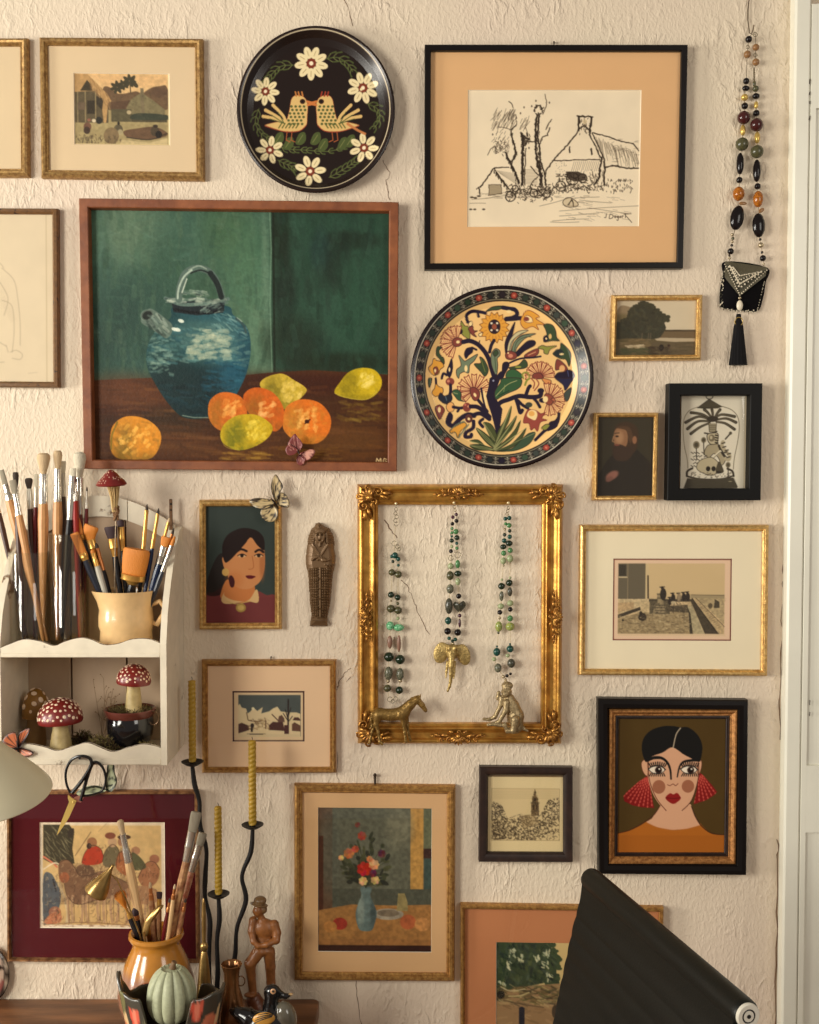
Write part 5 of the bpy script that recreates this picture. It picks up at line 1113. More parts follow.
# daylight: a large window to the left of the wall; also an unseen weak area light behind the viewer's right, and soft room light
def area(name, loc, tgt, sx, sy, power, col):
    d = bpy.data.lights.new(name, 'AREA'); d.shape = 'RECTANGLE'; d.size = sx; d.size_y = sy; d.energy = power; d.color = col
    o = bpy.data.objects.new(name, d); COL.objects.link(o); o.location = loc
    o.rotation_euler = (Vector(tgt)-Vector(loc)).to_track_quat('-Z', 'Y').to_euler(); return o
area('window_light', (-2.5, -2.5, 2.15), (0.25, 0, 1.62), .9, 1.4, 80, (1, .965, .87))
area('far_window_light', (-5.2, -1.75, 1.75), (0, 0, 1.7), 1.1, 1.5, 190, (1, .955, .86))
area('soft_right_light', (1.9, -2.6, 2.5), (0, 0, 1.7), 1.0, 1.3, 22, (1, .95, .86))
wd = bpy.data.worlds.new('world'); sc.world = wd; wd.use_nodes = True
bgn = wd.node_tree.nodes['Background']; bgn.inputs['Color'].default_value = (1, .85, .74, 1); bgn.inputs['Strength'].default_value = .27
# ================================================================== PICTURES
ARTM = mat('painted_print', rough=.75, attr=True, spec=.15)
OILM = mat('painted_oil', rough=.5, attr=True, spec=.22, bump=.4, bscale=160, bdist=.0012)
GLAZE = mat('painted_glaze', rough=.25, attr=True, spec=.4)
GLASS = glass_mat()
ART_GAIN = 1.05
def gold(name, c, c2, rough=.38, metal=.75, vs=130): return mat(name, c, rough, metal, var=.18, vscale=vs, color2=c2, bump=.25, bscale=120)
GOLD_BRIGHT = gold('bright_gilding', (226,188,118), (184,142,82), .33, .62)
GOLD_OLD = gold('old_gilding', (186,150,92), (136,100,58), .42, .6)
GOLD_DIM = gold('dim_gilding', (194,150,84), (146,102,54), .40, .65)
GOLD_ORN = gold('ornate_gilding', (216,166,80), (168,116,50), .32, .72, 25)
GOLD_DARK = gold('dark_gilding', (132,92,50), (72,46,26), .45, .55, 90)
BLACK = mat('black_lacquer', (20,16,15), .35, spec=.2)
BLACKM = mat('black_frame_paint', (16,15,14), .5, spec=.15)
TEAK = mat('orange_brown_wood', (142,82,44), .5, var=.12, vscale=20, color2=(116,62,32), stretch=(1,1,1), bump=.2)
DARKW = mat('dark_brown_wood', (52,34,26), .45, var=.2, vscale=30, color2=(34,22,18))
CORE = mat('mat_board_core', (240,228,204), .8)

def fit(q, d):
    TL, TR, BR, BL = [P(x, y, d) for x, y in q]
    c = (TL+TR+BR+BL)/4; w = ((TR-TL).length+(BR-BL).length)/2; h = ((TL-BL).length+(TR-BR).length)/2
    a = (math.atan2((TR-TL).z, (TR-TL).x)+math.atan2((BR-BL).z, (BR-BL).x))/2
    b = (math.atan2((TL-BL).x, (TL-BL).z)+math.atan2((TR-BR).x, (TR-BR).z))/2
    return c, w, h, (a-b)/2
def ring_mesh(w, h, prof, mats=0):
    """mitred moulding: prof = list of (inset, height in front of wall)"""
    m = MB(); n = len(prof); vs = []
    for (u, t) in prof:
        for sx, sz in ((-1,1),(1,1),(1,-1),(-1,-1)): vs.append((sx*(w/2-u), -t, sz*(h/2-u)))
    fs = []
    for i in range(n):
        j = (i+1)%n
        for k in range(4): fs.append((i*4+k, i*4+(k+1)%4, j*4+(k+1)%4, j*4+k))
    m.add(vs, fs); return m
def loc_rect(root, px, d):
    """pixel rect -> local rect (x0, x1, z0, z1) of a picture"""
    inv = parent_matrix(root).inverted(); x0, y0, x1, y1 = px
    q = [inv @ P(x, y, d) for x, y in ((x0,y0),(x1,y0),(x1,y1),(x0,y1))]
    return ((q[0].x+q[3].x)/2, (q[1].x+q[2].x)/2, (q[2].z+q[3].z)/2, (q[0].z+q[1].z)/2)
def art_plane(root, canvas, d, m, px=None, name='print', res=1.5, curve=None):
    px = px or (canvas.x0, canvas.y0, canvas.x1, canvas.y1)
    x0, x1, z0, z1 = loc_rect(root, px, d)
    nc = int((px[2]-px[0])*res)+1; nr = int((px[3]-px[1])*res)+1
    u = np.linspace(0, 1, nc); v = np.linspace(0, 1, nr); U, Vv = np.meshgrid(u, v)
    pts = np.stack([x0+U*(x1-x0), np.full_like(U, -d), z1-Vv*(z1-z0)], -1)
    C = np.minimum(canvas.sample(px[0]+U*(px[2]-px[0]), px[1]+Vv*(px[3]-px[1]))*ART_GAIN, .95)
    o = grid_mesh(name, pts, C, m, root)
    return o
def slab_ring(x0, x1, z0, z1, a0, a1, b0, b1, d0, d1, bev=.0012):
    """board with a window: outer rect x0..z1, window a0..b1; front at d1; bevelled window"""
    m = MB(); o = [(x0,z1),(x1,z1),(x1,z0),(x0,z0)]; i = [(a0,b1),(a1,b1),(a1,b0),(a0,b0)]; c = ((a0+a1)/2, (b0+b1)/2)
    inn = [(x+(bev if x < c[0] else -bev), z+(bev if z < c[1] else -bev)) for x, z in i]
    vs = [(x, -d1, z) for x, z in o]+[(x, -d1, z) for x, z in i]+[(x, -d0, z) for x, z in inn]
    fs = [(k, 4+k, 4+(k+1)%4, (k+1)%4) for k in range(4)]; f2 = [(4+k, 8+k, 8+(k+1)%4, 4+(k+1)%4) for k in range(4)]
    m.add(vs, fs, 0); m.f += [f for f in f2]; m.m += [1]*4
    return m
def inv_pt(root, p): return parent_matrix(root).inverted() @ p
def warp_children(root, w, h, res_):
    # skewed to match each frame's image-pixel corners: move every vertex with the corner offsets
    for o in COL.objects:
        if o.parent is not root or o.type != 'MESH': continue
        me = o.data; n = len(me.vertices); a = np.empty(n*3, dtype=np.float32); me.vertices.foreach_get('co', a); a = a.reshape(n, 3).astype(float)
        u = np.clip(a[:,0]/w+.5, 0, 1); v = np.clip(.5-a[:,2]/h, 0, 1); wt = ((1-u)*(1-v), u*(1-v), u*v, (1-u)*v)
        a[:,0] += sum(k*r[0] for k, r in zip(wt, res_)); a[:,2] += sum(k*r[1] for k, r in zip(wt, res_))
        me.vertices.foreach_set('co', a.astype(np.float32).ravel()); me.update()
def picture(name, label, quad, inner, prof, fm, canvas=None, mat_col=None, win=None, glass=True, artm=None, d_front=None, artname='print', cat='framed picture', group=None, core=CORE, art_d=.006, res=1.5, bev=.0012, matvar=0.0):
    d_front = prof[1][1]
    c, w, h, a = fit(quad, d_front)
    root = empty(name, (c.x, 0, c.z), label, cat, group, (0, -a, 0))
    fr = ring_mesh(w, h, prof); 
    fr.build('frame', fm, smooth=True, angle=25, loc=(0,0,0)).parent = root
    x0, x1, z0, z1 = -w/2+prof[-1][0]-.001, w/2-prof[-1][0]+.001, -h/2+prof[-1][0]-.001, h/2-prof[-1][0]+.001
    if mat_col is not None:
        mm = mat('mat_board_'+name+str(mat_col[0]), mat_col, .85, var=matvar or .015, vscale=5, spec=.2, gain=ART_GAIN)
        if win is None:
            b = MB(); b.add([(x0,-.008,z0),(x1,-.008,z0),(x1,-.008,z1),(x0,-.008,z1),(x0,-.004,z0),(x1,-.004,z0),(x1,-.004,z1),(x0,-.004,z1)], [(0,1,2,3),(7,6,5,4),(0,4,5,1),(1,5,6,2),(2,6,7,3),(3,7,4,0)])
            b.build('mat_board', mm, smooth=False, loc=(0,0,0)).parent = root
        else:
            A = loc_rect(root, win, .008); b = slab_ring(x0, x1, z0, z1, A[0], A[1], A[2], A[3], art_d-.0005, .008, bev)
            b.build('mat_board', [mm, core], smooth=False, loc=(0,0,0)).parent = root
    if canvas is not None: 
        art_plane(root, canvas, art_d, artm or ARTM, name=artname, res=res)
    bk = MB(); bk.box(-w/2+.004, w/2-.004, -.0035, -.001, -h/2+.004, h/2-.004); bk.build('backing_board', mat('backing_card', (150,120,84), .9), smooth=False, loc=(0,0,0)).parent = root
    if glass:
        g = MB(); g.add([(x0,-.0100,z0),(x1,-.0100,z0),(x1,-.0100,z1),(x0,-.0100,z1)], [(0,1,2,3)]); g.build('glass', GLASS, smooth=False, loc=(0,0,0)).parent = root
    D = [(inv_pt(root, P(x, y, d_front)), (sx*w/2, sz*h/2)) for (x, y), (sx, sz) in zip(quad, ((-1,1),(1,1),(1,-1),(-1,-1)))]
    res_ = [(p.x-q[0], p.z-q[1]) for p, q in D]; warp_children(root, w, h, res_)
    return root, w, h
S = .002
def pr(*a): return [(u*S, t) for u, t in a]       # insets in photo pixels
thin_gold = pr((0,0),(0,.014),(.8,.018),(2.2,.018),(3.0,.016),(3.6,.0165),(5.2,.0125),(5.4,.002))

ROUND8 = pr((0,0),(0,.010),(1,.015),(3,.018),(5,.017),(6.4,.013),(7.0,.0135),(7.8,.0115),(7.8,.002))
FW = lambda n: pr((0,0),(0,.010),(n*.12,.015),(n*.35,.018),(n*.6,.0175),(n*.75,.014),(n*.82,.0145),(n,.0115),(n,.002))
picture('framed_picture', 'antique gold frame with a plain cream mat cut off by the top left picture edge', [(-134,38.4),(28.3,38.4),(29.2,177),(-134,177)], None, ROUND8, GOLD_OLD, None, (218,195,158), None)
picture('framed_print', 'small print of thatched huts and palm trees in a wide cream mat', [(39.5,37.5),(203,39),(204.5,180.6),(41.5,178)], None, ROUND8, GOLD_OLD, art_village(), (220,195,157), (73.9,73,169.8,145))
picture('framed_drawing', 'ink drawing of a farmhouse and bare trees in a thin black frame', [(424.7,44.6),(687.8,44.8),(683,268.3),(424.3,269.6)], None, pr((0,0),(0,.016),(.6,.018),(5.4,.018),(6,.017),(6,.002)), BLACK, art_ink(), (224,178,126), (467.6,89.9,640.2,226.6), artname='drawing', res=1.9)
picture('framed_drawing', 'faint pencil drawing in a narrow dark frame cut off by the left picture edge', [(-120,207.6),(58,208.6),(59,387.6),(-120,386)], None, pr((0,0),(0,.012),(1,.016),(3.6,.017),(4.6,.014),(5.6,.012),(5.6,.002)), mat('dark_worn_frame', (58,38,24), .45, var=.3, vscale=60, color2=(110,76,40), edge=(.6,.62)), art_pencil(), (232,216,188), (-60,214,52.5,384), artname='drawing', art_d=.0085)
jug_root, _, _ = picture('framed_oil_painting', 'large oil painting of a blue spouted jug with oranges and lemons', [(79,198.3),(398.6,202.2),(396.8,471.4),(84,468.8)], None, pr((0,0),(0,.022),(.6,.0235),(8,.0235),(8.8,.022),(9.4,.012),(9.6,.002)), TEAK, art_jug(), None, None, False, OILM, .024, 'painting', 'painting', res=1.7)
picture('framed_painting', 'tiny landscape of a dark round tree by water in a thin bright gold frame', [(611.7,295),(702.6,294.7),(700.6,360.2),(609.8,360.8)], None, FW(5.5), GOLD_BRIGHT, art_landscape(), None, None, True, ARTM, artname='painting', cat='painting')
picture('framed_portrait', 'very dark portrait of a bearded man in profile in a narrow gold frame', [(593.9,412.6),(658.7,412.6),(656.7,500),(592.2,500.5)], None, FW(4.6), GOLD_BRIGHT, art_beard(), None, None, True, ARTM, artname='painting', cat='painting')
picture('framed_print', 'black and white print of a glass dome with palm in a black box frame', [(669,383.3),(762.4,383.3),(760.6,500.3),(667.2,500.5)], None, pr((0,0),(0,.030),(.6,.031),(11.0,.031),(11.6,.030),(11.8,.003)), BLACKM, art_cloche(), None, None, True, ARTM, .030, res=1.9)
picture('framed_print', 'cream matted engraving of people on a stone terrace in a light gold frame', [(579.7,524.7),(768.7,524.7),(767,676),(578.2,675)], None, FW(6.4), GOLD_BRIGHT, art_terrace(), (238,224,190), (613,558.6,731.5,640.6), bev=.0003, art_d=.0078)
picture('framed_painting', 'painting of a black-haired woman with fan-shaped red earrings, black and gold frame', [(597.7,698.3),(748.0,700.0),(746.2,875.0),(598.7,873.9)], None, pr((0,0),(0,.020),(1,.024),(5,.026),(9,.024),(10.4,.019)), BLACK, None, None, None, False, ARTM, .025, 'painting', 'painting')
q = [(597.7,698.3),(748.0,700.0),(746.2,875.0),(598.7,873.9)]
r_ = bpy.context.scene.objects['framed_painting.001']
c_, w_, h_, a_ = fit(q, .020)
ring_mesh(w_, h_, pr((10.4,.002),(10.4,.019),(11.4,.022),(13,.0225),(15.6,.017),(16.6,.0175),(17.4,.015),(17.4,.002))).build('inner_frame', gold('warm_inner_gilding', (196,140,80), (136,88,46), .42, .55, 140), loc=(0,0,0), angle=25).parent = r_
bpy.data.objects['inner_frame']['label'] = 'dull gold inner moulding'
ring_mesh(w_, h_, pr((17.4,.002),(17.4,.0145),(18.4,.0155),(19.2,.0125),(20,.0135),(20.8,.0115),(20.8,.002))).build('slip', DARKW, loc=(0,0,0), angle=25).parent = r_
art_plane(r_, art_earrings(), .0095, ARTM, name='painting', res=1.7)
picture('framed_portrait', 'painting of a dark-haired woman with a brooch against grey in a rounded gold frame', [(199.2,499.7),(281.4,499.5),(281.6,629.2),(199.4,629.6)], None, FW(6.6), GOLD_BRIGHT, art_portrait(), None, None, False, ARTM, artname='painting', cat='painting', res=1.8)
picture('framed_print', 'small night print of a snowy village in a wide beige mat and gold frame', [(201.7,659.8),(336,659.8),(336,772.7),(202.2,772.9)], None, FW(6.0), GOLD_DIM, art_snow(), (226,190,150), (232.5,691,304.5,741.5), bev=.0002, art_d=.0078)
picture('framed_print', 'flower vase still life print in a beige mat and tall dull gold frame', [(294.2,783.8),(455.5,785.4),(454.7,981),(294.2,979.9)], None, FW(8.4), GOLD_DIM, art_vase(), (208,166,118), (318,808,431.6,952), bev=.0005)
picture('framed_print', 'small sepia etching of a church tower over trees in a square dark wood frame', [(479.4,766.8),(572.7,767.4),(572.7,862.3),(478.7,861.8)], None, pr((0,0),(0,.016),(1,.019),(4,.019),(7.5,.016),(9.2,.011),(9.2,.002)), DARKW, art_church(), None, None, True, ARTM)
picture('framed_painting', 'dark green trees in a terracotta mat and thin gold frame, behind the black chair', [(460.4,903.8),(663.6,907.0),(661,1105),(460.4,1103)], None, FW(4.8), GOLD_DIM, art_trees(), (186,122,80), (496,943,627,1063), artname='painting', cat='painting')
picture('framed_print', 'print of riders on camels in a wide burgundy mat and thin worn gold frame', [(6.8,791.5),(197.5,791.2),(199.2,963.2),(7.2,961.4)], None, pr((0,0),(0,.014),(.6,.017),(2.4,.017),(3.2,.0125),(3.4,.002)), gold('worn_thin_gilding', (176,130,84), (100,62,36), .45, .5, 70), art_camels(), (76,2,14), (39.8,822.3,165,928.4), bev=.0018)

# wall nails above frames
def nail(px, py0, py1, label, w=.0016, d=.006):
    m = MB(); m.tube([P(px, py1, d), P(px, py0, d)], w, 8); m.tube([P(px, py0+1, 0), P(px, py0, d+.002)], w*1.1, 8); m.ball(P(px, py0, d+.002), w*1.6)
    tag(m.build('nail', mat('rusty_iron', (62,48,36), .6, .6), loc=P(px, py0, 0)), label, 'nail')
nail(375, 775, 785, 'bent brown nail sticking out above the flower vase print', .0022); nail(554, 42, 46, 'small dark nail at the top edge of the ink drawing frame', .0012); nail(319, 28.5, 33, 'small dark nail above the black bird plate', .0012); nail(271, 657, 661, 'tiny dark nail above the snowy village print', .0010)

# ------------------------------------------------------------------ wall plates
def plate(name, label, cv, cx, cy, rx, ry, prof, res_n=240, tilt=0.0):
    """prof: list of (fraction of radius, distance in front of wall)"""
    c = P(cx, cy, .02); s = PS(.02); R = rx*s; q = ry/rx
    nt = 420; rings = []; 
    fr = [p[0] for p in prof]; dd = [p[1] for p in prof]
    rr = np.concatenate([np.linspace(0.0005, 1, res_n)]); D = np.interp(rr, fr, dd)
    th = np.linspace(0, 2*PI, nt+1)
    Rg, Th = np.meshgrid(rr, th, indexing='ij')
    px = cx+np.cos(Th)*Rg*rx; py = cy-np.sin(Th)*Rg*ry
    C = np.minimum(cv.sample(px, py)*ART_GAIN, .95)
    V = np.stack([c.x+np.cos(Th)*Rg*R, -np.repeat(D[:, None], nt+1, 1), c.z+np.sin(Th)*Rg*R*q], -1)
    # back of the plate
    br = [(1.0, dd[-1]-.003), (.97, dd[-1]-.008), (.86, .007), (.78, .004), (.62, .003), (.60, .0005), (.55, .0005)]
    VB = np.stack([np.stack([c.x+np.cos(th)*a*R, np.full_like(th, -b), c.z+np.sin(th)*a*R*q], -1) for a, b in br])
    CB = np.tile(C[-1][None], (len(br), 1, 1))
    V = np.concatenate([V, VB]); C = np.concatenate([C, CB])
    V = V-np.array([c.x, 0, c.z])
    o = grid_mesh(name, V, C, GLAZE, None, (c.x, 0, c.z), flip=False)
    tag(o, label, 'plate'); return o
plate('wall_plate', 'black plate painted with two facing birds and cream flowers', art_birdplate(), 316.1, 110.5, 77.8, 81, [(0,.010),(.80,.011),(.88,.016),(.95,.026),(.975,.028),(1,.026)])
plate('wall_plate', 'cream plate covered in a flowering plant with a patterned dark border', art_floral(), 501.8, 378, 91, 91, [(0,.010),(.78,.012),(.86,.019),(.95,.028),(.98,.030),(1,.027)], 270)
# ================================================================== THINGS ON THE WALL
def bm_(name, col, rough=.18, metal=0.0, col2=None): return mat(name, col, rough, metal, color2=col2, vscale=400 if col2 else 30)
VC = mat('painted_surface', rough=.45, attr=True)
VCM = mat('cast_metal', rough=.38, metal=.6, attr=True, bump=.9, bscale=260, bdist=.0016, var=.35, vscale=110)
WOODV = mat('carved_wood', rough=.36, attr=True, bump=.5, bscale=160, var=.2, vscale=50)
IRON = mat('black_iron', (24,21,20), .5, .3)
WIRE = mat('grey_wire', (120,104,84), .4, .7)
STRING = mat('bead_string', (190,170,130), .6)
SILV = mat('aged_silver', (150,138,112), .3, .8)
STEEL = mat('polished_steel', (214,208,196), .22, .85)

def pillow(name, outline, d0, lift, m, parent=None, canvas=None, col=(1,1,1), root=None, back=.0, n=8, power=2.0, smooth_n=5, sm=True, gain=1.0):
    """solid cushion-shaped piece from a pixel outline; lifts away from the wall towards its middle (or towards its rim when lift<0)"""
    o = spline(outline, True, smooth_n) if sm else outline
    ox = root[0] if root else sum(p[0] for p in o)/len(o); oy = root[1] if root else sum(p[1] for p in o)/len(o)
    V = []; C = []
    for i in range(n+1):
        r = max(i/n, .001)
        for p in o+[o[0]]:
            x = ox+(p[0]-ox)*r; y = oy+(p[1]-oy)*r
            d = d0+(lift*(1-r**power) if lift >= 0 else -lift*r**power)
            V.append(P(x, y, d)); C.append((x, y))
    m2 = len(o)+1
    A = np.array([tuple(v) for v in V]).reshape(n+1, m2, 3); XY = np.array(C).reshape(n+1, m2, 2)
    B = A[::-1].copy(); 
    for i in range(n+1):
        r = max((n-i)/n, .001); B[i, :, 1] = -(d0-back*(1-r**power))+.0005 if lift >= 0 else B[i, :, 1]+.0006
    A = np.concatenate([A, B]); XY = np.concatenate([XY, XY[::-1]])
    Cc = np.minimum(canvas.sample(XY[..., 0], XY[..., 1])*gain, .95) if canvas is not None else np.tile(np.array(col, float), A.shape[:2]+(1,))
    s = sum(o[i][0]*o[(i+1)%len(o)][1]-o[(i+1)%len(o)][0]*o[i][1] for i in range(len(o)))
    if parent is not None:
        inv = np.array(parent_matrix(parent).inverted()); A = A@inv[:3,:3].T+inv[:3,3]
    return grid_mesh(name, A, Cc, m, parent, None, flip=s < 0)

# ------------------------------------------------------------------ ornate gilt frame
oq = [(356.8,484.6),(564.6,483.9),(561.5,745.4),(357.5,745.4)]
oc, ow, oh, oa = fit(oq, .024)
orn = empty('ornate_frame', (oc.x, 0, oc.z), 'large empty gilt frame with carved corners, strung with three bead necklaces', 'picture frame', None, (0, -oa, 0))
ring_mesh(ow, oh, pr((0,.001),(0,.010),(1.2,.018),(2.6,.024),(4.2,.0255),(5.6,.0235),(6.6,.0195),(9,.0165),(12,.0165),(14.6,.0195),(16.2,.0225),(17.2,.0215),(17.8,.0165),(18.6,.0170),(19.6,.0145),(20.4,.0130),(20.8,.006),(20.8,.001))).build('moulding', GOLD_ORN, loc=(0,0,0), angle=22).parent = orn
ORNM = gold('carved_gilding', (206,150,70), (120,74,34), .34, .75, 120)
def ornament(kind, cx, cy, ang, S_=1.0):
    m = MB(); ca, sa = math.cos(ang), math.sin(ang)
    def Q(u, v, d): return P(cx+(u*ca-v*sa)*S_, cy-(u*sa+v*ca)*S_, d)
    s = PS(.02)*S_
    def petal(u0, v0, u1, v1, w, d=.026, n=5):
        m.tube([Q(u0+(u1-u0)*t, v0+(v1-v0)*t, d+.003*math.sin(PI*t)) for t in (0,.25,.5,.75,1)], [w*1.25*s*k for k in (.35,.8,1,.9,.3)], 8)
    def scroll(u0, v0, R, turns, a0, dr, w, d=.025):
        pts = []; n = int(14*turns)
        for i in range(n+1):
            t = i/n; a = a0+dr*turns*2*PI*t; r = R*(1-t*.82); pts.append(Q(u0+math.cos(a)*r, v0+math.sin(a)*r, d+.003*t))
        m.tube(pts, [w*s*(1-.5*i/n) for i in range(n+1)], 8); m.ball(pts[-1], w*s*1.0)
    if kind == 'corner':      # v points to the outside corner
        for k in range(7):
            a = PI/2+(k-3)*.42; petal(0, -2, math.cos(a)*9.5, -2+math.sin(a)*9.5, 1.5)
        for sgn in (1,-1):
            scroll(sgn*8.2, -3.4, 4.2, 1.2, PI/2, -sgn, 1.15); scroll(sgn*4.6, 4.4, 3.0, 1.1, 0 if sgn > 0 else PI, sgn, .9)
            petal(sgn*10, -6, sgn*15.5, -13, 1.5, .024); petal(sgn*7, -6, sgn*10.5, -14, 1.2, .023); m.ball(Q(sgn*15, -10, .024), 1.1*s)
        m.ball(Q(0, -2, .028), 3.0*s); scroll(0, -6, 3.2, 1, -PI/2, 1, 1.0)
    else:
        for k in range(7):
            a = PI/2+(k-3)*.40; petal(0, -3, math.cos(a)*8.5, -3+math.sin(a)*8.5, 1.4)
        m.ball(Q(0, -3, .028), 2.6*s)
        for sgn in (1,-1):
            scroll(sgn*8, 0, 3.4, 1.3, PI/2, -sgn, 1.0); petal(sgn*8, -3, sgn*17, -4.5, 1.5, .024); petal(sgn*15, -2, sgn*23, -5.5, 1.2, .023); scroll(sgn*15.5, .2, 2.6, 1.1, PI/2, -sgn, .8); petal(sgn*20, -2.5, sgn*27, -4, .8, .022); petal(sgn*4, -6, sgn*9, -8, 1.1, .024)
        scroll(0, -7, 2.4, 1, PI/2, 1, .8)
    return m.build(kind+'_ornament', ORNM, orn, angle=60)
for x, y, a in ((368,496,PI*.25),(554,495,-PI*.25),(551,734.5,-PI*.75),(368,735,PI*.75)): ornament('corner', x, y, a, 1.22)
for x, y, a, s_ in ((459,491,0,.95),(458.5,739.5,PI,1.05),(363.5,617,PI/2,.95),(557.5,617,-PI/2,1.0)): ornament('centre', x, y, a, s_)

# ------------------------------------------------------------------ necklaces
BEAD = {'dg': bm_('dark_green_bead', (26,42,26)), 'ol': bm_('olive_bead', (88,84,52), .25, 0, (60,60,40)), 'tl': bm_('teal_bead', (28,84,70), .2, 0, (14,46,44)), 'gr': bm_('green_glass_bead', (74,124,74), .15), 'pg': bm_('pale_green_bead', (150,160,118), .2), 'mg': bm_('malachite_bead', (40,140,84), .15, 0, (150,206,160)), 'dk': mat('black_bead', (20,14,14), .15, spec=.35), 'pu': bm_('plum_bead', (70,36,50), .18), 'gy': bm_('grey_stone_bead', (86,84,68), .25, 0, (40,40,34)), 'br': bm_('brown_spindle_bead', (136,100,82), .35), 'sv': bm_('silver_bead', (176,160,130), .25, .7), 'yg': bm_('yellow_green_glass', (170,170,90), .15, 0, (110,130,70)), 'am': bm_('amber_bead', (196,116,30), .12, 0, (110,54,14)), 'go': bm_('gold_bead', (206,172,90), .22, .5), 'ma': bm_('maroon_bead', (66,26,24), .12), 'cb': bm_('cream_beads', (226,214,188), .3), 'sp': bm_('speckled_bead', (130,128,104), .25, 0, (34,40,34)), 'tn': bm_('tan_bead', (140,100,60), .3)}
def bead(par, x, y, rx, ry, k, d=.012, ang=0, depth=None, name='bead'):
    s = PS(d); m = MB(); m.ball(P(x, y, d), (rx*s, min((depth or min(rx, ry)), 6)*s, ry*s), n=12, m=8, R=Ry(ang))
    return m.build(name, BEAD[k], par)
def beads(par, ox, oy, sc, lst, d=.012):
    for b in lst:
        x, y, rx = b[0], b[1], b[2]; ry = b[3] if len(b) > 4 else rx; k = b[-1]
        bead(par, ox+x/sc, oy+y/sc, rx/sc, ry/sc, k, max(d, min(rx, ry)/sc*PS(0)+.003))
def cord(par, ox, oy, sc, pts, d=.012, r=.0006, m=None, name='cord'):
    mm = MB(); mm.tube([P(ox+x/sc, oy+y/sc, d) for x, y in pts], r, 6); return mm.build(name, m or STRING, par)
def rings(par, ox, oy, sc, lst, d=.012, name='chain', m=None):
    mm = MB(); s = PS(d)
    for x, y, r in lst:
        c = P(ox+x/sc, oy+y/sc, d); mm.tube([c+Vector((math.cos(a)*r/sc*s, .0008*math.sin(2*a), math.sin(a)*r/sc*s)) for a in np.linspace(0, 2*PI, 15)], .0007, 6, cap=False)
    return mm.build(name, m or SILV, par)
def pin(par, x, y, d=.02):
    mm = MB(); mm.tube([P(x, y, .002), P(x, y-1, d)], .0012, 8); mm.ball(P(x, y-1, d), .0030); return mm.build('pin', mat('pin_head', (226,206,160), .3, .4), par)
def necklace(x, y, label, group='necklaces hung in the gilt frame'):
    return empty('bead_necklace', P(x, y, .012), label, 'necklace', group)
n1 = necklace(395.5, 506, 'left necklace in the gilt frame, dark green beads hanging just above the brass horse')
pin(n1, 396, 504.5); rings(n1, 370, 500, 4.876, [(127,45,8),(124,65,8),(130,82,9),(124,100,9),(128,118,9),(118,212,12),(134,228,10),(140,240,8)])
cord(n1, 370, 500, 4.876, [(126,128),(120,160),(121,205),(118,250),(112,300),(108,350),(103,462),(101,530),(98,613),(97,690),(92,765),(90,845),(85,918),(92,965)]); cord(n1, 370, 500, 4.876, [(134,230),(130,270),(138,300),(138,363),(135,475),(137,538),(140,622),(141,700),(147,778),(147,850),(143,927),(132,960)])
beads(n1, 370, 500, 4.876, [(122,270,16,'tl'),(106,275,9,'tl'),(138,288,11,'tl'),(112,300,8,'dg'),(138,318,8,'tl'),(107,353,17,'ol'),(138,363,18,'ol'),(103,462,16,'dg'),(135,475,15,'dg'),(103,492,6,'sv'),(135,505,8,'ol'),(101,530,20,'ol'),(137,538,19,'ol'),(136,577,9,'pg'),(98,613,20,22,'mg'),(140,622,27,18,'mg'),(97,672,7,'br'),(97,693,13,33,'br'),(141,700,10,43,'br'),(92,765,24,'dg'),(147,778,24,'dg'),(90,845,20,34,'sp'),(147,850,19,32,'sp'),(88,883,9,'sv'),(147,882,10,'sv'),(85,918,19,'ol'),(143,927,19,'dg')])
rings(n1, 370, 500, 4.876, [(97,972,12),(110,982,9),(124,970,11)], name='clasp')
n2 = necklace(454, 504, 'middle necklace in the gilt frame, with a brass elephant head pendant')
pin(n2, 454, 503.6); rings(n2, 430, 500, 5.12, [(124,36,7),(128,52,7),(106,297,13),(141,281,15)])
cord(n2, 430, 500, 5.12, [(122,50),(117,88),(113,155),(111,208),(107,260),(106,338),(103,387),(103,455),(97,543),(93,618),(90,672),(98,710),(115,722)]); cord(n2, 430, 500, 5.12, [(130,50),(136,107),(138,193),(138,247),(142,328),(143,376),(143,420),(147,492),(150,540),(152,592),(152,630),(142,678),(130,712),(115,722)])
beads(n2, 430, 500, 5.12, [(135,74,9,'pu'),(117,88,10,'pu'),(136,107,11,'dk'),(115,122,10,'dk'),(113,146,8,'gr'),(133,162,14,'gr'),(112,168,8,'gr'),(112,186,7,'tl'),(138,193,14,'dg'),(111,208,12,'dg'),(137,222,9,'tl'),(112,238,8,'pg'),(138,247,9,'gr'),(107,262,11,'dk'),(106,338,16,'pg'),(142,328,13,22,'gr'),(103,387,19,24,'ol'),(143,376,19,16,'dg'),(143,418,13,20,'pg'),(103,455,19,25,'sp'),(147,492,14,'dk'),(97,543,20,42,'gy'),(152,592,10,'pu'),(152,630,7,24,'pu'),(93,618,17,20,'tl'),(90,672,18,'dk'),(142,678,18,'dk'),(98,708,10,'tl'),(115,722,9,'dg'),(130,714,10,'tl'),(118,735,8,'sv')])
pillow('heart_bead', [(430+x/5.12, 500+y/5.12) for x, y in ((150,535),(132,520),(120,528),(122,548),(150,574),(180,548),(182,526),(166,517))], .010, .008, BEAD['gy'], n2)
EB = lin((176,150,92)); ED = lin((110,84,48))
b = Body(.0022); s = PS(.014); X = lambda x, y, d=.014: P(430+x/5.12, 500+y/5.12, d)
b.ell(X(112,778,.016), (28/5.12*s, .011, 42/5.12*s)).ell(X(100,758,.020), (14/5.12*s, .008, 17/5.12*s)).ell(X(128,758,.020), (14/5.12*s, .008, 17/5.12*s))
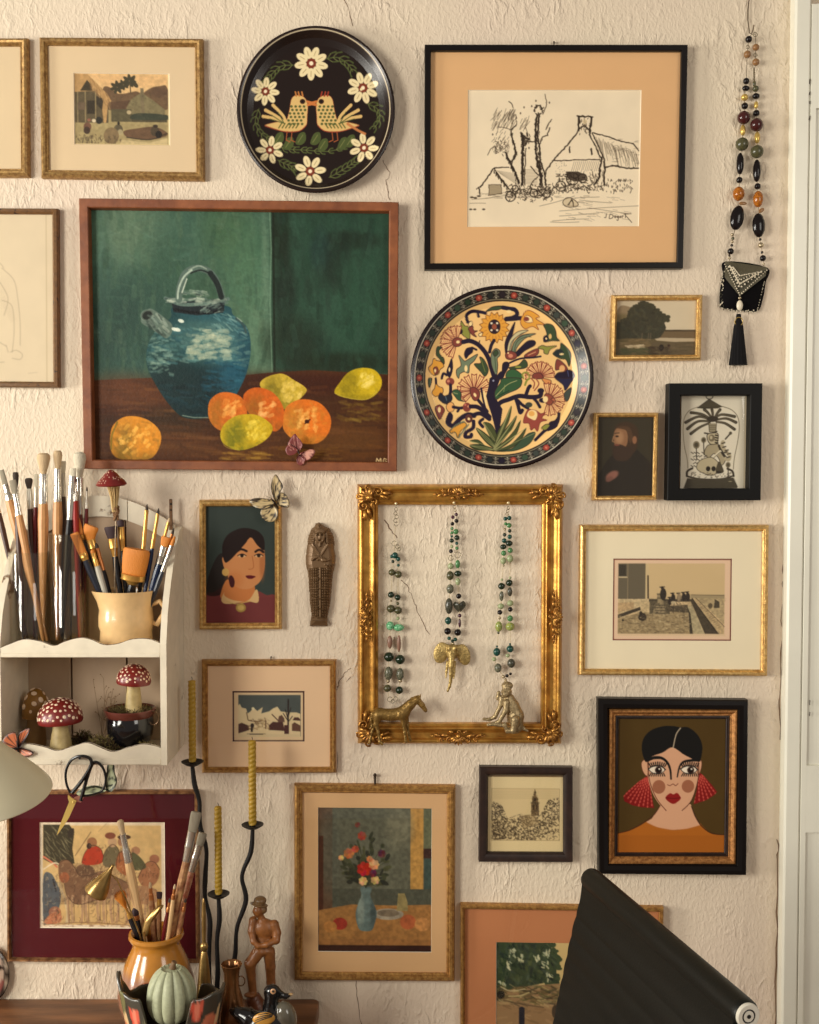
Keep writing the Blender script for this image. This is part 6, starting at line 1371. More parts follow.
b.ell(X(56,782,.012), (38/5.12*s, .0042, 56/5.12*s), np.array(Ry(.22))).ell(X(172,792,.012), (34/5.12*s, .0042, 56/5.12*s), np.array(Ry(-.25))).ell(X(80,765,.013), (26/5.12*s, .004, 30/5.12*s)).ell(X(146,770,.013), (26/5.12*s, .004, 30/5.12*s))
b.chain([X(112,800,.020), X(108,850,.024), X(108,890,.024), X(105,930,.022), X(100,955,.021), X(91,978,.020)], [17/5.12*s, 13/5.12*s, 10/5.12*s, 8/5.12*s, 7/5.12*s, 6/5.12*s])
b.chain([X(90,830,.018), X(84,880,.021), X(82,912,.024)], [8/5.12*s, 6/5.12*s, 3/5.12*s]); b.chain([X(126,830,.018), X(124,880,.021), X(122,915,.024)], [8/5.12*s, 6/5.12*s, 3/5.12*s])
eb = b.build('elephant_pendant', VCM, .0009, n2, EB, colfn=lambda V, C: C*(0.75+.35*np.clip((np.sin(V[:,2:3]*1500)*.5+.5)*.4+.6, 0, 1))); eb['label'] = 'brass elephant head pendant'
n3 = necklace(508.5, 504, 'right necklace in the gilt frame, green and teal beads ending in a monkey pendant')
pin(n3, 508.5, 503.8); rings(n3, 430, 500, 5.12, [(402,40,7),(398,56,7),(394,72,7)])
cord(n3, 430, 500, 5.12, [(394,70),(388,125),(380,208),(377,272),(375,312),(372,370),(366,440),(363,543),(356,605),(350,675),(346,720),(342,778),(328,815),(348,860),(365,888),(388,905)]); cord(n3, 430, 500, 5.12, [(402,70),(405,130),(408,188),(405,222),(410,300),(410,360),(406,425),(411,528),(410,605),(411,660),(411,720),(410,762),(404,800),(416,836),(413,885),(395,905)])
beads(n3, 430, 500, 5.12, [(386,96,11,'tl'),(406,92,12,'tl'),(388,122,9,'gr'),(405,130,13,'gr'),(383,150,7,'sv'),(408,158,10,'dg'),(382,178,10,'dg'),(408,188,12,'tl'),(380,208,13,'tl'),(405,222,19,15,'dg'),(375,240,17,14,'dg'),(411,258,14,'gr'),(377,272,14,'gr'),(375,312,15,18,'pg'),(410,300,17,20,'pg'),(376,336,6,'sv'),(408,324,6,'sv'),(368,408,7,'pg'),(410,398,7,'pg'),(366,441,18,'dg'),(406,424,18,'dg'),(366,492,12,26,'sp'),(409,470,13,24,'gy'),(363,544,17,15,'pg'),(411,528,17,16,'pg'),(358,575,13,'dk'),(411,560,13,'dk'),(356,604,8,'sv'),(352,648,18,28,'yg'),(410,606,15,17,'gr'),(410,648,24,22,'yg'),(350,680,7,'ol'),(343,750,6,'tl'),(410,738,6,'tl'),(342,778,19,22,'tl'),(410,762,19,19,'tl'),(328,815,12,11,'pg'),(398,796,12,10,'pg'),(348,860,19,24,'sp'),(416,836,21,24,'gy'),(376,905,9,'sv'),(394,900,9,'dk'),(412,890,8,'dk')])
MK = lin((172,150,110)); b = Body(.0022); k = 8.19; X = lambda x, y, d=.030: P(470+x/k, 650+y/k, d); s = PS(.03); r = lambda v: v/k*s
b.ell(X(300,345,.034), (r(44), .0095, r(48))).ell(X(305,292,.030), (r(48), .010, r(34))).ell(X(292,362,.042), (r(26), .005, r(24)))
b.chain([X(320,400), X(345,460), X(372,540), X(372,620)], [r(46), r(60), r(70), r(64)]).chain([X(258,395,.030), X(252,450,.034), X(205,545,.036), X(160,570,.036), X(112,565,.036)], [r(26), r(20), r(18), r(14), r(12)])
b.chain([X(235,350,.030), X(228,395,.030)], [r(16), r(18)]).chain([X(300,430,.040), X(290,500,.044), X(240,585,.044), X(190,605,.044), X(150,612,.044)], [r(28), r(22), r(18), r(14), r(14)])
b.chain([X(370,600,.044), X(372,570,.046), X(355,660,.046), X(305,665,.046), X(285,610,.046)], [r(36), r(32), r(24), r(16), r(18)]).chain([X(415,610,.034), X(440,645,.034), X(470,662,.034)], [r(16), r(14), r(10)])
b.chain([X(292,240,.030), X(292,262,.030)], [r(10), r(12)]).chain([X(170,612,.046), X(280,618,.046)], [r(9), r(16)])
def fur(V, C):
    f = np.sin(V[:,0]*1400+V[:,2]*900)*np.sin(V[:,2]*1100-V[:,0]*500); return C*(.82+.22*f[:, None])
mk = b.build('monkey_pendant', VCM, .0010, n3, MK, colfn=lambda V, C: fur(V, C)); mk['label'] = 'seated pewter monkey pendant'

# horse stuck on the lower left of the gilt frame
HB = lin((150,118,62)); b = Body(.003); X = lambda x, y, d=.036: P(350+x/k, 680+y/k, d); s = PS(.036); r = lambda v: v/k*s
b.chain([X(235,275), X(330,285), X(420,275), X(450,265)], [r(50), r(48), r(54), r(46)]).chain([X(445,250), X(495,200), X(545,160)], [r(50), r(40), r(28)]).chain([X(548,160), X(590,205), X(618,248)], [r(31), r(22), r(17)])
b.chain([X(430,300,.040), X(440,350,.040), X(448,430,.040), X(458,505,.040)], [r(32), r(18), r(12), r(13)]).chain([X(455,300,.032), X(468,370,.032), X(480,440,.032), X(494,492,.032)], [r(28), r(15), r(11), r(12)])
b.chain([X(228,290,.040), X(214,360,.040), X(232,430,.040), X(243,505,.040), X(262,524,.040)], [r(44), r(20), r(12), r(12), r(13)]).chain([X(215,290,.032), X(205,360,.032), X(178,430,.032), X(160,512,.032)], [r(38), r(18), r(11), r(12)])
b.chain([X(572,140,.038), X(580,112,.038)], [r(9), r(3)]).chain([X(460,205), X(505,150), X(560,130)], [r(8), r(9), r(8)], k=.001)
b.chain([X(208,255), X(178,275), X(170,330), X(178,380), X(158,400)], [r(9), r(8), r(8), r(6), r(3)])
def hcol(V, C):
    f = np.sin(V[:,0]*1700)*np.sin(V[:,2]*1300+V[:,0]*700); return np.clip(C*(.85+.35*f[:, None]), 0, 1)
hr = b.build('horse_figurine', VCM, .0011, None, HB, colfn=hcol); tag(hr, 'small brass horse standing on the lower left corner of the ornate gilt frame', 'figurine')

# ------------------------------------------------------------------ sarcophagus plaque (cast relief)
def sarcophagus():
    hm = Canvas(303, 520, 338, 629, 4, (0,0,0)); hm.crop(240, 470, 6.02)
    g = lambda v: (v, v, v)
    out = [(455,322),(475,316),(495,322),(505,335),(540,352),(562,390),(572,440),(568,470),(577,520),(575,570),(560,630),(552,720),(544,810),(530,880),(530,942),(420,942),(424,905),(430,880),(420,800),(414,700),(408,620),(396,570),(395,520),(402,470),(405,440),(412,395),(430,355),(450,338)]
    M = hm.mask(out)
    dist = np.zeros_like(M); cur = M > .5
    for i in range(26):
        dist += cur; c2 = cur.copy(); c2[1:] &= cur[:-1]; c2[:-1] &= cur[1:]; c2[:, 1:] &= cur[:, :-1]; c2[:, :-1] &= cur[:, 1:]; cur = c2
    base = np.sqrt(np.clip(dist/26, 0, 1))
    c = Canvas(303, 520, 338, 629, 4, (120,120,120)); c.crop(240, 470, 6.02)
    for i in range(9): y = 352+i*11; c.line([(412-i,y+8),(430,y),(452,y+2)], .6, g(60)); c.line([(530,y+2),(550,y),(570,y+8)], .6, g(60))
    c.line([(430,350),(452,380),(450,430),(440,455)], .8, g(50), 1, True); c.line([(540,350),(514,380),(516,430),(530,455)], .8, g(50), 1, True)
    c.ell(483, 400, 30, 42, g(215), 1, 0, .15); c.ell(483, 404, 7, 14, g(250), 1, 0, .4); c.ell(470, 392, 8, 4, g(120)); c.ell(497, 392, 8, 4, g(120)); c.ell(483, 424, 10, 3, g(120)); c.line([(457,383),(480,380)], .5, g(110)); c.line([(487,380),(510,383)], .5, g(110)); c.rect(476, 438, 488, 462, g(220)); c.rect(468, 318, 482, 345, g(190)); c.rect(486, 322, 494, 345, g(180))
    c.line([(435,448),(500,545)], 2.6, g(190)); c.line([(530,450),(470,540)], 2.2, g(170)); c.line([(438,540),(460,520),(500,548)], 2.2, g(235), 1, True); c.line([(545,535),(515,545),(470,530)], 2.0, g(215), 1, True); c.ell(455, 525, 18, 10, g(235), 1, -.4); c.ell(508, 542, 16, 10, g(245), 1, .3)
    for i in range(7): c.ell(515+i*9, 572+(i%2)*8, 5, 5, g(220))
    for r_ in range(20):
        y = 592+r_*16
        if y > 890: break
        c.line([(405,y+4),(480,y),(565,y+4)], .5, g(60))
        for j in range(11): c.ell(418+j*13.5, y+8, 4.5, 5, g(190))
    c.rect(474, 590, 492, 890, g(150)); c.line([(474,590),(474,890)], .5, g(60)); c.line([(492,590),(492,890)], .5, g(60))
    for y in (655,715,775,835): c.line([(410,y),(556,y)], .9, g(215))
    c.line([(425,890),(532,890)], 1.2, g(40)); c.line([(422,905),(530,905)], .8, g(180))
    H = c.blur()[..., 0]/255.0
    ys = np.arange(0, hm.h, 1.3).astype(int); xs = np.arange(0, hm.w, 1.3).astype(int)
    Bs = base[np.ix_(ys, xs)]; Hs = H[np.ix_(ys, xs)]; Ms = M[np.ix_(ys, xs)]
    m = MB(); idx = -np.ones(Bs.shape, int); vs = []; cs = []
    X, Y = np.meshgrid(303+xs/4.0, 520+ys/4.0)
    keep = Ms > .5
    for (i, j) in np.argwhere(keep):
        idx[i, j] = len(vs); d = .003+.016*Bs[i, j]+.011*(Hs[i, j]-.45)*min(1, Bs[i,j]*2); vs.append(P(X[i, j], Y[i, j], d)); cs.append(lin((112,86,58)))
    nv = len(vs); vb = [Vector((v.x, -.001, v.z)) for v in vs]; fs = []
    q = keep[:-1,:-1] & keep[1:,:-1] & keep[1:,1:] & keep[:-1,1:]
    for (i, j) in np.argwhere(q):
        a, b_, c_, d_ = idx[i,j], idx[i+1,j], idx[i+1,j+1], idx[i,j+1]; fs.append((a, b_, c_, d_)); fs.append((d_+nv, c_+nv, b_+nv, a+nv))
        if i == 0 or not q[i-1, j]: fs.append((a, d_, d_+nv, a+nv))
        if i == q.shape[0]-1 or not q[i+1, j]: fs.append((c_, b_, b_+nv, c_+nv))
        if j == 0 or not q[i, j-1]: fs.append((b_, a, a+nv, b_+nv))
        if j == q.shape[1]-1 or not q[i, j+1]: fs.append((d_, c_, c_+nv, d_+nv))
    m.v = [tuple(v) for v in vs+vb]; m.f = fs; m.m = [0]*len(fs); m.c = cs+cs
    o = m.build('sarcophagus_plaque', mat('dark_bronze', rough=.42, metal=.35, attr=True), loc=P(320.5, 575, .0), colors=True, angle=70)
    tag(o, 'slim dark bronze mummy case plaque with crossed arms on the bare wall', 'plaque')
sarcophagus()

# ------------------------------------------------------------------ butterflies
def butterfly(label, wings, body, box, paint, d, lift=.006, group='butterfly ornaments'):
    cv = Canvas(*box, 6, (0,0,0)); paint(cv)
    root = empty('butterfly', P(body[0][0], body[0][1], d), label, 'butterfly', group)
    for nm, rt, out in wings: pillow(nm, out, d, -lift, VC, root, cv, root=rt, n=7, power=1.2)
    m = MB(); a, b_ = body; m.tube([P(a[0]+(b_[0]-a[0])*t, a[1]+(b_[1]-a[1])*t, d+.001) for t in (0,.15,.3,.5,.8,1)], [.0008,.0016,.0018,.0013,.0012,.0005], 8)
    m.build('body', mat('insect_body', (44,32,24), .6), root)
    m = MB(); dx, dy = a[0]-b_[0], a[1]-b_[1]; L_ = math.hypot(dx, dy); dx /= L_; dy /= L_
    for s in (1,-1): m.tube([P(a[0], a[1], d+.001), P(a[0]+dx*3-dy*s*1.5, a[1]+dy*3+dx*s*1.5, d+.003), P(a[0]+dx*6-dy*s*3.5, a[1]+dy*6+dx*s*3.5, d+.004)], .0003, 5)
    m.build('antennae', mat('insect_body', (44,32,24), .6), root)
def cr(ox, oy, s, pts): return [(ox+x/s, oy+y/s) for x, y in pts]
def mon(c):
    c.a[:] = (206,116,76); c.crop(0, 640, 8.19); K = (40,22,20)
    for o in ([(20,830),(60,775),(130,765),(145,880),(80,900),(30,880)], [(150,780),(190,740),(240,725),(235,760),(180,850),(150,880)], [(150,890),(200,890),(270,920),(255,945),(180,965),(150,970)], [(145,890),(80,905),(110,950),(150,970)]):
        q = spline(o, True); c.line(q+[q[0]], 2.2, K)
        for p in q[::5]: c.line([(148,885), p], .5, K)
    for i in range(14): c.ell(205+i*4, 735+i%3*9, 3, 3, (226,200,190)); c.ell(235+(i%5)*7, 925+(i//5)*10, 2.5, 2.5, (226,200,190)); c.ell(26+(i%3)*5, 820+i*4, 2.5, 2.5, (226,200,190))
W1 = lambda *p: cr(0, 640, 8.19, p)
butterfly('orange and black butterfly perched on the lower shelf edge', [('forewing', W1((148,885))[0], W1((18,830),(60,772),(130,762),(146,880),(80,902),(30,885))), ('forewing', W1((150,880))[0], W1((150,780),(190,740),(242,722),(238,760),(182,852),(152,884))), ('hindwing', W1((150,890))[0], W1((150,888),(200,888),(272,920),(255,948),(180,968),(148,972))), ('hindwing', W1((146,890))[0], W1((147,888),(80,903),(108,950),(147,972)))], (W1((136,790))[0], W1((152,950))[0]), (0, 725, 36, 762), mon, .1585)
def chk(c):
    c.a[:] = (200,176,128); c.crop(240, 470, 6.02); K = (40,30,24); r = random.Random(8)
    for _ in range(330): x = r.uniform(55,300); y = r.uniform(25,310); c.ell(x, y, r.uniform(3,8), r.uniform(3,6), K, .95, r.uniform(0,3))
    for o in ([(60,185),(100,170),(170,175),(205,195),(190,215),(140,235),(80,215)], [(190,130),(190,70),(215,28),(240,60),(258,100),(240,130),(215,190)], [(240,140),(275,150),(295,190),(290,225),(255,220),(225,200)], [(125,250),(150,220),(200,215),(225,250),(215,300),(170,308),(135,285)]):
        q = spline(o, True); c.line(q+[q[0]], .7, K)
    c.line([(60,190),(90,225),(120,245)], 1.2, (236,226,200))
W2 = lambda *p: cr(240, 470, 6.02, p)
butterfly('pale spotted butterfly on the top right corner of the dark-haired woman portrait', [('forewing', W2((208,195))[0], W2((58,185),(100,168),(170,175),(206,195),(190,217),(140,237),(80,217))), ('forewing', W2((212,190))[0], W2((190,130),(188,70),(214,26),(240,60),(259,100),(242,130),(216,190))), ('hindwing', W2((228,200))[0], W2((240,138),(276,148),(297,190),(292,227),(255,222),(222,202))), ('hindwing', W2((205,215))[0], W2((123,250),(150,218),(202,213),(228,250),(216,302),(170,311),(133,287)))], (W2((190,172))[0], W2((236,235))[0]), (248, 472, 291, 524), chk, .0186)
def pnk(c):
    c.a[:] = (120,52,50); c.crop(260, 425, 11.7); r = random.Random(8)
    c.blob([(520,310),(600,285),(645,310),(600,390),(540,400)], (200,140,120))
    for _ in range(80): x = r.uniform(330,480); y = r.uniform(120,300); c.ell(x, y, 5, 5, (196,140,124))
    for _ in range(60): x = r.uniform(440,640); y = r.uniform(290,460); c.ell(x, y, 5, 5, (90,36,36) if x > 520 else (196,140,124))
W3 = lambda *p: cr(260, 425, 11.7, p)
butterfly('dark pink speckled butterfly at the lower edge of the oil painting, below an orange', [('forewing', W3((455,310))[0], W3((330,210),(400,105),(440,140),(497,220),(460,300),(420,270),(350,250))), ('hindwing', W3((440,320))[0], W3((298,290),(335,230),(400,260),(440,300),(400,342),(330,352))), ('forewing', W3((462,330))[0], W3((470,350),(520,308),(600,283),(647,310),(600,392),(540,415),(500,390))), ('hindwing', W3((458,345))[0], W3((428,385),(470,350),(530,410),(490,472),(438,452)))], (W3((425,270))[0], W3((475,370))[0]), (283, 431, 318, 468), pnk, .0240, .004)
def grn(c):
    c.a[:] = (164,170,136); c.crop(50, 740, 9.75); K = (34,38,28)
    for p in ([(565,240),(560,320),(545,400),(545,470),(580,505)], [(565,300),(610,280),(628,300)], [(550,400),(600,370),(645,400)], [(560,450),(610,440)], [(580,505),(640,440),(650,390),(628,320),(622,240)], [(260,510),(340,480),(430,450),(540,480)], [(300,540),(400,545),(520,510)], [(350,480),(380,540)], [(430,450),(420,530)]): c.line(p, 2.0, K, 1, True)
    for i in range(9): c.ell(636-i*3, 390+i*12, 4, 4, (220,216,190))
W4 = lambda *p: cr(50, 740, 9.75, p)
butterfly('pale green and black butterfly on the burgundy matted frame, behind the scissors', [('forewing', W4((545,480))[0], W4((562,238),(622,238),(632,320),(654,400),(625,480),(582,508),(548,478),(540,400),(552,300))), ('forewing', W4((530,485))[0], W4((258,512),(330,462),(420,443),(510,456),(545,485),(530,505),(460,530),(360,552),(290,548)))], (W4((520,470))[0], W4((570,505))[0]), (74, 762, 119, 798), grn, .0176, .006)

# ------------------------------------------------------------------ long bead necklace with a little purse
pn = empty('purse_necklace', P(748.5, 33, .012), 'long black and amber bead necklace with a small beaded black purse and tassel', 'necklace')
hk = MB(); hk.tube([P(749.6,-6,.004), P(748,10,.006), P(747.8,20,.006), P(749.5,33,.009), P(751.5,33.5,.010), P(753,30,.010), P(754,25,.011)], .0013, 8); hk.ball(P(749.6,-6,.004), .004)
tag(hk.build('wall_hook', WIRE, loc=P(749.6,0,0)), 'bent grey wire hook at the top right holding the long bead necklace', 'hook')
cord(pn, 690, 0, 5.388, [(330,185),(316,212),(309,293),(305,370),(303,437),(294,525),(290,634),(285,702),(281,777),(270,882),(266,970),(262,1045),(254,1175),(230,1290),(219,1355),(212,1410)], m=WIRE); cord(pn, 690, 0, 5.388, [(330,185),(352,185),(355,255),(352,297),(355,335),(346,390),(350,460),(356,518),(357,610),(359,673),(362,742),(361,817),(360,920),(364,1004),(367,1075),(370,1215),(380,1310),(393,1390),(400,1430)], m=WIRE)
T1 = [(316,212,18,'dk'),(309,293,19,20,'tn'),(303,437,17,'dk'),(301,476,20,15,'dk'),(294,525,19,18,'go'),(295,571,18,'dk'),(290,634,35,'ma'),(285,702,14,30,'go'),(281,777,35,'ol'),(270,882,20,58,'dk'),(266,970,17,'dk'),(262,1044,31,38,'am'),(219,1354,17,'dk'),
      (355,255,18,'tn'),(355,335,19,'tn'),(347,450,9,16,'ol'),(354,478,17,'ol'),(356,518,20,16,'dk'),(356,566,11,21,'go'),(357,610,18,'dk'),(359,673,35,'ma'),(362,742,15,32,'go'),(361,817,35,'ol'),(360,920,21,60,'dk'),(364,1004,17,'dk'),(367,1073,27,44,'am'),(378,1290,8,'dk'),(382,1321,15,'sv'),(388,1360,8,'dk'),(393,1391,17,'dk'),(228,1265,9,'sv'),(231,1285,9,'ol'),(228,1302,8,'sv'),(225,1322,8,'dk'),(213,1390,8,'sv'),(398,1424,7,'sv'),(212,1376,6,'dk')]
beads(pn, 690, 0, 5.388, T1, .010)
bead(pn, 690+254/5.388, 1174/5.388, 6.8, 12.3, 'dk', .012, .18, 4); bead(pn, 690+370/5.388, 1214/5.388, 6.4, 12, 'dk', .012, -.05, 4); bead(pn, 690+285/5.388, 1096/5.388, 4, 1.7, 'tn', .012, 0, 1); bead(pn, 690+384/5.388, 1134/5.388, 3.4, 2.0, 'tn', .012, -.6, 1)
rings(pn, 690, 0, 5.388, [(311,253,9),(352,186,11),(352,297,9)]); rings(pn, 690, 0, 5.388, [(346,370+i*11,4) for i in range(7)], name='chain')
PQ = lambda *p: cr(690, 190, 5.388, p)
pillow('pouch', PQ((190,385),(415,418),(408,500),(390,600),(360,655),(270,648),(180,637),(160,605),(163,530),(178,460)), .006, .014, mat('black_velvet', (14,12,14), .9, spec=.1), pn, back=0, n=8)
fl_ = MB(); fp = lambda x, y, d: P(690+x/5.388, 190+y/5.388, d)
fl_.add([fp(190,383,.012), fp(416,416,.012), fp(408,462,.020), fp(268,572,.023), fp(186,470,.020), fp(190,383,.009), fp(416,416,.009), fp(408,462,.017), fp(268,572,.020), fp(186,470,.017), fp(290,450,.0235), fp(290,450,.021)], [(0,4,10),(4,3,10),(3,2,10),(2,1,10),(1,0,10),(5,11,9),(9,11,8),(8,11,7),(7,11,6),(6,11,5),(0,1,6,5),(1,2,7,6),(2,3,8,7),(3,4,9,8),(4,0,5,9)]); fl_.build('flap', mat('grey_beaded_cloth', (92,86,66), .5, .2, var=.3, vscale=300, bump=.5, bscale=500), pn, smooth=False)
bw = MB(); bd = MB(); r0 = random.Random(4)
def vrow(k, mbs, rad):
    a = (188+k*11, 400+k*4); b2 = (268, 566-k*26); c2 = (414-k*13, 432+k*3)
    for (p, q_) in ((a, b2), (b2, c2)):
        n_ = 14
        for i in range(n_+1):
            t = i/n_; x = p[0]+(q_[0]-p[0])*t; y = p[1]+(q_[1]-p[1])*t
            (bw if (mbs == 0 or (mbs == 2 and i % 2)) else bd).ball(fp(x+r0.uniform(-1,1), y, (.0262-.0060*abs(x-285)/115)), rad*r0.uniform(.8,1.2), n=6, m=4)
vrow(0, 0, .0014); vrow(.8, 1, .0013); vrow(1.5, 2, .0018); vrow(2.3, 0, .0019); vrow(3.1, 2, .0017); vrow(4, 0, .0012)
for i in range(44): y = 420+i*5; (bw if r0.random() < .6 else bd).ball(fp(172+r0.uniform(-11,10)+(10 if y < 470 else 0), y, .009), .0014, n=6, m=4)
for i in range(26): x = 175+i*7; (bw if r0.random() < .6 else bd).ball(fp(x, 643+r0.uniform(-6,6)+i*.4, .009), .0013, n=6, m=4)
for i in range(26): y = 480+i*7; (bw if r0.random() < .5 else bd).ball(fp(404-i*1.7, y, .009), .0010, n=6, m=4)
o = bw.build('beadwork', BEAD['cb'], pn); o['kind'] = 'stuff'; o = bd.build('dark_beadwork', BEAD['gy'], pn); o['kind'] = 'stuff'
bead(pn, 690+268/5.388, 190+622/5.388, 3.2, 5.2, 'cb', .024, 0, 2, 'drop_bead'); bead(pn, 690+268/5.388, 190+582/5.388, 1.6, 1.6, 'sv', .024)
tm = MB(); 
tm.lathe([(.0044,.0),(.0052,-.006),(.0050,-.0104),(.0066,-.014),(.0090,-.024),(.0130,-.06),(.0165,-.092),(.0178,-.1005),(.0,-.1005)], c=fp(262,668,.014), n=40, sy=.55, fr=lambda a, i, r, h: 1+(.06*math.sin(a*14) if i > 3 else 0)); tm.build('tassel', mat('black_silk', (12,10,12), .7, spec=.2), pn)
rings(pn, 690, 190, 5.388, [(263,708,22)], .017, 'tassel_ring', BEAD['go']).data
# ================================================================== SHELF
DS = .157
PAINT = mat('distressed_cream_paint', (226,214,190), .55, var=.06, vscale=14, bump=.3, bscale=60, color2=(120,92,64), edge=(.31,.345))
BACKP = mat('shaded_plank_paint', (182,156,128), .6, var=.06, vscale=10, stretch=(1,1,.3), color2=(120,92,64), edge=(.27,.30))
xl = P(1, 700, DS).x; xrr = P(160.5, 700, DS).x; xo = P(166.8, 700, DS).x; TH = xo-xrr
zB0 = P(100, 765, DS).z; zB1 = P(100, 759, DS).z; zT0 = P(100, 657.5, DS).z; zT1 = P(100, 653, DS).z
shelf = empty('wall_shelf', ((xl+xrr)/2, -.001, zB0), 'distressed cream wooden wall shelf holding brushes above and toadstools below', 'shelf')
prof = [(0,526),(.030,531),(.050,540),(.070,552),(.092,567),(.112,583),(.128,598),(.142,614),(.150,630),(.1565,644)]
def side(x0, x1):
    m = MB(); pts = [(0, zB0)]+[(DS, zB0)]+[(d, P(172, py, d).z) for d, py in prof[::-1]]
    n = len(pts); vs = [(x0, -d-.001, z) for d, z in pts]+[(x1, -d-.001, z) for d, z in pts]
    fs = [tuple(range(n)), tuple(range(2*n-1, n-1, -1))]+[(i, i+n, (i+1)%n+n, (i+1)%n) for i in range(n)]
    fs = [f[::-1] for f in fs]; m.add(vs, fs); m.build('side_panel', PAINT, shelf, smooth=False)
side(xrr, xo); side(xl-TH, xl)
def arch(x):
    t = abs(x-(xl+xrr)/2)/((xrr-xl)/2); return P(172, 526, 0).z+(P(172, 496, 0).z-P(172, 526, 0).z)*math.cos(min(t,1)*PI/2)**.9
def zone(x0, x1, zb, y0, y1, name, m_, topfn, botfn=None, n=16):
    m = MB(); xs = [x0+(x1-x0)*i/n for i in range(n+1)]
    pts = [(x, botfn(x) if botfn else zb) for x in xs]+[(x, topfn(x)) for x in xs[::-1]]
    m.prism(pts, y0, y1); return m.build(name, m_, shelf, smooth=False)
bx_ = [xl, P(72.3, 700, .006).x, P(127.5, 700, .006).x, xrr]
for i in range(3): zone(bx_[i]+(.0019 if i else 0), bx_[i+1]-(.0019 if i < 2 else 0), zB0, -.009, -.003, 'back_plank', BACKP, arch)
DK = mat('gap_shadow_wood', (70,44,28), .9); m = MB(); m.box(xl, xrr, -.003, -.001, zB0, arch(xrr)-.002); m.build('backing', DK, shelf, smooth=False)
zone(xl+.001, P(127.8,510,.012).x-.0008, 0, -.016, -.0092, 'back_rail', PAINT, lambda x: arch(x)+.001, lambda x: arch(x)-.040); zone(P(127.8,510,.012).x+.0008, xrr-.001, 0, -.016, -.0092, 'back_rail', PAINT, lambda x: arch(x)+.001, lambda x: arch(x)-.040)
def scal(z1, amp_pts):
    q = spline(amp_pts, False, 8); pxs = [p[0] for p in q]; pys = [p[1] for p in q]
    return lambda x: P(0, float(np.interp(409.5+x/( -CAM_Y-DS)*F_PX, pxs, pys)), DS).z
lipT = scal(0, [(-2,648),(8,644),(22,639.5),(38,641.5),(52,646),(62,642),(78,638),(90,640),(102,645),(116,644),(130,639.5),(146,639),(158,643),(164,646)])
lipB = scal(0, [(-2,752),(8,748),(22,744),(40,747),(54,751),(68,747),(84,743),(98,748),(110,752),(124,748),(140,744.5),(152,746),(164,750)])
for nm, z0, z1, lip in (('upper_shelf', zT0, zT1, lipT), ('lower_shelf', zB0, zB1, lipB)):
    m = MB(); m.box(xl, xrr, -DS-.0005, -.0095, z0, z1, bev=.0012); sb = m.build(nm, PAINT, shelf, smooth=False); m = MB(); m.tube([(x, -DS+.0012, lip(x)+.0001) for x in [xl+(xrr-xl)*i/60 for i in range(61)]], [.0004+.0008*abs(math.sin(i*1.7)*math.sin(i*.6)) for i in range(61)], 5); m.build('worn_edge', DK, sb)
    m = MB(); n = 48; xs = [xl+.0005+(xrr-xl-.001)*i/n for i in range(n+1)]; m.prism([(x, z1-.0002) for x in xs]+[(x, lip(x)) for x in xs[::-1]], -DS, -DS+.008); m.build('scalloped_edge', PAINT, sb, smooth=False)
m = MB(); hx = 171
m.box(P(169.2,500,.02).x, P(172.4,500,.02).x, -.0215, -.0185, P(171,526,.02).z, P(171,499,.02).z, bev=.001); m.ball(P(170.8,504,.023), .0022, mi=1); m.ball(P(170.8,510,.023), .0016, mi=1); m.box(P(169.2,526,.02).x, P(172.4,526,.02).x, -.020, -.0092, P(171,530,.02).z, P(171,523,.02).z); m.build('hanging_bracket', [mat('brown_bracket_metal', (110,80,54), .4, .5), IRON], shelf)
ZT, ZB = zT1, zB1
def fx(px, d, py=600): return P(px, py, d).x

def ground_px(zf, d): # pixel row where height zf at depth d is seen
    lo, hi = 0, 1400
    for _ in range(40):
        mid = (lo+hi)/2
        if P(400, mid, d).z > zf: lo = mid
        else: hi = mid
    return lo
def lathe_px(m, cx, d, rows, zbase=None, n=40, mi=0, fr=None, cols=None, sy=1.0):
    """rows: (half width px, py); heights from pixels at depth d"""
    s = PS(d); prof = [(w*s, P(cx, py, d).z) for w, py in rows]
    if zbase is not None: prof = [(w, z if z > zbase else zbase) for w, z in prof]
    x = P(cx, rows[0][1], d).x; return m.lathe([(r, z) for r, z in prof], (x, -d, 0), n, mi, fr=fr, cols=cols, sy=sy)

# ---- mug
mug = empty('pottery_mug', (fx(126,.085), -.085, ZT), 'cream glazed pottery mug full of brushes on the upper shelf', 'mug')
MUGM = mat('cream_glaze', (222,184,130), .25, var=.06, vscale=25, coat=.3)
d = .085; s = PS(d); cx = fx(126, d); zt = P(126, 590.5, d).z
rows = [(0,ZT+.0005),(24.5*s,ZT+.0005),(25.6*s,ZT+.003),(26*s,ZT+.016),(25.4*s,P(126,630,d).z),(27.2*s,P(126,625,d).z),(27.0*s,P(126,616,d).z),(26.2*s,P(126,609,d).z),(27*s,P(126,600,d).z),(28.8*s,zt),(28.2*s,zt+.001),(26.8*s,zt-.001),(24.5*s,P(126,605,d).z),(23.6*s,ZT+.008),(0,ZT+.006)]
m = MB()
def spout(a, i, r, h): 
    k = max(0, math.cos(a-PI*1.12))**14; return 1+.16*k*max(0, (h-zt+.03)/.03) if h > zt-.03 else 1
m.lathe(rows, (cx, -d, 0), 48, fr=spout); m.build('body', MUGM, mug)
m = MB(); m.tube([Vector((cx+25*s, -d, P(0,622,d).z)), Vector((cx+31*s, -d-.002, P(0,624,d).z)), Vector((cx+37.5*s, -d-.003, P(0,615,d).z)), Vector((cx+39*s, -d-.003, P(0,607,d).z)), Vector((cx+34*s, -d-.003, P(0,601,d).z)), Vector((cx+26*s, -d-.001, P(0,604,d).z))], [.0055,.0058,.0056,.0052,.0050,.0050], 10); m.build('handle', MUGM, mug)

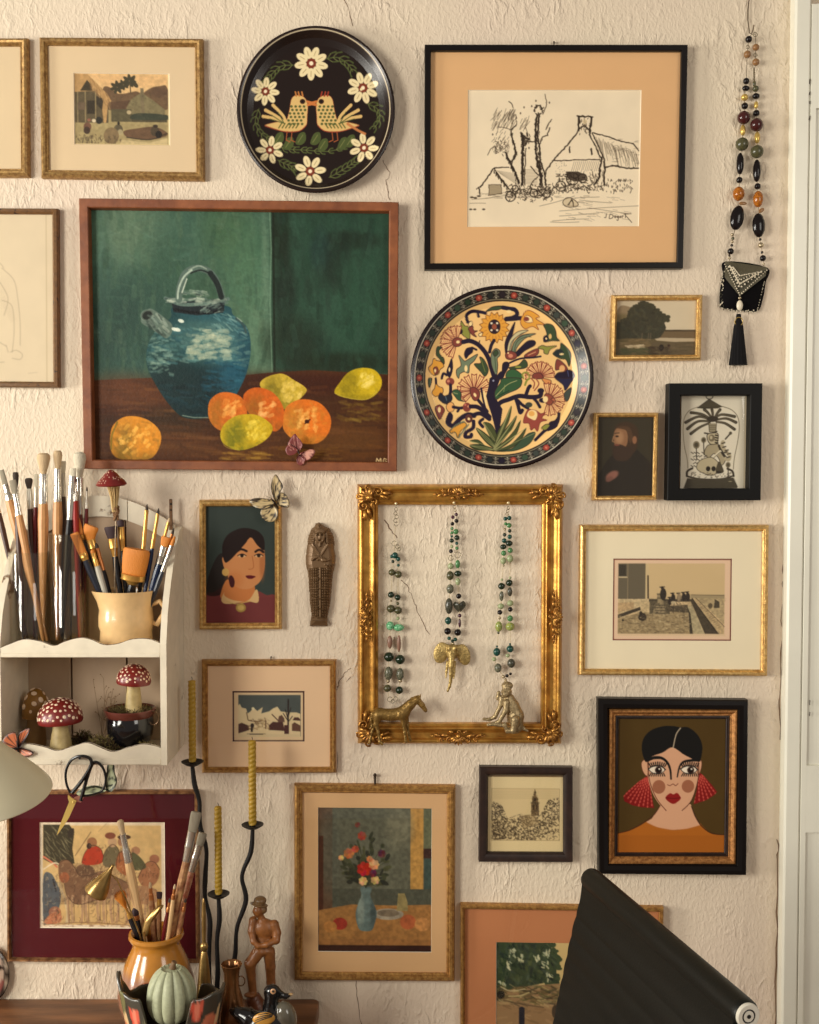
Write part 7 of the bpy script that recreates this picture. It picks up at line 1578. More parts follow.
# ---- glass cylinders
GJ = glass_mat('jar_glass', (.965,.96,.93), strength=1.3, rough=.02)
GJD = glass_mat('smoky_jar_glass', (.87,.84,.76), strength=1.5, rough=.02)
def glass_jar(label, cx_, w, ytop, d, g):
    m = MB(); s = PS(d); x = fx(cx_, d); zt = P(cx_, ytop, d).z; r = w*s
    m.lathe([(0,ZT+.0005),(r,ZT+.0005),(r,zt),(r-.0006,zt+.0006),(r-.0018,zt),(r-.0018,ZT+.006),(0,ZT+.006)], (x, -d, 0), 48)
    tag(m.build('glass_jar', g, loc=(x, -d, ZT), angle=50), label, 'jar', 'glass brush jars on the upper shelf')
    return x, r
glass_jar('clear straight glass jar of brushes at the left of the upper shelf', 30, 20, 552, .082, GJ)
glass_jar('smoky straight glass jar of brushes next to the pottery mug', 69.5, 19, 534, .082, GJD)

# ---- brushes
HAN = {'tan': mat('tan_handle', (206,150,96), .4, var=.08, vscale=40), 'lt': mat('light_wood_handle', (224,184,132), .4), 'dkb': mat('dark_brown_handle', (70,44,32), .35), 'blk': mat('black_handle', (22,20,22), .25), 'red': mat('red_handle', (150,34,26), .25), 'mar': mat('dark_red_handle', (92,22,24), .25), 'blu': mat('blue_handle', (28,42,72), .25), 'nav': mat('navy_handle', (34,38,50), .3), 'clr': mat('pale_clear_handle', (190,184,168), .15), 'pnt': mat('paint_spattered_handle', (196,150,100), .45, color2=(120,60,40), vscale=60), 'prd': mat('spattered_red_handle', (168,86,60), .45, color2=(206,170,130), vscale=60)}
BR = {'hog': mat('cream_bristles', (206,178,138), .8, bump=.8, bscale=300, stretch=(3,3,.4)), 'gry': mat('grey_bristles', (150,140,120), .85, bump=.8, bscale=300, stretch=(3,3,.4)), 'drk': mat('dark_bristles', (62,50,40), .8, bump=.6, bscale=300), 'org': mat('orange_bristles', (206,124,36), .6, bump=.6, bscale=300, stretch=(3,3,.4)), 'plm': mat('plum_bristles', (46,22,26), .7), 'wht': mat('whitish_bristles', (206,196,172), .85, bump=.8, bscale=300)}
FE = {'sil': STEEL, 'gld': mat('brass_ferrule', (214,164,84), .3, .7), 'wht': mat('pale_ferrule', (200,192,176), .3, .5), 'cop': mat('copper_ferrule', (190,120,66), .3, .6)}
def brush(label, a, b_, wd, fb, ff, br, fe, ha, shape='round', da=.08, db=.08, group=None, zmin=None, wh=None, curl=0.0):
    """a tip px, b_ bottom px; wd = bristle, ferrule, handle widths px; fb/ff = fractions where bristle and ferrule end"""
    A = P(a[0], a[1], da); B = P(b_[0], b_[1], db)
    if zmin is not None and B.z < zmin: t = (A.z-zmin)/(A.z-B.z); B = A+(B-A)*t
    root = empty('paint_brush', B, label, 'brush', group); D = A-B; s = PS(da)
    L_ = lambda t: B+D*(1-t)
    flat = 1.0 if shape in ('round', 'mop') else .38
    w0, w1, w2 = [v*s/2 for v in wd]
    ax = D.normalized(); side_ = ax.cross(Vector((0,1,0))).normalized()
    up = Vector((0,1,0))
    m = MB(); ts = (0,.08,.25,.5,.8,1.0)
    if shape == 'round': ks = (.12,.5,.85,1.05,1,.85)
    elif shape == 'mop': ks = (.55,.9,1,.92,.75,.6)
    else: ks = (.9,1,1,1,.97,.92)
    m.tube([L_(fb*t)+side_*(curl*s*(1-t)**2) for t in ts], [max(w0*k*(1 if i < 3 else (1-(i-2)/3)+w1/max(w0,1e-6)*(i-2)/3), .0003) for i, k in enumerate(ks)], 12, flat=flat, up=up); m.build('bristles', BR[br], root)
    m = MB(); m.tube([L_(fb-.004), L_(fb+.005), L_(fb+(ff-fb)*.45), L_(fb+(ff-fb)*.5), L_(fb+(ff-fb)*.55), L_(ff)], [w1, w1*.98, w1*.95, w1*1.02, (w1+w2)/2, w2*.9], 12, flat=(flat+1)/2 if flat < 1 else 1, up=up); m.build('ferrule', FE[fe], root)
    m = MB(); m.tube([L_(ff-.003), L_(ff+(1-ff)*.12), L_(ff+(1-ff)*.35), L_(ff+(1-ff)*.7), L_(.985), L_(1)], [w2*.9, w2*1.12, w2*.95, w2*.6, w2*.42, w2*.2], 10); m.build('handle', HAN[ha], root)
    return root
G1 = 'brushes in the clear glass jar'; G2 = 'brushes in the smoky glass jar'; G3 = 'brushes in the pottery mug'; zj = ZT+.007
brush('thick tan-handled brush leaning furthest left in the clear glass jar', (1.5,470), (47,641), (5,6,9), .09, .18, 'gry','sil','tan','flat', .075, .088, G1, zj)
brush('thin dark-handled brush leaning beneath the thick tan one in the clear glass jar', (-8,482), (28,641), (4,4,5), .1, .2, 'drk','sil','dkb','flat', .068, .078, G1, zj)
brush('brown-tipped rounded brush near the left edge of the clear glass jar', (15.5,472), (24,641), (6,5,6), .09, .26, 'drk','sil','dkb','mop', .085, .088, G1, zj)
brush('white-haired flat brush with long silver ferrule and tan handle in the clear glass jar', (12.5,480), (43,641), (7,6,7), .09, .22, 'gry','sil','tan','flat', .096, .094, G1, zj)
brush('short black-tipped brush in the middle of the clear glass jar', (28.6,478), (37,641), (8,6,6), .07, .19, 'drk','wht','dkb','mop', .070, .080, G1, zj)
brush('big fan-topped hog bristle brush with tan handle standing upright in the clear glass jar', (43.6,453), (42.5,640), (13.5,8.5,9.5), .115, .27, 'hog','sil','tan','mop', .086, .086, G1, zj)
brush('slim pale brush with reddish handle just left of the big hog bristle brush', (36,474), (34,641), (4,4,5), .08, .2, 'wht','wht','mar','flat', .074, .074, G1, zj)
brush('tall cream bristle brush with shiny ferrule leaning out of the smoky glass jar', (57.8,450.5), (57,640), (9,7.5,9), .10, .27, 'hog','sil','tan','mop', .080, .084, G2, zj)
brush('flat whitish brush half hidden behind the tall cream bristle brush', (62,461), (62,641), (8,7,8), .07, .2, 'wht','wht','dkb','flat', .066, .074, G2, zj)
brush('fluffy white mop brush with thin silver neck at the right of the smoky glass jar', (79.5,452), (81,641), (13,8,6), .14, .33, 'wht','sil','mar','mop', .078, .086, G2, zj)
brush('slanting silver brush with black handle at the front of the smoky glass jar', (73,468), (62,641), (6,7,7), .05, .30, 'wht','sil','blk','flat', .097, .094, G2, zj)
brush('small black-tipped brush with bright red handle in the smoky glass jar', (74.6,476), (79.5,641), (4.5,4.5,6), .04, .15, 'drk','sil','red','round', .094, .090, G2, zj)
brush('thin brush with dark red handle at the right edge of the smoky glass jar', (87,487), (84,641), (1.6,2,4), .03, .14, 'drk','wht','mar','round', .080, .080, G2, zj)
zm = ZT+.010
brush('rounded orange filbert brush at the far left of the pottery mug', (75,517), (112,634), (8,7,6), .16, .2, 'org','gld','nav','flat', .090, .085, G3, zm)
brush('flat orange brush leaning left over the rim of the pottery mug', (74,533), (118,634), (9,9,7), .2, .27, 'org','gld','nav','flat', .104, .088, G3, zm)
brush('wide orange brush with bent hair tip at the left of the pottery mug', (87,527), (118,634), (15,9,6), .12, .27, 'org','gld','blk','flat', .092, .080, G3, zm, curl=-5)
brush('clear plastic handled brush at the left front of the pottery mug', (92,549), (118,634), (4,5,6), .05, .2, 'org','gld','clr','round', .100, .090, G3, zm)
brush('thin brush with copper ferrule beside the clear handled one in the mug', (96,543), (120,634), (3,4,5), .06, .3, 'drk','cop','blk','round', .094, .086, G3, zm)
brush('square dark-haired brush with brass ferrule in the middle of the pottery mug', (110.5,526.5), (127,634), (13,9,6), .115, .28, 'plm','gld','blk','flat', .090, .085, G3, zm)
brush('small dark-haired brush with long tan ferrule behind the toadstool pick', (120.3,520), (129,634), (7,6.5,5), .065, .27, 'plm','gld','blk','flat', .080, .082, G3, zm)
brush('very wide flat orange brush at the front of the pottery mug', (137,549), (125,634), (27,25,8), .30, .42, 'org','gld','blk','flat', .105, .090, G3, zm)
brush('tall fine brush with black tip and long gold ferrule in the mug', (147.2,504), (136,634), (1.8,4,4.5), .05, .35, 'drk','gld','blk','round', .084, .084, G3, zm)
brush('second tallest fine brush with gold ferrule and blue handle in the mug', (158.8,508), (138,634), (1.8,3.6,4.5), .05, .32, 'drk','gld','blu','round', .084, .086, G3, zm)
brush('pale-tipped fine brush with tan ferrule leaning right in the mug', (169.5,518), (139,634), (2.5,3.4,4), .04, .26, 'hog','gld','nav','round', .082, .086, G3, zm)
brush('small flat orange brush with silver ferrule leaning right in the mug', (166.5,537), (139,634), (10,7,6), .10, .28, 'org','sil','blu','flat', .092, .088, G3, zm)
brush('black-tipped liner brush furthest right in the pottery mug', (174,528), (141,634), (2,3.5,4.5), .06, .25, 'drk','cop','blk','round', .084, .088, G3, zm)
brush('orange-tipped brush with silver ferrule low at the right of the mug', (175,536), (140,634), (3.5,4.5,5), .10, .36, 'org','sil','nav','round', .096, .090, G3, zm)

# ---- toadstools
CAPR = mat('toadstool_red', (118,28,24), .35, var=.1, vscale=30, coat=.2); CAPB = mat('toadstool_brown', (140,98,34), .45, var=.1); DOT = mat('toadstool_spots', (232,206,176), .5); STM = mat('toadstool_stem', (206,184,130), .5, var=.12, vscale=20, color2=(150,126,74), edge=(.3,.6)); STB = mat('brown_toadstool_stem', (142,108,62), .6, var=.1)
def toadstool(label, cx_, d, capw, ytop, ycap, stemw_t, stemw_b, ybot, capm, stm, ndots, dr, tilt=0.0, zb=None, seed=1, conic=False, group='toadstool ornaments'):
    s = PS(d); x = fx(cx_, d, ycap); zt = P(cx_, ytop, d).z; zc = P(cx_, ycap, d).z; z0 = P(cx_, ybot, d).z if zb is None else zb
    root = empty('toadstool', (x, -d, z0), label, 'toadstool ornament', group)
    R = capw*s/2; H = zt-zc; m = MB(); Rm = Ry(tilt)
    prof = [(0,H)]+[((math.sin(t)**(1 if not conic else 1.4))*R*(1 if t < 1.5 else 1), H*(.16+.84*math.cos(t)) if t < 1.56 else H*.16) for t in np.linspace(.12, 1.5, 12)]+[(R*1.01,H*.10),(R*.97,0),(R*.75,-.002),(R*.4,H*.03),(0,H*.05)]
    prof = prof[::-1]
    m.lathe(prof, (x, -d, zc), 40, R=Rm); cap = m.build('cap', capm, root)
    dm = MB(); r = random.Random(seed); pts = []
    for _ in range(4000):
        if len(pts) >= ndots: break
        a = r.uniform(0, 2*PI); t = math.acos(1-r.random()*.92); q = Vector((math.sin(t)*math.cos(a)*R, math.sin(t)*math.sin(a)*R, H*(.16+.84*math.cos(t)))); q2 = q.copy()
        if conic: q2 = Vector((q.x*(math.sin(t)**.4), q.y*(math.sin(t)**.4), q.z))
        if all((q2-p_).length > dr*2.3 for p_ in pts):
            pts.append(q2); nrm = Vector((q.x/R**2, q.y/R**2, max(q.z, .001)/H**2)).normalized(); k = dr*r.uniform(.6, 1.15)
            dm.ball(Vector((x, -d, zc))+Rm@q2, (k, k*r.uniform(.7,1), k*.28), n=9, m=5, R=(Rm@aim(nrm)))
    dm.build('spots', DOT, cap)
    m = MB(); hs = zc-z0+H*.03; wt, wb = stemw_t*s/2, stemw_b*s/2
    m.lathe([(0,0),(wb*.9,0),(wb,hs*.06),(wb*.98,hs*.2),((wt+wb)/2,hs*.5),(wt*1.02,hs*.8),(wt,hs),(0,hs)], (x, -d, z0), 28); m.build('stem', stm, root)
    return root
toadstool('brown domed toadstool with big pale spots at the back left of the lower shelf', 36, .060, 27, 688.5, 717, 17, 20, 750, CAPB, STB, 26, .0058, 0, ZB, 5)
toadstool('large red toadstool with white spots standing on the lower shelf beside the butterfly', 60.5, .115, 44.5, 698, 722, 15, 23, 752, CAPR, STM, 95, .0036, -.03, ZB, 8)
# dark bowl with moss and a toadstool
d = .085; s = PS(d); bx0 = fx(130, d, 710); z712 = P(130, 710, d).z
bowl = empty('planted_bowl', (bx0, -d, ZB), 'glossy black bowl with coppery rim, moss and a ring handle on the lower shelf', 'bowl')
m = MB(); m.lathe([(0,ZB+.0005),(13*s,ZB+.0005),(18*s,ZB+.010),(22.5*s,P(0,734,d).z),(23.5*s,P(0,724,d).z),(23*s,P(0,716,d).z),(21.5*s,P(0,714,d).z),(20*s,P(0,716,d).z),(0,P(0,718,d).z)], (bx0, -d, 0), 48); m.build('body', mat('black_glaze', (16,15,18), .12, coat=.4), bowl)
m = MB(); m.lathe([(22*s,P(0,717,d).z),(24.5*s,P(0,714,d).z),(25.6*s,P(0,709,d).z),(25*s,P(0,708,d).z),(22.6*s,P(0,710,d).z),(21*s,P(0,716,d).z)], (bx0, -d, 0), 48); m.build('rim', mat('copper_glaze', (104,52,42), .22, .2), bowl)
m = MB(); c = P(153.5, 718, .100); m.tube([c+Vector((math.cos(a)*5*s, 0, math.sin(a)*7*s)) for a in np.linspace(0, 2*PI, 20)], .0011, 8, cap=False); m.build('ring_handle', mat('bronze_ring', (110,84,60), .35, .6), bowl)
toadstool('small red spotted toadstool planted in the black bowl', 133.5, .088, 34, 664, 683.5, 13, 17, 711, CAPR, STM, 80, .0028, .08, P(0,714,.088).z, 12)
def moss(name, label, cx_, cy_, rx, ry, d, n, cols, hgt=.008, seed=3, parent=None, zb=None):
    r = random.Random(seed); m = MB(); mats = [mat('moss_%s' % c[0], c[1], .9) for c in cols]
    x = fx(cx_, d, cy_); z = zb if zb is not None else P(cx_, cy_, d).z; s = PS(d)
    for _ in range(n):
        a = r.uniform(0, 2*PI); q = math.sqrt(r.random()); u = math.cos(a)*q; v = math.sin(a)*q; h0 = (1-q*q)*ry*s
        p = Vector((x+u*rx*s, -d+v*rx*s*.5, z+h0*r.uniform(0,1))); dv = Vector((u+r.uniform(-.8,.8), v*.6-r.uniform(0,.8), r.uniform(.2,1.2))).normalized()*hgt*r.uniform(.5,1.4)
        m.tube([p, p+dv*.5+Vector((r.uniform(-1,1),r.uniform(-1,1),0))*.0012, p+dv], [.0007,.0006,.0002], 4, mi=r.randrange(len(mats)), cap=False)
    m.ball((x, -d, z), (rx*s*.85, rx*s*.42, max(ry*s*.6,.002)), mi=0)
    if zb is not None: m.v = [(p[0], p[1], max(p[2], zb)) for p in m.v]
    o = m.build(name, mats, parent)
    if parent is None: tag(o, label, 'moss', None, 'stuff')
    else: o['kind'] = 'stuff'
    return o
MG = [('dark', (60,48,28)), ('olive', (104,92,44)), ('pale', (150,134,80)), ('brown', (92,64,40))]
moss('moss', None, 131, 712, 21, 5, .085, 700, MG, .010, 4, bowl)
moss('moss', 'tuft of brown and olive moss in front of the black bowl on the lower shelf', 104, 750, 22, 17, .112, 1500, MG, .011, 6, None, ZB)
moss('moss', 'dark moss heap between the red toadstool and the black bowl', 84, 748, 14, 18, .070, 600, MG[:1]+MG[3:]+MG[1:2], .010, 7, None, ZB)
moss('moss', 'small green moss tuft at the right end of the lower shelf', 146, 748, 12, 12, .118, 500, MG[1:3]+MG[:1], .009, 8, None, ZB)
tw = MB(); r = random.Random(21)
for k in range(9):
    b0 = P(102+r.uniform(-3,4), 748, .075); b0.z = ZB+.002; tp = P(98+r.uniform(-6,18), 672+r.uniform(0,34), .075+r.uniform(-.01,.015)); md = (b0+tp)/2+Vector((r.uniform(-.006,.006), 0, 0)); tw.tube([b0, md, tp], .0004, 5)
    for j in range(4):
        q = md+(tp-md)*(j/3); e = q+Vector((r.uniform(-.008,.008), r.uniform(-.004,.004), r.uniform(.002,.009))); tw.tube([q, e], .0003, 4); tw.ball(e, .0012, n=6, m=4)
tag(tw.build('dried_flowers', mat('dried_stems', (124,96,62), .8), loc=(P(102,748,.075).x, -.075, ZB)), 'sprig of fine brown dried flowers left of the black bowl', 'dried flowers')
# toadstool pick in the mug
d = .098; tp = empty('toadstool_pick', P(115, 634, .09), 'small pointed red toadstool on a feathery stalk, stuck in the pottery mug', 'toadstool ornament', 'toadstool ornaments')
s = PS(d); c = P(111.5, 485, d); H = 15*s; R = 15.2*s; m = MB(); Rm = Ry(-.02)@Rx(.10)
m.lathe([(0,.001),(R*.5,.0),(R*.95,-.0005),(R,.0015),(R*.86,H*.28),(R*.62,H*.5),(R*.38,H*.78),(R*.16,H*.98),(0,H*1.02)], c, 36, R=Rm); cp = m.build('cap', CAPR, tp)
m = MB(); r = random.Random(3)
for i in range(70):
    a = r.uniform(0, 2*PI); t = r.uniform(.05,.95); rr_ = np.interp(t, [0,.28,.5,.78,1], [R*.99,R*.86,R*.62,R*.38,R*.1]); q = Vector((math.cos(a)*rr_, math.sin(a)*rr_, t*H)); m.ball(c+Rm@q, (.0011,.0011,.0005), n=7, m=4, R=Rm@aim(Vector((q.x,q.y,R*.7))))
m.build('spots', DOT, cp)
m = MB()
for i in range(90):
    a = r.uniform(0, 2*PI); q = r.random()**.5; m.tube([P(114.2,512,d)+Vector((math.cos(a)*q*.004, math.sin(a)*q*.004, 0)), P(114.5,498,d)+Vector((math.cos(a)*q*.008, math.sin(a)*q*.008, 0)), P(113,485,d)+Vector((math.cos(a)*q*.013, math.sin(a)*q*.013, 0))], [.0006,.0006,.0004], 4, cap=False)
o = m.build('stalk', mat('feathery_stalk', (206,176,120), .8), tp); o['kind'] = 'stuff'
m = MB()
for i in range(40):
    a = r.uniform(0, 2*PI); z = r.random(); q = P(116,506+z*14,d)+Vector((math.cos(a)*.006*(1-z*.5), math.sin(a)*.006*(1-z*.5), 0)); m.ball(q, (.0022,.0016,.0030), n=7, m=5, R=Ry(r.uniform(-.6,.6)))
m.build('base_leaves', mat('dried_base_leaves', (128,92,58), .8), tp); m = MB(); m.tube([P(116,512,d), P(115,560,.094), P(115,634,.088)], .0010, 6); m.build('wire', WIRE, tp)

# ---- scissors hanging from a nail in the shelf edge
sd = .163; X = lambda x, y, dd=0: P(50+x/9.75, 740+y/9.75, sd+dd)
scs = empty('scissors', X(280,195), 'black-handled embroidery scissors with golden blades hanging from the shelf edge', 'scissors')
SB = mat('black_scissor_enamel', (20,18,18), .25)
m = MB(); l1 = spline([(200,520),(165,440),(152,350),(165,270),(205,200),(265,163),(330,158),(385,178),(405,220),(385,280),(330,370),(270,450),(215,515)], False, 5); m.tube([X(x, y, .001) for x, y in l1], [.0022+.0016*(i/len(l1)) for i in range(len(l1))], 8); m.build('handle', SB, scs)
m = MB(); l2 = spline([(300,590),(330,480),(370,340),(410,240),(440,217),(485,235),(525,290),(543,370),(535,440),(500,500),(440,525),(380,540),(330,545)], False, 5); m.tube([X(x, y, -.002) for x, y in l2], [.0038-.0016*min(1, i/len(l2)*1.6) for i in range(len(l2))], 8); m.build('handle', SB, scs)
BLD = mat('golden_blade', (240,206,116), .28, .45)
def blade(pts, d0, d1, m_): mm = MB(); q = [X(x, y) for x, y in pts]; n = len(q); vs = [Vector((p.x, -(sd+d0), p.z)) for p in q]+[Vector((p.x, -(sd+d1), p.z)) for p in q]; mm.add(vs, [tuple(range(n))[::-1], tuple(range(n, 2*n))]+[(i, (i+1)%n, (i+1)%n+n, i+n) for i in range(n)]); return mm.build('blade', m_, scs, smooth=False)
blade([(180,530),(215,560),(262,590),(240,640),(190,750),(140,830),(70,925),(100,830),(150,700),(190,600),(178,560)], .0006, .0030, BLD); blade([(330,560),(300,610),(255,600),(235,650),(180,760),(75,925),(120,830),(200,640),(235,560),(300,540)], -.0022, .0002, mat('rosy_blade', (206,140,120), .3, .6))
m = MB(); m.ball(X(228,608,.0035), (.0022,.0012,.0022)); m.build('screw', BLD, scs)
m = MB(); m.tube([P(79.7,758.6,.150), P(79.7,758.2,.170)], .0010, 8); m.ball(P(79.7,758.2,.170), (.0024,.0010,.0024)); tag(m.build('nail', IRON, loc=P(79.7,760,.157)), 'tiny nail in the lower shelf edge holding up the scissors', 'nail')
# ================================================================== DESK AND WHAT STANDS ON IT
ZD = P(300, 998.3, 0).z
def PY(z, d): return ground_px(z, d)
xe = P(319.5, 1000, 0).x
DESKM = mat('knotty_brown_wood', (140,94,58), .45, var=.15, vscale=8, stretch=(.5,3,3), color2=(92,58,34), bump=.15)
desk = empty('desk', (-.9, -.3, 0), 'plain brown wooden desk top along the bottom edge under the pottery', 'desk')
m = MB(); rr = .012; cpts = [(-1.65, -.60), (xe-rr*2, -.60)]+[(xe-rr*2+rr*2*math.sin(t), -.60+rr*2-rr*2*math.cos(t)) for t in np.linspace(0, PI/2, 6)]+[(xe-rr+rr*math.cos(t), -.002-rr+rr*math.sin(t)) for t in np.linspace(0, PI/2, 6)]+[(-1.65, -.002)]
n = len(cpts); b_ = .002
lev = [(ZD-.030, 0), (ZD-.002, 0), (ZD, .002)]; vs = []
cc0 = Vector((-.9, -.3))
for z, ins in lev:
    for x, y in cpts: vs.append((x+(ins if x < cc0.x else -ins), y+(ins if y < cc0.y else -ins), z))
fs = [tuple(range(n))[::-1], tuple(range(2*n, 3*n))]
for l in range(2): fs += [(l*n+i, l*n+(i+1)%n, (l+1)*n+(i+1)%n, (l+1)*n+i) for i in range(n)]
m.add(vs, fs); m.build('desk_top', DESKM, desk, smooth=False)
for x, y in ((-1.6,-.56),(-1.6,-.04),(xe-.06,-.56),(xe-.06,-.04)): m = MB(); m.box(x-.02, x+.02, y-.02, y+.02, 0, ZD-.0302, bev=.003); m.build('leg', DESKM, desk, smooth=False)
m = MB(); m.box(-1.58, xe-.08, -.545, -.53, ZD-.10, ZD-.0302); m.build('apron', DESKM, desk, smooth=False)

# honey glazed jar
d = .115; s = PS(d); cx = 156.5; jx = P(cx, 960, d).x; zz = lambda py: P(cx, py, d).z
jar = empty('pottery_jar', (jx, -d, ZD), 'honey glazed pottery jar crammed with used brushes on the desk', 'jar')
HG = lin((186,124,46)); UN = lin((150,104,80))
m = MB(); rows = [(0,ZD+.001),(26*s,ZD+.001),(30*s,ZD+.008),(38*s,zz(1000)),(39*s,zz(990)),(37*s,zz(978)),(34*s,zz(970)),(31.5*s,zz(962)),(28*s,zz(954)),(24.5*s,zz(947)),(23*s,zz(941)),(24*s,zz(938.5)),(26.6*s,zz(937.5)),(27.8*s,zz(935)),(27.2*s,zz(932)),(25*s,zz(931.5)),(22*s,zz(934)),(21.5*s,zz(942)),(28*s,zz(958)),(34*s,zz(985)),(24*s,ZD+.006),(0,ZD+.006)]
zg = zz(965)
m.lathe(rows, (jx, -d, 0), 56, cols=lambda a, i, r, h: HG if h > zg+.003*math.sin(a*3) else UN); m.build('body', mat('honey_glaze', rough=.18, attr=True, coat=.5, var=.08, vscale=20), jar, colors=True)
BRASS = mat('old_brass', (178,146,88), .28, .75, color2=(130,98,52), vscale=25)
G4 = 'brushes in the honey glazed jar'; zh = ZD+.01
def hb(label, a, bpx, *r, **k): return brush(label, a, bpx, *r, group=G4, zmin=zh, **k)
hb('upright pale bristle brush with silver ferrule in front of the camel print', (120,820), (158,1010), (7,6.5,8.5), .075, .22, 'hog','sil','lt','mop', da=.13, db=.11)
hb('large grey flat brush with spattered handle at the back right of the honey jar', (196.5,812), (155,1010), (11,9.5,8), .10, .25, 'gry','sil','pnt','flat', da=.13, db=.12)
hb('red-handled brush with silver ferrule furthest right in the honey jar', (203,833), (150,1010), (9,8,7), .07, .22, 'gry','sil','prd','flat', da=.10, db=.10)
hb('short black brush with dark tip at the left of the honey jar', (135,907), (148,1010), (7,8,8), .08, .12, 'plm','cop','blk','round', da=.125, db=.12)
hb('orange-tipped brush with long black handle leaning left in the honey jar', (118.5,892), (172,1010), (12,3,6), .14, .22, 'org','gld','blk','mop', da=.13, db=.12)
hb('dark square-tipped brush near the centre of the honey jar', (159.5,892), (157,1010), (6,5,5), .06, .15, 'plm','gld','pnt','flat', da=.10, db=.10)
hb('thin tan-handled brush standing right of the brass spoon in the jar', (175,884), (158,1010), (2,3,5), .04, .12, 'hog','cop','lt','round', da=.14, db=.12)
hb('thin reddish brush close behind the tan-handled one in the jar', (181,890), (160,1010), (2,3,5), .04, .12, 'drk','cop','prd','round', da=.12, db=.11)
hb('thin brown brush low beside the rim at the right of the honey jar', (186,898), (163,1010), (2,3,4.5), .04, .12, 'drk','cop','pnt','round', da=.13, db=.11)
hb('thin maroon brush just above the right rim of the honey jar', (170,898), (152,1010), (2,3,4.5), .04, .12, 'drk','cop','mar','round', da=.14, db=.12)
hb('short brown wooden brush behind the pale bristle brush in the jar', (150,882), (160,1010), (3,4,6), .05, .14, 'hog','cop','pnt','round', da=.10, db=.11)
# brass candle snuffer
sn = empty('candle_snuffer', P(150, 1005, .13), 'brass candle snuffer with bell-shaped head leaning out of the honey jar', 'candle snuffer')
A = P(112, 867, .15); B = P(96, 892, .15); ax = (B-A); L0 = ax.length; R_ = aim(ax); s = PS(.15)
m = MB(); m.lathe([(0,0),(1.5*s,0),(2.2*s,.1*L0),(4*s,.25*L0),(7.5*s,.5*L0),(10.5*s,.75*L0),(12.5*s,L0),(12*s,L0*1.04),(11.6*s,L0),(9*s,.75*L0),(6*s,.5*L0),(0,.2*L0)], A, 32, R=R_); m.build('bell', BRASS, sn)
m = MB(); m.ball(A-ax.normalized()*.002, .0032); m.tube([A+ax*.2, P(117,880,.145), P(127,902,.14), P(140,935,.135), P(152,1003,.12)], [.0012,.0014,.0016,.0016,.0016], 8); m.build('handle', BRASS, sn)
# brass spoon, bowl seen from its side
sp = empty('brass_spoon', P(150, 1005, .14), 'shiny curved brass spoon bowl standing on the front rim of the honey jar', 'spoon')
b = Body(.001); pillow('bowl', [(142,934),(144,922),(151,912),(160,905.5),(163.5,906),(158,914),(151,924),(147,936)], .138, .006, BRASS, sn if False else sp, n=6); m = MB(); m.tube([P(144,932,.156), P(148,960,.14), P(152,1003,.125)], .0016, 8); m.build('handle', BRASS, sp)

# flower painted planter + pumpkin
d = .245; s = PS(d); cx = 172; pxx = P(cx, 990, d).x; R0 = 52*s; zrim = lambda py: P(cx, py, d-.0).z
pc = Canvas(0, 0, 360, 60, 3, (58,58,52))     # unwrapped: x = angle, y = height from the top
def uw(px, py): # photo place -> unwrapped place on the front of the vessel
    t = max(-.98, min(.98, (px-172)/56.0)); return (180+math.degrees(math.asin(t)), (py-968)*.9)
rnd = random.Random(5)
def fl(pts, col, back): pc.poly([((q[0]+back) % 360.01, q[1]) for q in (uw(x, y) for x, y in spline(pts, True, 5))], col)
def dot(x, y, r_, col, back): fl([(x+r_*math.cos(a), y+r_*math.sin(a)) for a in np.linspace(0, 2*PI, 9)[:-1]], col, back)
pc.rect(0, 0, 360, 60, (70,66,56))
for back in (0, 180):
    for x, y, k in ((121,1006,0),(136,994,1),(137,1010,2),(121,985,5),(148,1004,3),(146,1020,2),(205,988,1),(219,1001,4),(229,1006,0),(208,1008,2),(198,1018,3),(214,1020,1),(160,1022,3),(184,1022,3)):
        dot(x, y, 6, (30,28,24), back)
        if k == 0: fl([(x-4,y-16),(x+3,y-18),(x+5,y),(x+3,y+20),(x-4,y+20)], (226,190,140), back); dot(x, y-3, 4, (220,124,90), back); dot(x+1, y+8, 2.2, (220,124,90), back)
        elif k == 1: [fl([(x+o-2,y-7),(x+o+2,y-7),(x+o*.5+1.5,y+5),(x+o*.5-1.5,y+5)], c_, back) for o, c_ in ((-4.5,(216,86,66)),(4.5,(222,100,76)),(0,(238,136,108)))]
        elif k == 2:
            for q in range(7): a_ = q*.9; fl([(x,y),(x+math.cos(a_-.3)*4,y+math.sin(a_-.3)*4),(x+math.cos(a_)*7,y+math.sin(a_)*7),(x+math.cos(a_+.3)*4,y+math.sin(a_+.3)*4)], (184,166,92), back)
            dot(x, y, 1.6, (60,50,30), back)
        elif k == 4: fl([(x-7,y-6),(x,y-10),(x+7,y-4),(x+5,y+10),(x-2,y+11),(x-7,y+3)], (208,120,88), back); dot(x, y, 1.8, (120,50,40), back)
        else: fl([(x-5,y+6),(x-3,y-6),(x+3,y-10),(x+5,y-1),(x,y+8)], (118,116,78), back)
for _ in range(60): x = rnd.uniform(0,360); y = rnd.uniform(38,60); pc.ell(x, y, 1.6, 1.6, (206,200,180))
pl = empty('flower_planter', (pxx, -d, ZD), 'flower-painted black and cream planter with pointed rim, cradling the green pumpkin', 'planter')
NT = 160; NH = 26; zlow = zrim(1019); V = []; C = []
th = np.linspace(-PI/2, 1.5*PI, NT+1)
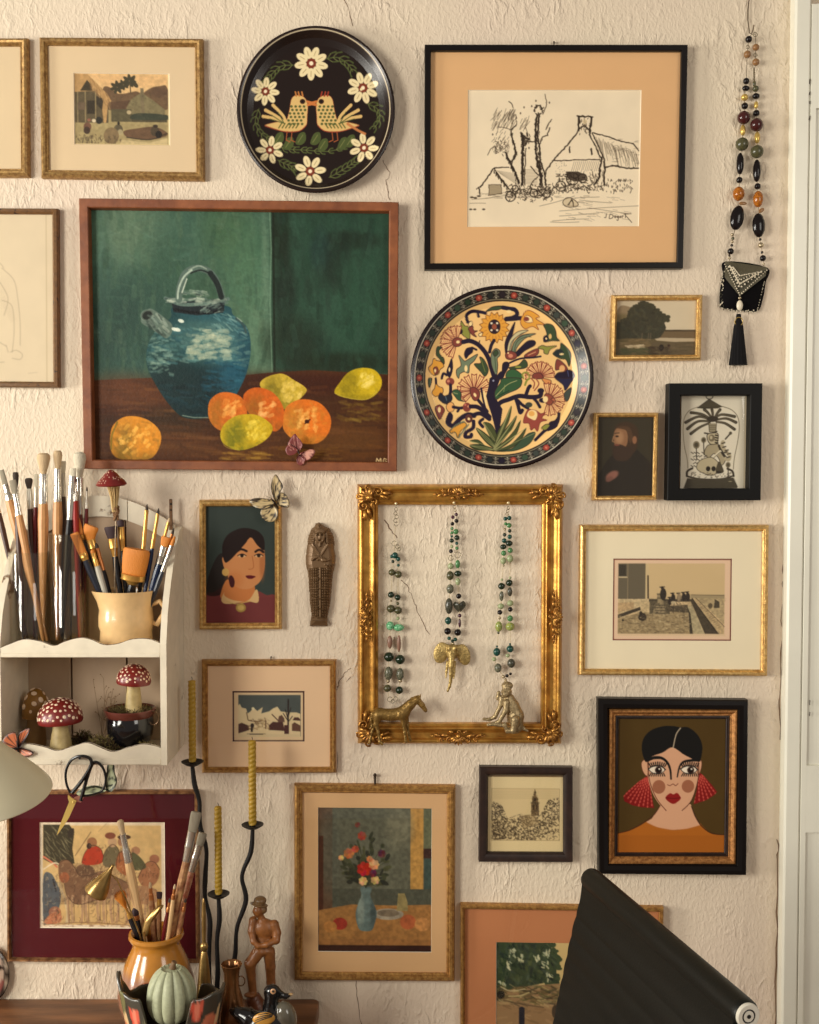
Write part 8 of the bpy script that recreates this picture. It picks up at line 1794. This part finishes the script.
for i in range(NH):
    for t in th:
        c_ = abs(math.cos(t)); left = math.cos(t) < 0
        e_ = min(1, max(0, (c_-.36)/.16)); e_ = e_*e_*(3-2*e_); top = zlow+e_*(zrim(986)-zlow)+(max(0, c_-.93)/.07)*((zrim(972) if left else zrim(984))-zrim(986))+.002*math.sin(t*9)*e_-(.018 if math.sin(t) > .1 else 0)
        f_ = i/(NH-1); z = ZD+.002+(top-ZD-.002)*f_
        k = (z-ZD)/(zrim(973)-ZD); r = R0*(.70+.38*k**.8)
        V.append((pxx+r*math.cos(t), -d+r*math.sin(t)*.62, z)); ang = (math.degrees(t+PI/2)+180) % 360; ycv = (1-k)*60*.98
        C.append((ang, ycv))
V = np.array(V).reshape(NH, NT+1, 3); C = np.array(C).reshape(NH, NT+1, 2)
col = pc.sample(C[..., 0], C[..., 1]); inner = V[::-1].copy(); inner[..., 0] = pxx+(inner[..., 0]-pxx)*.94; inner[..., 1] = -d+(inner[..., 1]+d)*.94
V2 = np.concatenate([V, inner]); C2 = np.concatenate([col, np.tile(np.array(lin((70,58,44))), col.shape[:2]+(1,))])
inv = np.array(parent_matrix(pl).inverted()); V2 = V2@inv[:3,:3].T+inv[:3,3]; grid_mesh('body', V2, C2, mat('painted_ceramic', rough=.25, attr=True, coat=.3), pl, flip=True)
m = MB(); m.lathe([(0,ZD+.001),(R0*.70,ZD+.001),(R0*.70,ZD+.006),(0,ZD+.006)], (pxx, -d, 0), 40, sy=.62); m.build('base', mat('black_handle', (22,20,22), .25), pl)
pd_ = .25; s = PS(pd_); pz0 = P(171.5, 1022, pd_).z; pz1 = P(171.5, 966, pd_).z; ppx = P(171.5, 995, pd_).x; PR = 26.5*s
pk = empty('pumpkin', (ppx, -pd_, pz0), 'pale green ribbed pumpkin sitting in the flower-painted planter', 'pumpkin')
m = MB(); pr_ = []; Hh = (pz1-pz0)
for t in np.linspace(0, PI, 26): pr_.append((PR*math.sin(t)**.8*(.93+.07*math.cos(t-.3)), pz0+Hh/2-Hh/2*math.cos(t)*(1-.10*(abs(math.cos(t))>.93))))
nr = 11
m.lathe(pr_, (ppx, -pd_, 0), 132, fr=lambda a, i, r, h: 1-.13*(1-abs(math.sin(a*nr/2+.5)))**1.6, cols=lambda a, i, r, h: tuple(np.array(lin((168,172,140)))*(1-.25*(1-abs(math.sin(a*nr/2+.5)))**3)))
m.build('flesh', mat('pumpkin_skin', rough=.55, attr=True, var=.12, vscale=60, bump=.3, bscale=120), pk, colors=True)
m = MB(); m.tube([Vector((ppx+.002, -pd_, pz1-.004)), Vector((ppx+.004, -pd_, pz1+.003)), Vector((ppx+.006, -pd_, pz1+.008))], [.007,.0045,.005], 10); m.build('stem', mat('pumpkin_stem', (112,84,54), .7), pk)

# slim brass-topped bottle and gold vase
d = .15; cx = 204; bx_ = P(cx, 950, d).x; s = PS(d); zz = lambda py: P(cx, py, d).z
m = MB(); m.lathe([(0,ZD+.001),(8*s,ZD+.001),(8*s,zz(1000)),(7*s,zz(985)),(5.6*s,zz(970)),(4.2*s,zz(958)),(3.2*s,zz(953)),(2.4*s,zz(951)),(3.6*s,zz(949)),(4.2*s,zz(946.5)),(3.6*s,zz(944)),(1.8*s,zz(942)),(2.2*s,zz(930)),(2.3*s,zz(915)),(1.6*s,zz(903)),(.6*s,zz(899)),(0,zz(898))], (bx_, -d, 0), 28)
tag(m.build('brass_bottle', BRASS, loc=(bx_, -d, ZD)), 'slim brass spire with round knob rising between the pumpkin and gold vase', 'bottle')
d = .16; cx = 231.5; vx = P(cx, 965, d).x; s = PS(d); zz = lambda py: P(cx, py, d).z
GV = mat('bronze_lustre', (150,104,60), .18, .65, color2=(96,60,34), vscale=20)
vs_ = empty('gold_vase', (vx, -d, ZD), 'narrow bronze lustre vase with flared rim and ring handle left of the carved man', 'vase')
m = MB(); m.lathe([(0,ZD+.001),(11*s,ZD+.001),(15*s,ZD+.010),(17*s,zz(1022)),(15*s,zz(1008)),(11*s,zz(997)),(8.2*s,zz(988)),(7.4*s,zz(980)),(8*s,zz(972)),(10*s,zz(966)),(10.8*s,zz(964)),(10.2*s,zz(963.4)),(8.6*s,zz(965)),(6.2*s,zz(975)),(6*s,zz(990)),(0,zz(992))], (vx, -d, 0), 40); m.build('body', GV, vs_)
m = MB(); c = Vector((vx+9.5*s, -d, zz(981))); m.tube([c+Vector((math.cos(a)*4*s, 0, math.sin(a)*5*s)) for a in np.linspace(0, 2*PI, 18)], .0012, 8, cap=False); m.build('ring_handle', GV, vs_)

# candelabrum with three twisted candles
d = .085; cb = empty('candelabrum', (P(212, 1000, d).x, -d, ZD), 'black wrought iron candelabrum with three wavy stems', 'candle holder')
stems = [[(192.5,767),(194.5,784),(199.5,802),(199.8,825),(206.3,849),(205.4,875),(205,896),(209.8,919),(209.5,942),(209,972),(211,1016)], [(218.6,899),(219.5,919),(217,942),(217.7,975),(215,1016)], [(252.6,830),(250.8,852),(242,876),(246,900),(237,928),(234.7,958),(226,985),(219,1016)]]
for k_, st in enumerate(stems):
    m = MB(); q = spline(st, False, 6); m.tube([P(x, y, d) for x, y in q], [.0040+.0010*math.sin(i*.25)**2 for i in range(len(q))], 10); o = m.build('stem', IRON, cb)
cups = [(192.5,763.5,188.4,195.9,681,755),(218.6,895.6,214.6,222,807,888),(252.6,826.5,248.8,256.7,741,817)]
WAX = mat('beeswax', (172,136,38), .5, var=.08, vscale=40); WICK = mat('wick', (54,44,36), .9)
cl = ['tall yellow twisted candle on the left, highest arm of the candelabrum', 'yellow twisted candle on the lowest, middle arm of the candelabrum', 'yellow twisted candle on the right arm, in front of the snowy village print']
for k_, (x, y, xa, xb, ya, yb) in enumerate(cups):
    s = PS(d); c = P(x, y, d); m = MB()
    m.lathe([(0,-.006),(.004,-.006),(.012,-.003),(11*s,.003),(11.2*s,.0045),(10*s,.0045),(.012,.001),(.0055,.0015),(.0055,.014),(.0045,.014),(.0045,.004),(0,.004)], c, 36); m.build('cup', IRON, cb)
    H = P(x, ya, d).z-(c.z+.004); w = (xb-xa)/2*s; m = MB(); prof = [(0,0)]+[(w*.88,H*i/120) for i in range(121)]+[(w*.5,H+.001),(0,H+.002)]
    zc = c.z+.0042
    m.lathe(prof, (c.x, c.y, zc), 24, fr=lambda a, i, r, h: 1+.17*abs(math.sin(a-h*350))); cr_ = empty('candle', (c.x, c.y, zc), cl[k_], 'candle', 'twisted beeswax candles'); m.build('wax', WAX, cr_, angle=80)
    m = MB(); m.tube([Vector((c.x, c.y, zc+H)), Vector((c.x+.0008, c.y, zc+H+.004)), Vector((c.x-.0004, c.y, zc+H+.008))], .0007, 6); m.build('wick', WICK, cr_)
m = MB(); m.lathe([(0,.0008),(.042,.0008),(.043,.003),(.040,.0045),(.010,.007),(0,.007)], (P(214,1000,d).x, -d, ZD), 40); m.build('base', IRON, cb)

# carved wooden man
d = .068; b = Body(.0030); k = 5.85; s = PS(d); X = lambda x, y, dd=0: P(190+x/k, 880+y/k, d+dd); r = lambda v: v/k*s
W0 = lin((136,84,42)); HT = lin((116,86,52))
b.ell(X(410,120), (r(38), r(36), r(26)), None, HT).ell(X(405,143,.001), (r(54), r(46), r(9)), np.array(Ry(.18)@Rx(-.1)), HT, .0015)
b.ell(X(396,180,.002), (r(29), r(30), r(36)), None, None).ell(X(372,182,.006), (r(6), r(6), r(9))).ell(X(430,172,-.002), (r(22), r(24), r(26)), None, HT)
b.cap(X(410,205), X(425,240), r(19), r(22)).ell(X(432,285), (r(72), r(44), r(62))).ell(X(428,350), (r(60), r(42), r(56))).ell(X(428,410), (r(54), r(42), r(30)))
b.chain([X(492,262,0), X(508,310,.004), X(505,352,.010), X(450,378,.020), X(400,388,.020)], [r(30), r(25), r(22), r(17), r(15)]).chain([X(368,236,.004), X(360,300,.010), X(372,360,.018), X(398,385,.022)], [r(24), r(22), r(17), r(15)])
b.chain([X(402,420,.004), X(352,490,.012), X(358,560,.010), X(368,660,.008)], [r(38), r(34), r(26), r(24)]).chain([X(462,420,-.002), X(470,510,-.003), X(474,600,-.003), X(480,730,-.003)], [r(36), r(30), r(26), r(26)])
b.ell(X(350,672,.016), (r(36), r(26), r(13))).ell(X(490,742,.004), (r(34), r(30), r(14))).chain([X(375,700,0), X(400,760,0)], [r(46), r(60)], lin((110,62,36)))
bz = ZD+.001; bm = P(410/k+190, 1010, d)
b.ell((X(425,770).x, -d, bz+.006), (.024, .020, .006), None, lin((110,62,36)))
man = b.build('carved_figure', WOODV, .0013, None, W0); tag(man, 'carved brown wooden man in a hat with folded arms, one foot raised', 'figurine')

# black duck
d = .215; b = Body(.004); s = PS(d); X = lambda x, y, dd=0: P(190+x/k, 880+y/k, d+dd); r = lambda v: v/k*s
BK = lin((20,19,20)); GYD = lin((104,98,84)); TAN = lin((196,160,110)); WG = lin((206,150,66))
b.ell(X(480,655), (r(50), r(40), r(46)), None, BK).chain([X(478,680), X(470,740), X(490,800)], [r(40), r(44), r(60)], BK).ell(X(450,850), (r(170), r(80), r(92)), None, BK).chain([X(330,800), X(270,770), X(245,765)], [r(60), r(30), r(18)], BK)
b.ell(X(560,800), (r(64), r(62), r(96)), np.array(Ry(-.3)), GYD).chain([X(520,668), X(560,680), X(585,672)], [r(26), r(14), r(10)], BK).ell(X(590,668), (r(14), r(10), r(8)), None, TAN, .001)
zmin_ = ZD+.001
dk = empty('duck_decoy', (X(450,850).x, -d, ZD), 'glossy black duck figure with golden wing and grey breast at the desk end', 'duck figure')
bd_ = b.build('body', mat('glossy_duck_paint', rough=.16, attr=True, coat=.4), .0015, dk, BK)
m = MB(); m.ball(X(486,652,.026), (r(17), r(6), r(17)), mi=0); m.ball(X(486,652,.029), (r(7), r(4), r(7)), mi=1); m.build('eye', [mat('duck_eye_ring', (196,150,110), .3), IRON], dk)
m = MB(); m.ball(X(432,812,.060), (r(66), r(16), r(38)), R=Ry(-.12))
for i in range(5): m.tube([X(375+i*8,838-i*16,.072), X(425+i*6,816-i*12,.076), X(480+i*2,800-i*4,.068)], [r(2),r(3),r(2)], 6, mi=1)
m.build('wing', [mat('golden_wing_paint', (204,148,66), .3), IRON], dk)
m = MB(); m.lathe([(0,0),(.034,0),(.036,.004),(.030,.02),(0,.02)], (X(450,850).x, -d, ZD+.0008), 32, sy=.6); m.build('base', IRON, dk)

# striped ceramic dish leaning at the far left
cvs = Canvas(-46, 940, 14, 1008, 4, (222,196,170)); cvs.ell(-14, 974.5, 24, 30, (30,24,22)); cvs.ell(-14, 974.5, 22.6, 28.6, (222,206,180))
for i in range(110): a = i/110*2*PI; cvs.line([(-14+math.cos(a)*19.5, 974.5+math.sin(a)*25.5),(-14+math.cos(a)*23, 974.5+math.sin(a)*29)], .7, (34,26,24))
cvs.ell(-14, 974.5, 19.6, 25.6, (30,24,22)); cvs.ell(-14, 974.5, 18.4, 24.4, (226,200,176)); cvs.ell(-1, 968, 4.5, 3.4, (60,40,34)); cvs.ell(-26, 968, 4.5, 3.4, (60,40,34)); cvs.line([(-14,970),(-16,984),(-11,985)], 1, (150,90,70)); cvs.ell(-13, 992, 6, 2.4, (150,60,50)); cvs.blob([(-6,998),(2,990),(4,980),(-2,985)], (150,60,60), .6)
po = [(-14+math.cos(a)*23.6, 974.5+math.sin(a)*29.6) for a in np.linspace(0, 2*PI, 40)[:-1]]
dsh = pillow('painted_mask', po, .012, .016, mat('painted_ceramic', rough=.25, attr=True, coat=.3), None, cvs, n=14, sm=False); dsh.location = (0,0,0)
tag(dsh, 'oval ceramic mask with black and white comb border at the lower left edge', 'mask')

# lamp
d = .42; s = PS(d); LC = P(-31, 795.5, d); RS = 80*s
lamp = empty('desk_lamp', (-1.42, -.42, ZD), 'cream enamel desk lamp shade cut off at the left edge above the burgundy print', 'lamp')
Rt = Rx(.13)
SHD = mat('cream_enamel', (220,212,180), .35, spec=.4)
m = MB(); m.lathe([(RS,0),(RS*1.008,.0015),(RS*1.0,.004),(RS*.90,.020),(RS*.70,.047),(RS*.48,.074),(RS*.30,.096),(RS*.24,.115),(RS*.23,.135),(.0,.137),(0,.134),(RS*.20,.130),(RS*.28,.095),(RS*.68,.046),(RS*.985,.001)], LC, 64, R=Rt); m.build('shade', SHD, lamp)
m = MB(); top = LC+Rt@Vector((0,0,.137)); m.tube([top, top+Vector((-.03,0,.07)), Vector((-1.30,-.42,1.42)), Vector((-1.42,-.42,1.20)), Vector((-1.42,-.42,ZD+.02))], .006, 10); m.build('arm', IRON, lamp)
m = MB(); m.lathe([(0,0.001),(.075,0.001),(.075,.012),(.02,.022),(0,.022)], (-1.42,-.42,ZD), 40); m.build('base', IRON, lamp)
m = MB(); m.ball(LC+Rt@Vector((0,0,.06)), (.026,.026,.034)); m.build('bulb', mat('unlit_bulb', (230,224,210), .2), lamp)

# ================================================================== OFFICE CHAIR
def at_z(px, py, z):
    lo, hi = -.2, 2.0
    for _ in range(50):
        mid = (lo+hi)/2
        if P(px, py, mid).z < z: lo = mid
        else: hi = mid
    return P(px, py, lo)
ZC = 1.10; A = at_z(590, 878, ZC); B = at_z(747, 1015, ZC)
U = (B-A); U.z = 0; LW = U.length; U.normalize(); Nn = Vector((-U.y, U.x, 0)); 
if Nn.x > 0: Nn = -Nn
ch = empty('office_chair', ((A.x+B.x)/2+Nn.x*.25, (A.y+B.y)/2+Nn.y*.25, 0), 'black ribbed leather office chair with chrome end cap, seen from its side edge', 'chair')
LEA = mat('black_leather', (17,18,15), .42, spec=.22, bump=.12, bscale=300)
prof = []   # (towards front, height)
RR = .019
for t in np.linspace(-PI*.55, PI*1.0, 16): prof.append((-RR*math.cos(t)*-1*-1 if False else -math.cos(t)*RR-.0, ZC+math.sin(t)*RR))
# back: from roll down to the seat, leaning; ribs every 2.6 cm
path = [(RR*.62, ZC+.004), (.017, 1.06), (.032, 1.00), (.062, .86), (.085, .72), (.100, .60), (.125, .525), (.175, .485), (.25, .470), (.36, .468), (.44, .470), (.475, .455)]
pth = spline(path, False, 30); L_ = [0]
for i in range(1, len(pth)): L_.append(L_[-1]+math.hypot(pth[i][0]-pth[i-1][0], pth[i][1]-pth[i-1][1]))
front = []; back = []
for i, p in enumerate(pth):
    a = pth[max(i-1,0)]; c_ = pth[min(i+1, len(pth)-1)]; tx, tz = c_[0]-a[0], c_[1]-a[1]; q = math.hypot(tx, tz); nx, nz = -tz/q, tx/q
    rib = min(1, max(0, (L_[i]-.035)/.03))*.0018*abs(math.sin(PI*L_[i]/.034))**.8
    front.append((p[0]+nx*(.004+rib), p[1]+nz*(.004+rib))); back.append((p[0]-nx*(.004+rib), p[1]-nz*(.004+rib)))
def ext(poly, u0, u1, m, mi=0, bev=.004):
    n = len(poly); cxp = None; vs = []
    for u, k_ in ((u0, 0), (u1, 0)):
        for f, z in poly: vs.append(Vector((A.x, A.y, 0))+U*u+Nn*f+Vector((0,0,z)))
    fs = [(i, (i+1)%n, (i+1)%n+n, i+n) for i in range(n-1)]+[(n-1, 0, n, 2*n-1)]
    m.add(vs, fs, mi); return m
m = MB(); poly = front+back[::-1]; ext(poly, .004, LW-.004, m); nn = len(poly); h = len(front)
for base in (0, nn):
    for i in range(h-1): m.f.append((base+i, base+i+1, base+nn-2-i, base+nn-1-i)); m.m.append(0)
o = m.build('leather_sling', LEA, ch, smooth=True, angle=75)
m = MB(); m.tube([Vector((A.x,A.y,ZC))+U*t for t in (0,.003,.01,LW/2,LW-.01,LW-.003,LW)], [RR*.86,RR*.96,RR,RR,RR,RR*.97,RR*.9], 28); m.build('top_roll', LEA, ch)
CHR = mat('chrome', (220,216,208), .15, .9)
m = MB(); c = Vector((A.x,A.y,ZC))+U*LW; Ra = aim(U); m.lathe([(0,.0),(RR*.86,.0),(RR*.86,.003),(RR*.78,.0045),(RR*.50,.0045),(RR*.48,.0030),(RR*.40,.0030),(RR*.38,.0045),(RR*.2,.0045),(0,.0045)], c, 36, R=Ra); cap = m.build('end_cap', mat('pale_end_cap', (226,220,204), .3, .2), ch)
m = MB(); m.tube([c+Ra@Vector((RR*.44*math.cos(a), RR*.44*math.sin(a), .004)) for a in np.linspace(0, 2*PI, 25)], .0007, 6, cap=False); m.lathe([(0,.0052),(RR*.14,.0052),(RR*.14,.004),(0,.004)], c, 16, R=Ra); m.build('cap_ring', IRON, cap)
for u in (.03, LW-.03):
    m = MB(); m.tube([Vector((A.x,A.y,0))+U*u+Nn*(f-.012)+Vector((0,0,z-.008)) for f, z in pth[::6]], .0085, 10); m.build('side_rail', CHR, ch)
m = MB(); cpt = Vector((A.x,A.y,0))+U*(LW/2)+Nn*.32; m.tube([cpt+Vector((0,0,.43)), cpt+Vector((0,0,.10))], .025, 16); m.tube([cpt+U*(-LW/2+.03)+Vector((0,0,.445)), cpt+U*(LW/2-.03)+Vector((0,0,.445))], .012, 10); m.build('column', CHR, ch)
for i in range(5):
    a = i*2*PI/5+.3; e = cpt+Vector((math.cos(a)*.27, math.sin(a)*.27, .07)); m = MB(); m.tube([cpt+Vector((0,0,.115)), e], [.02,.012], 10); lg = m.build('base_leg', CHR, ch)
    m = MB(); m.tube([e+Vector((-.012*math.sin(a), .012*math.cos(a), -.043)), e+Vector((.012*math.sin(a), -.012*math.cos(a), -.043))], .027, 18); m.tube([e, e+Vector((0,0,-.03))], .006, 8); m.build('caster', IRON, lg)
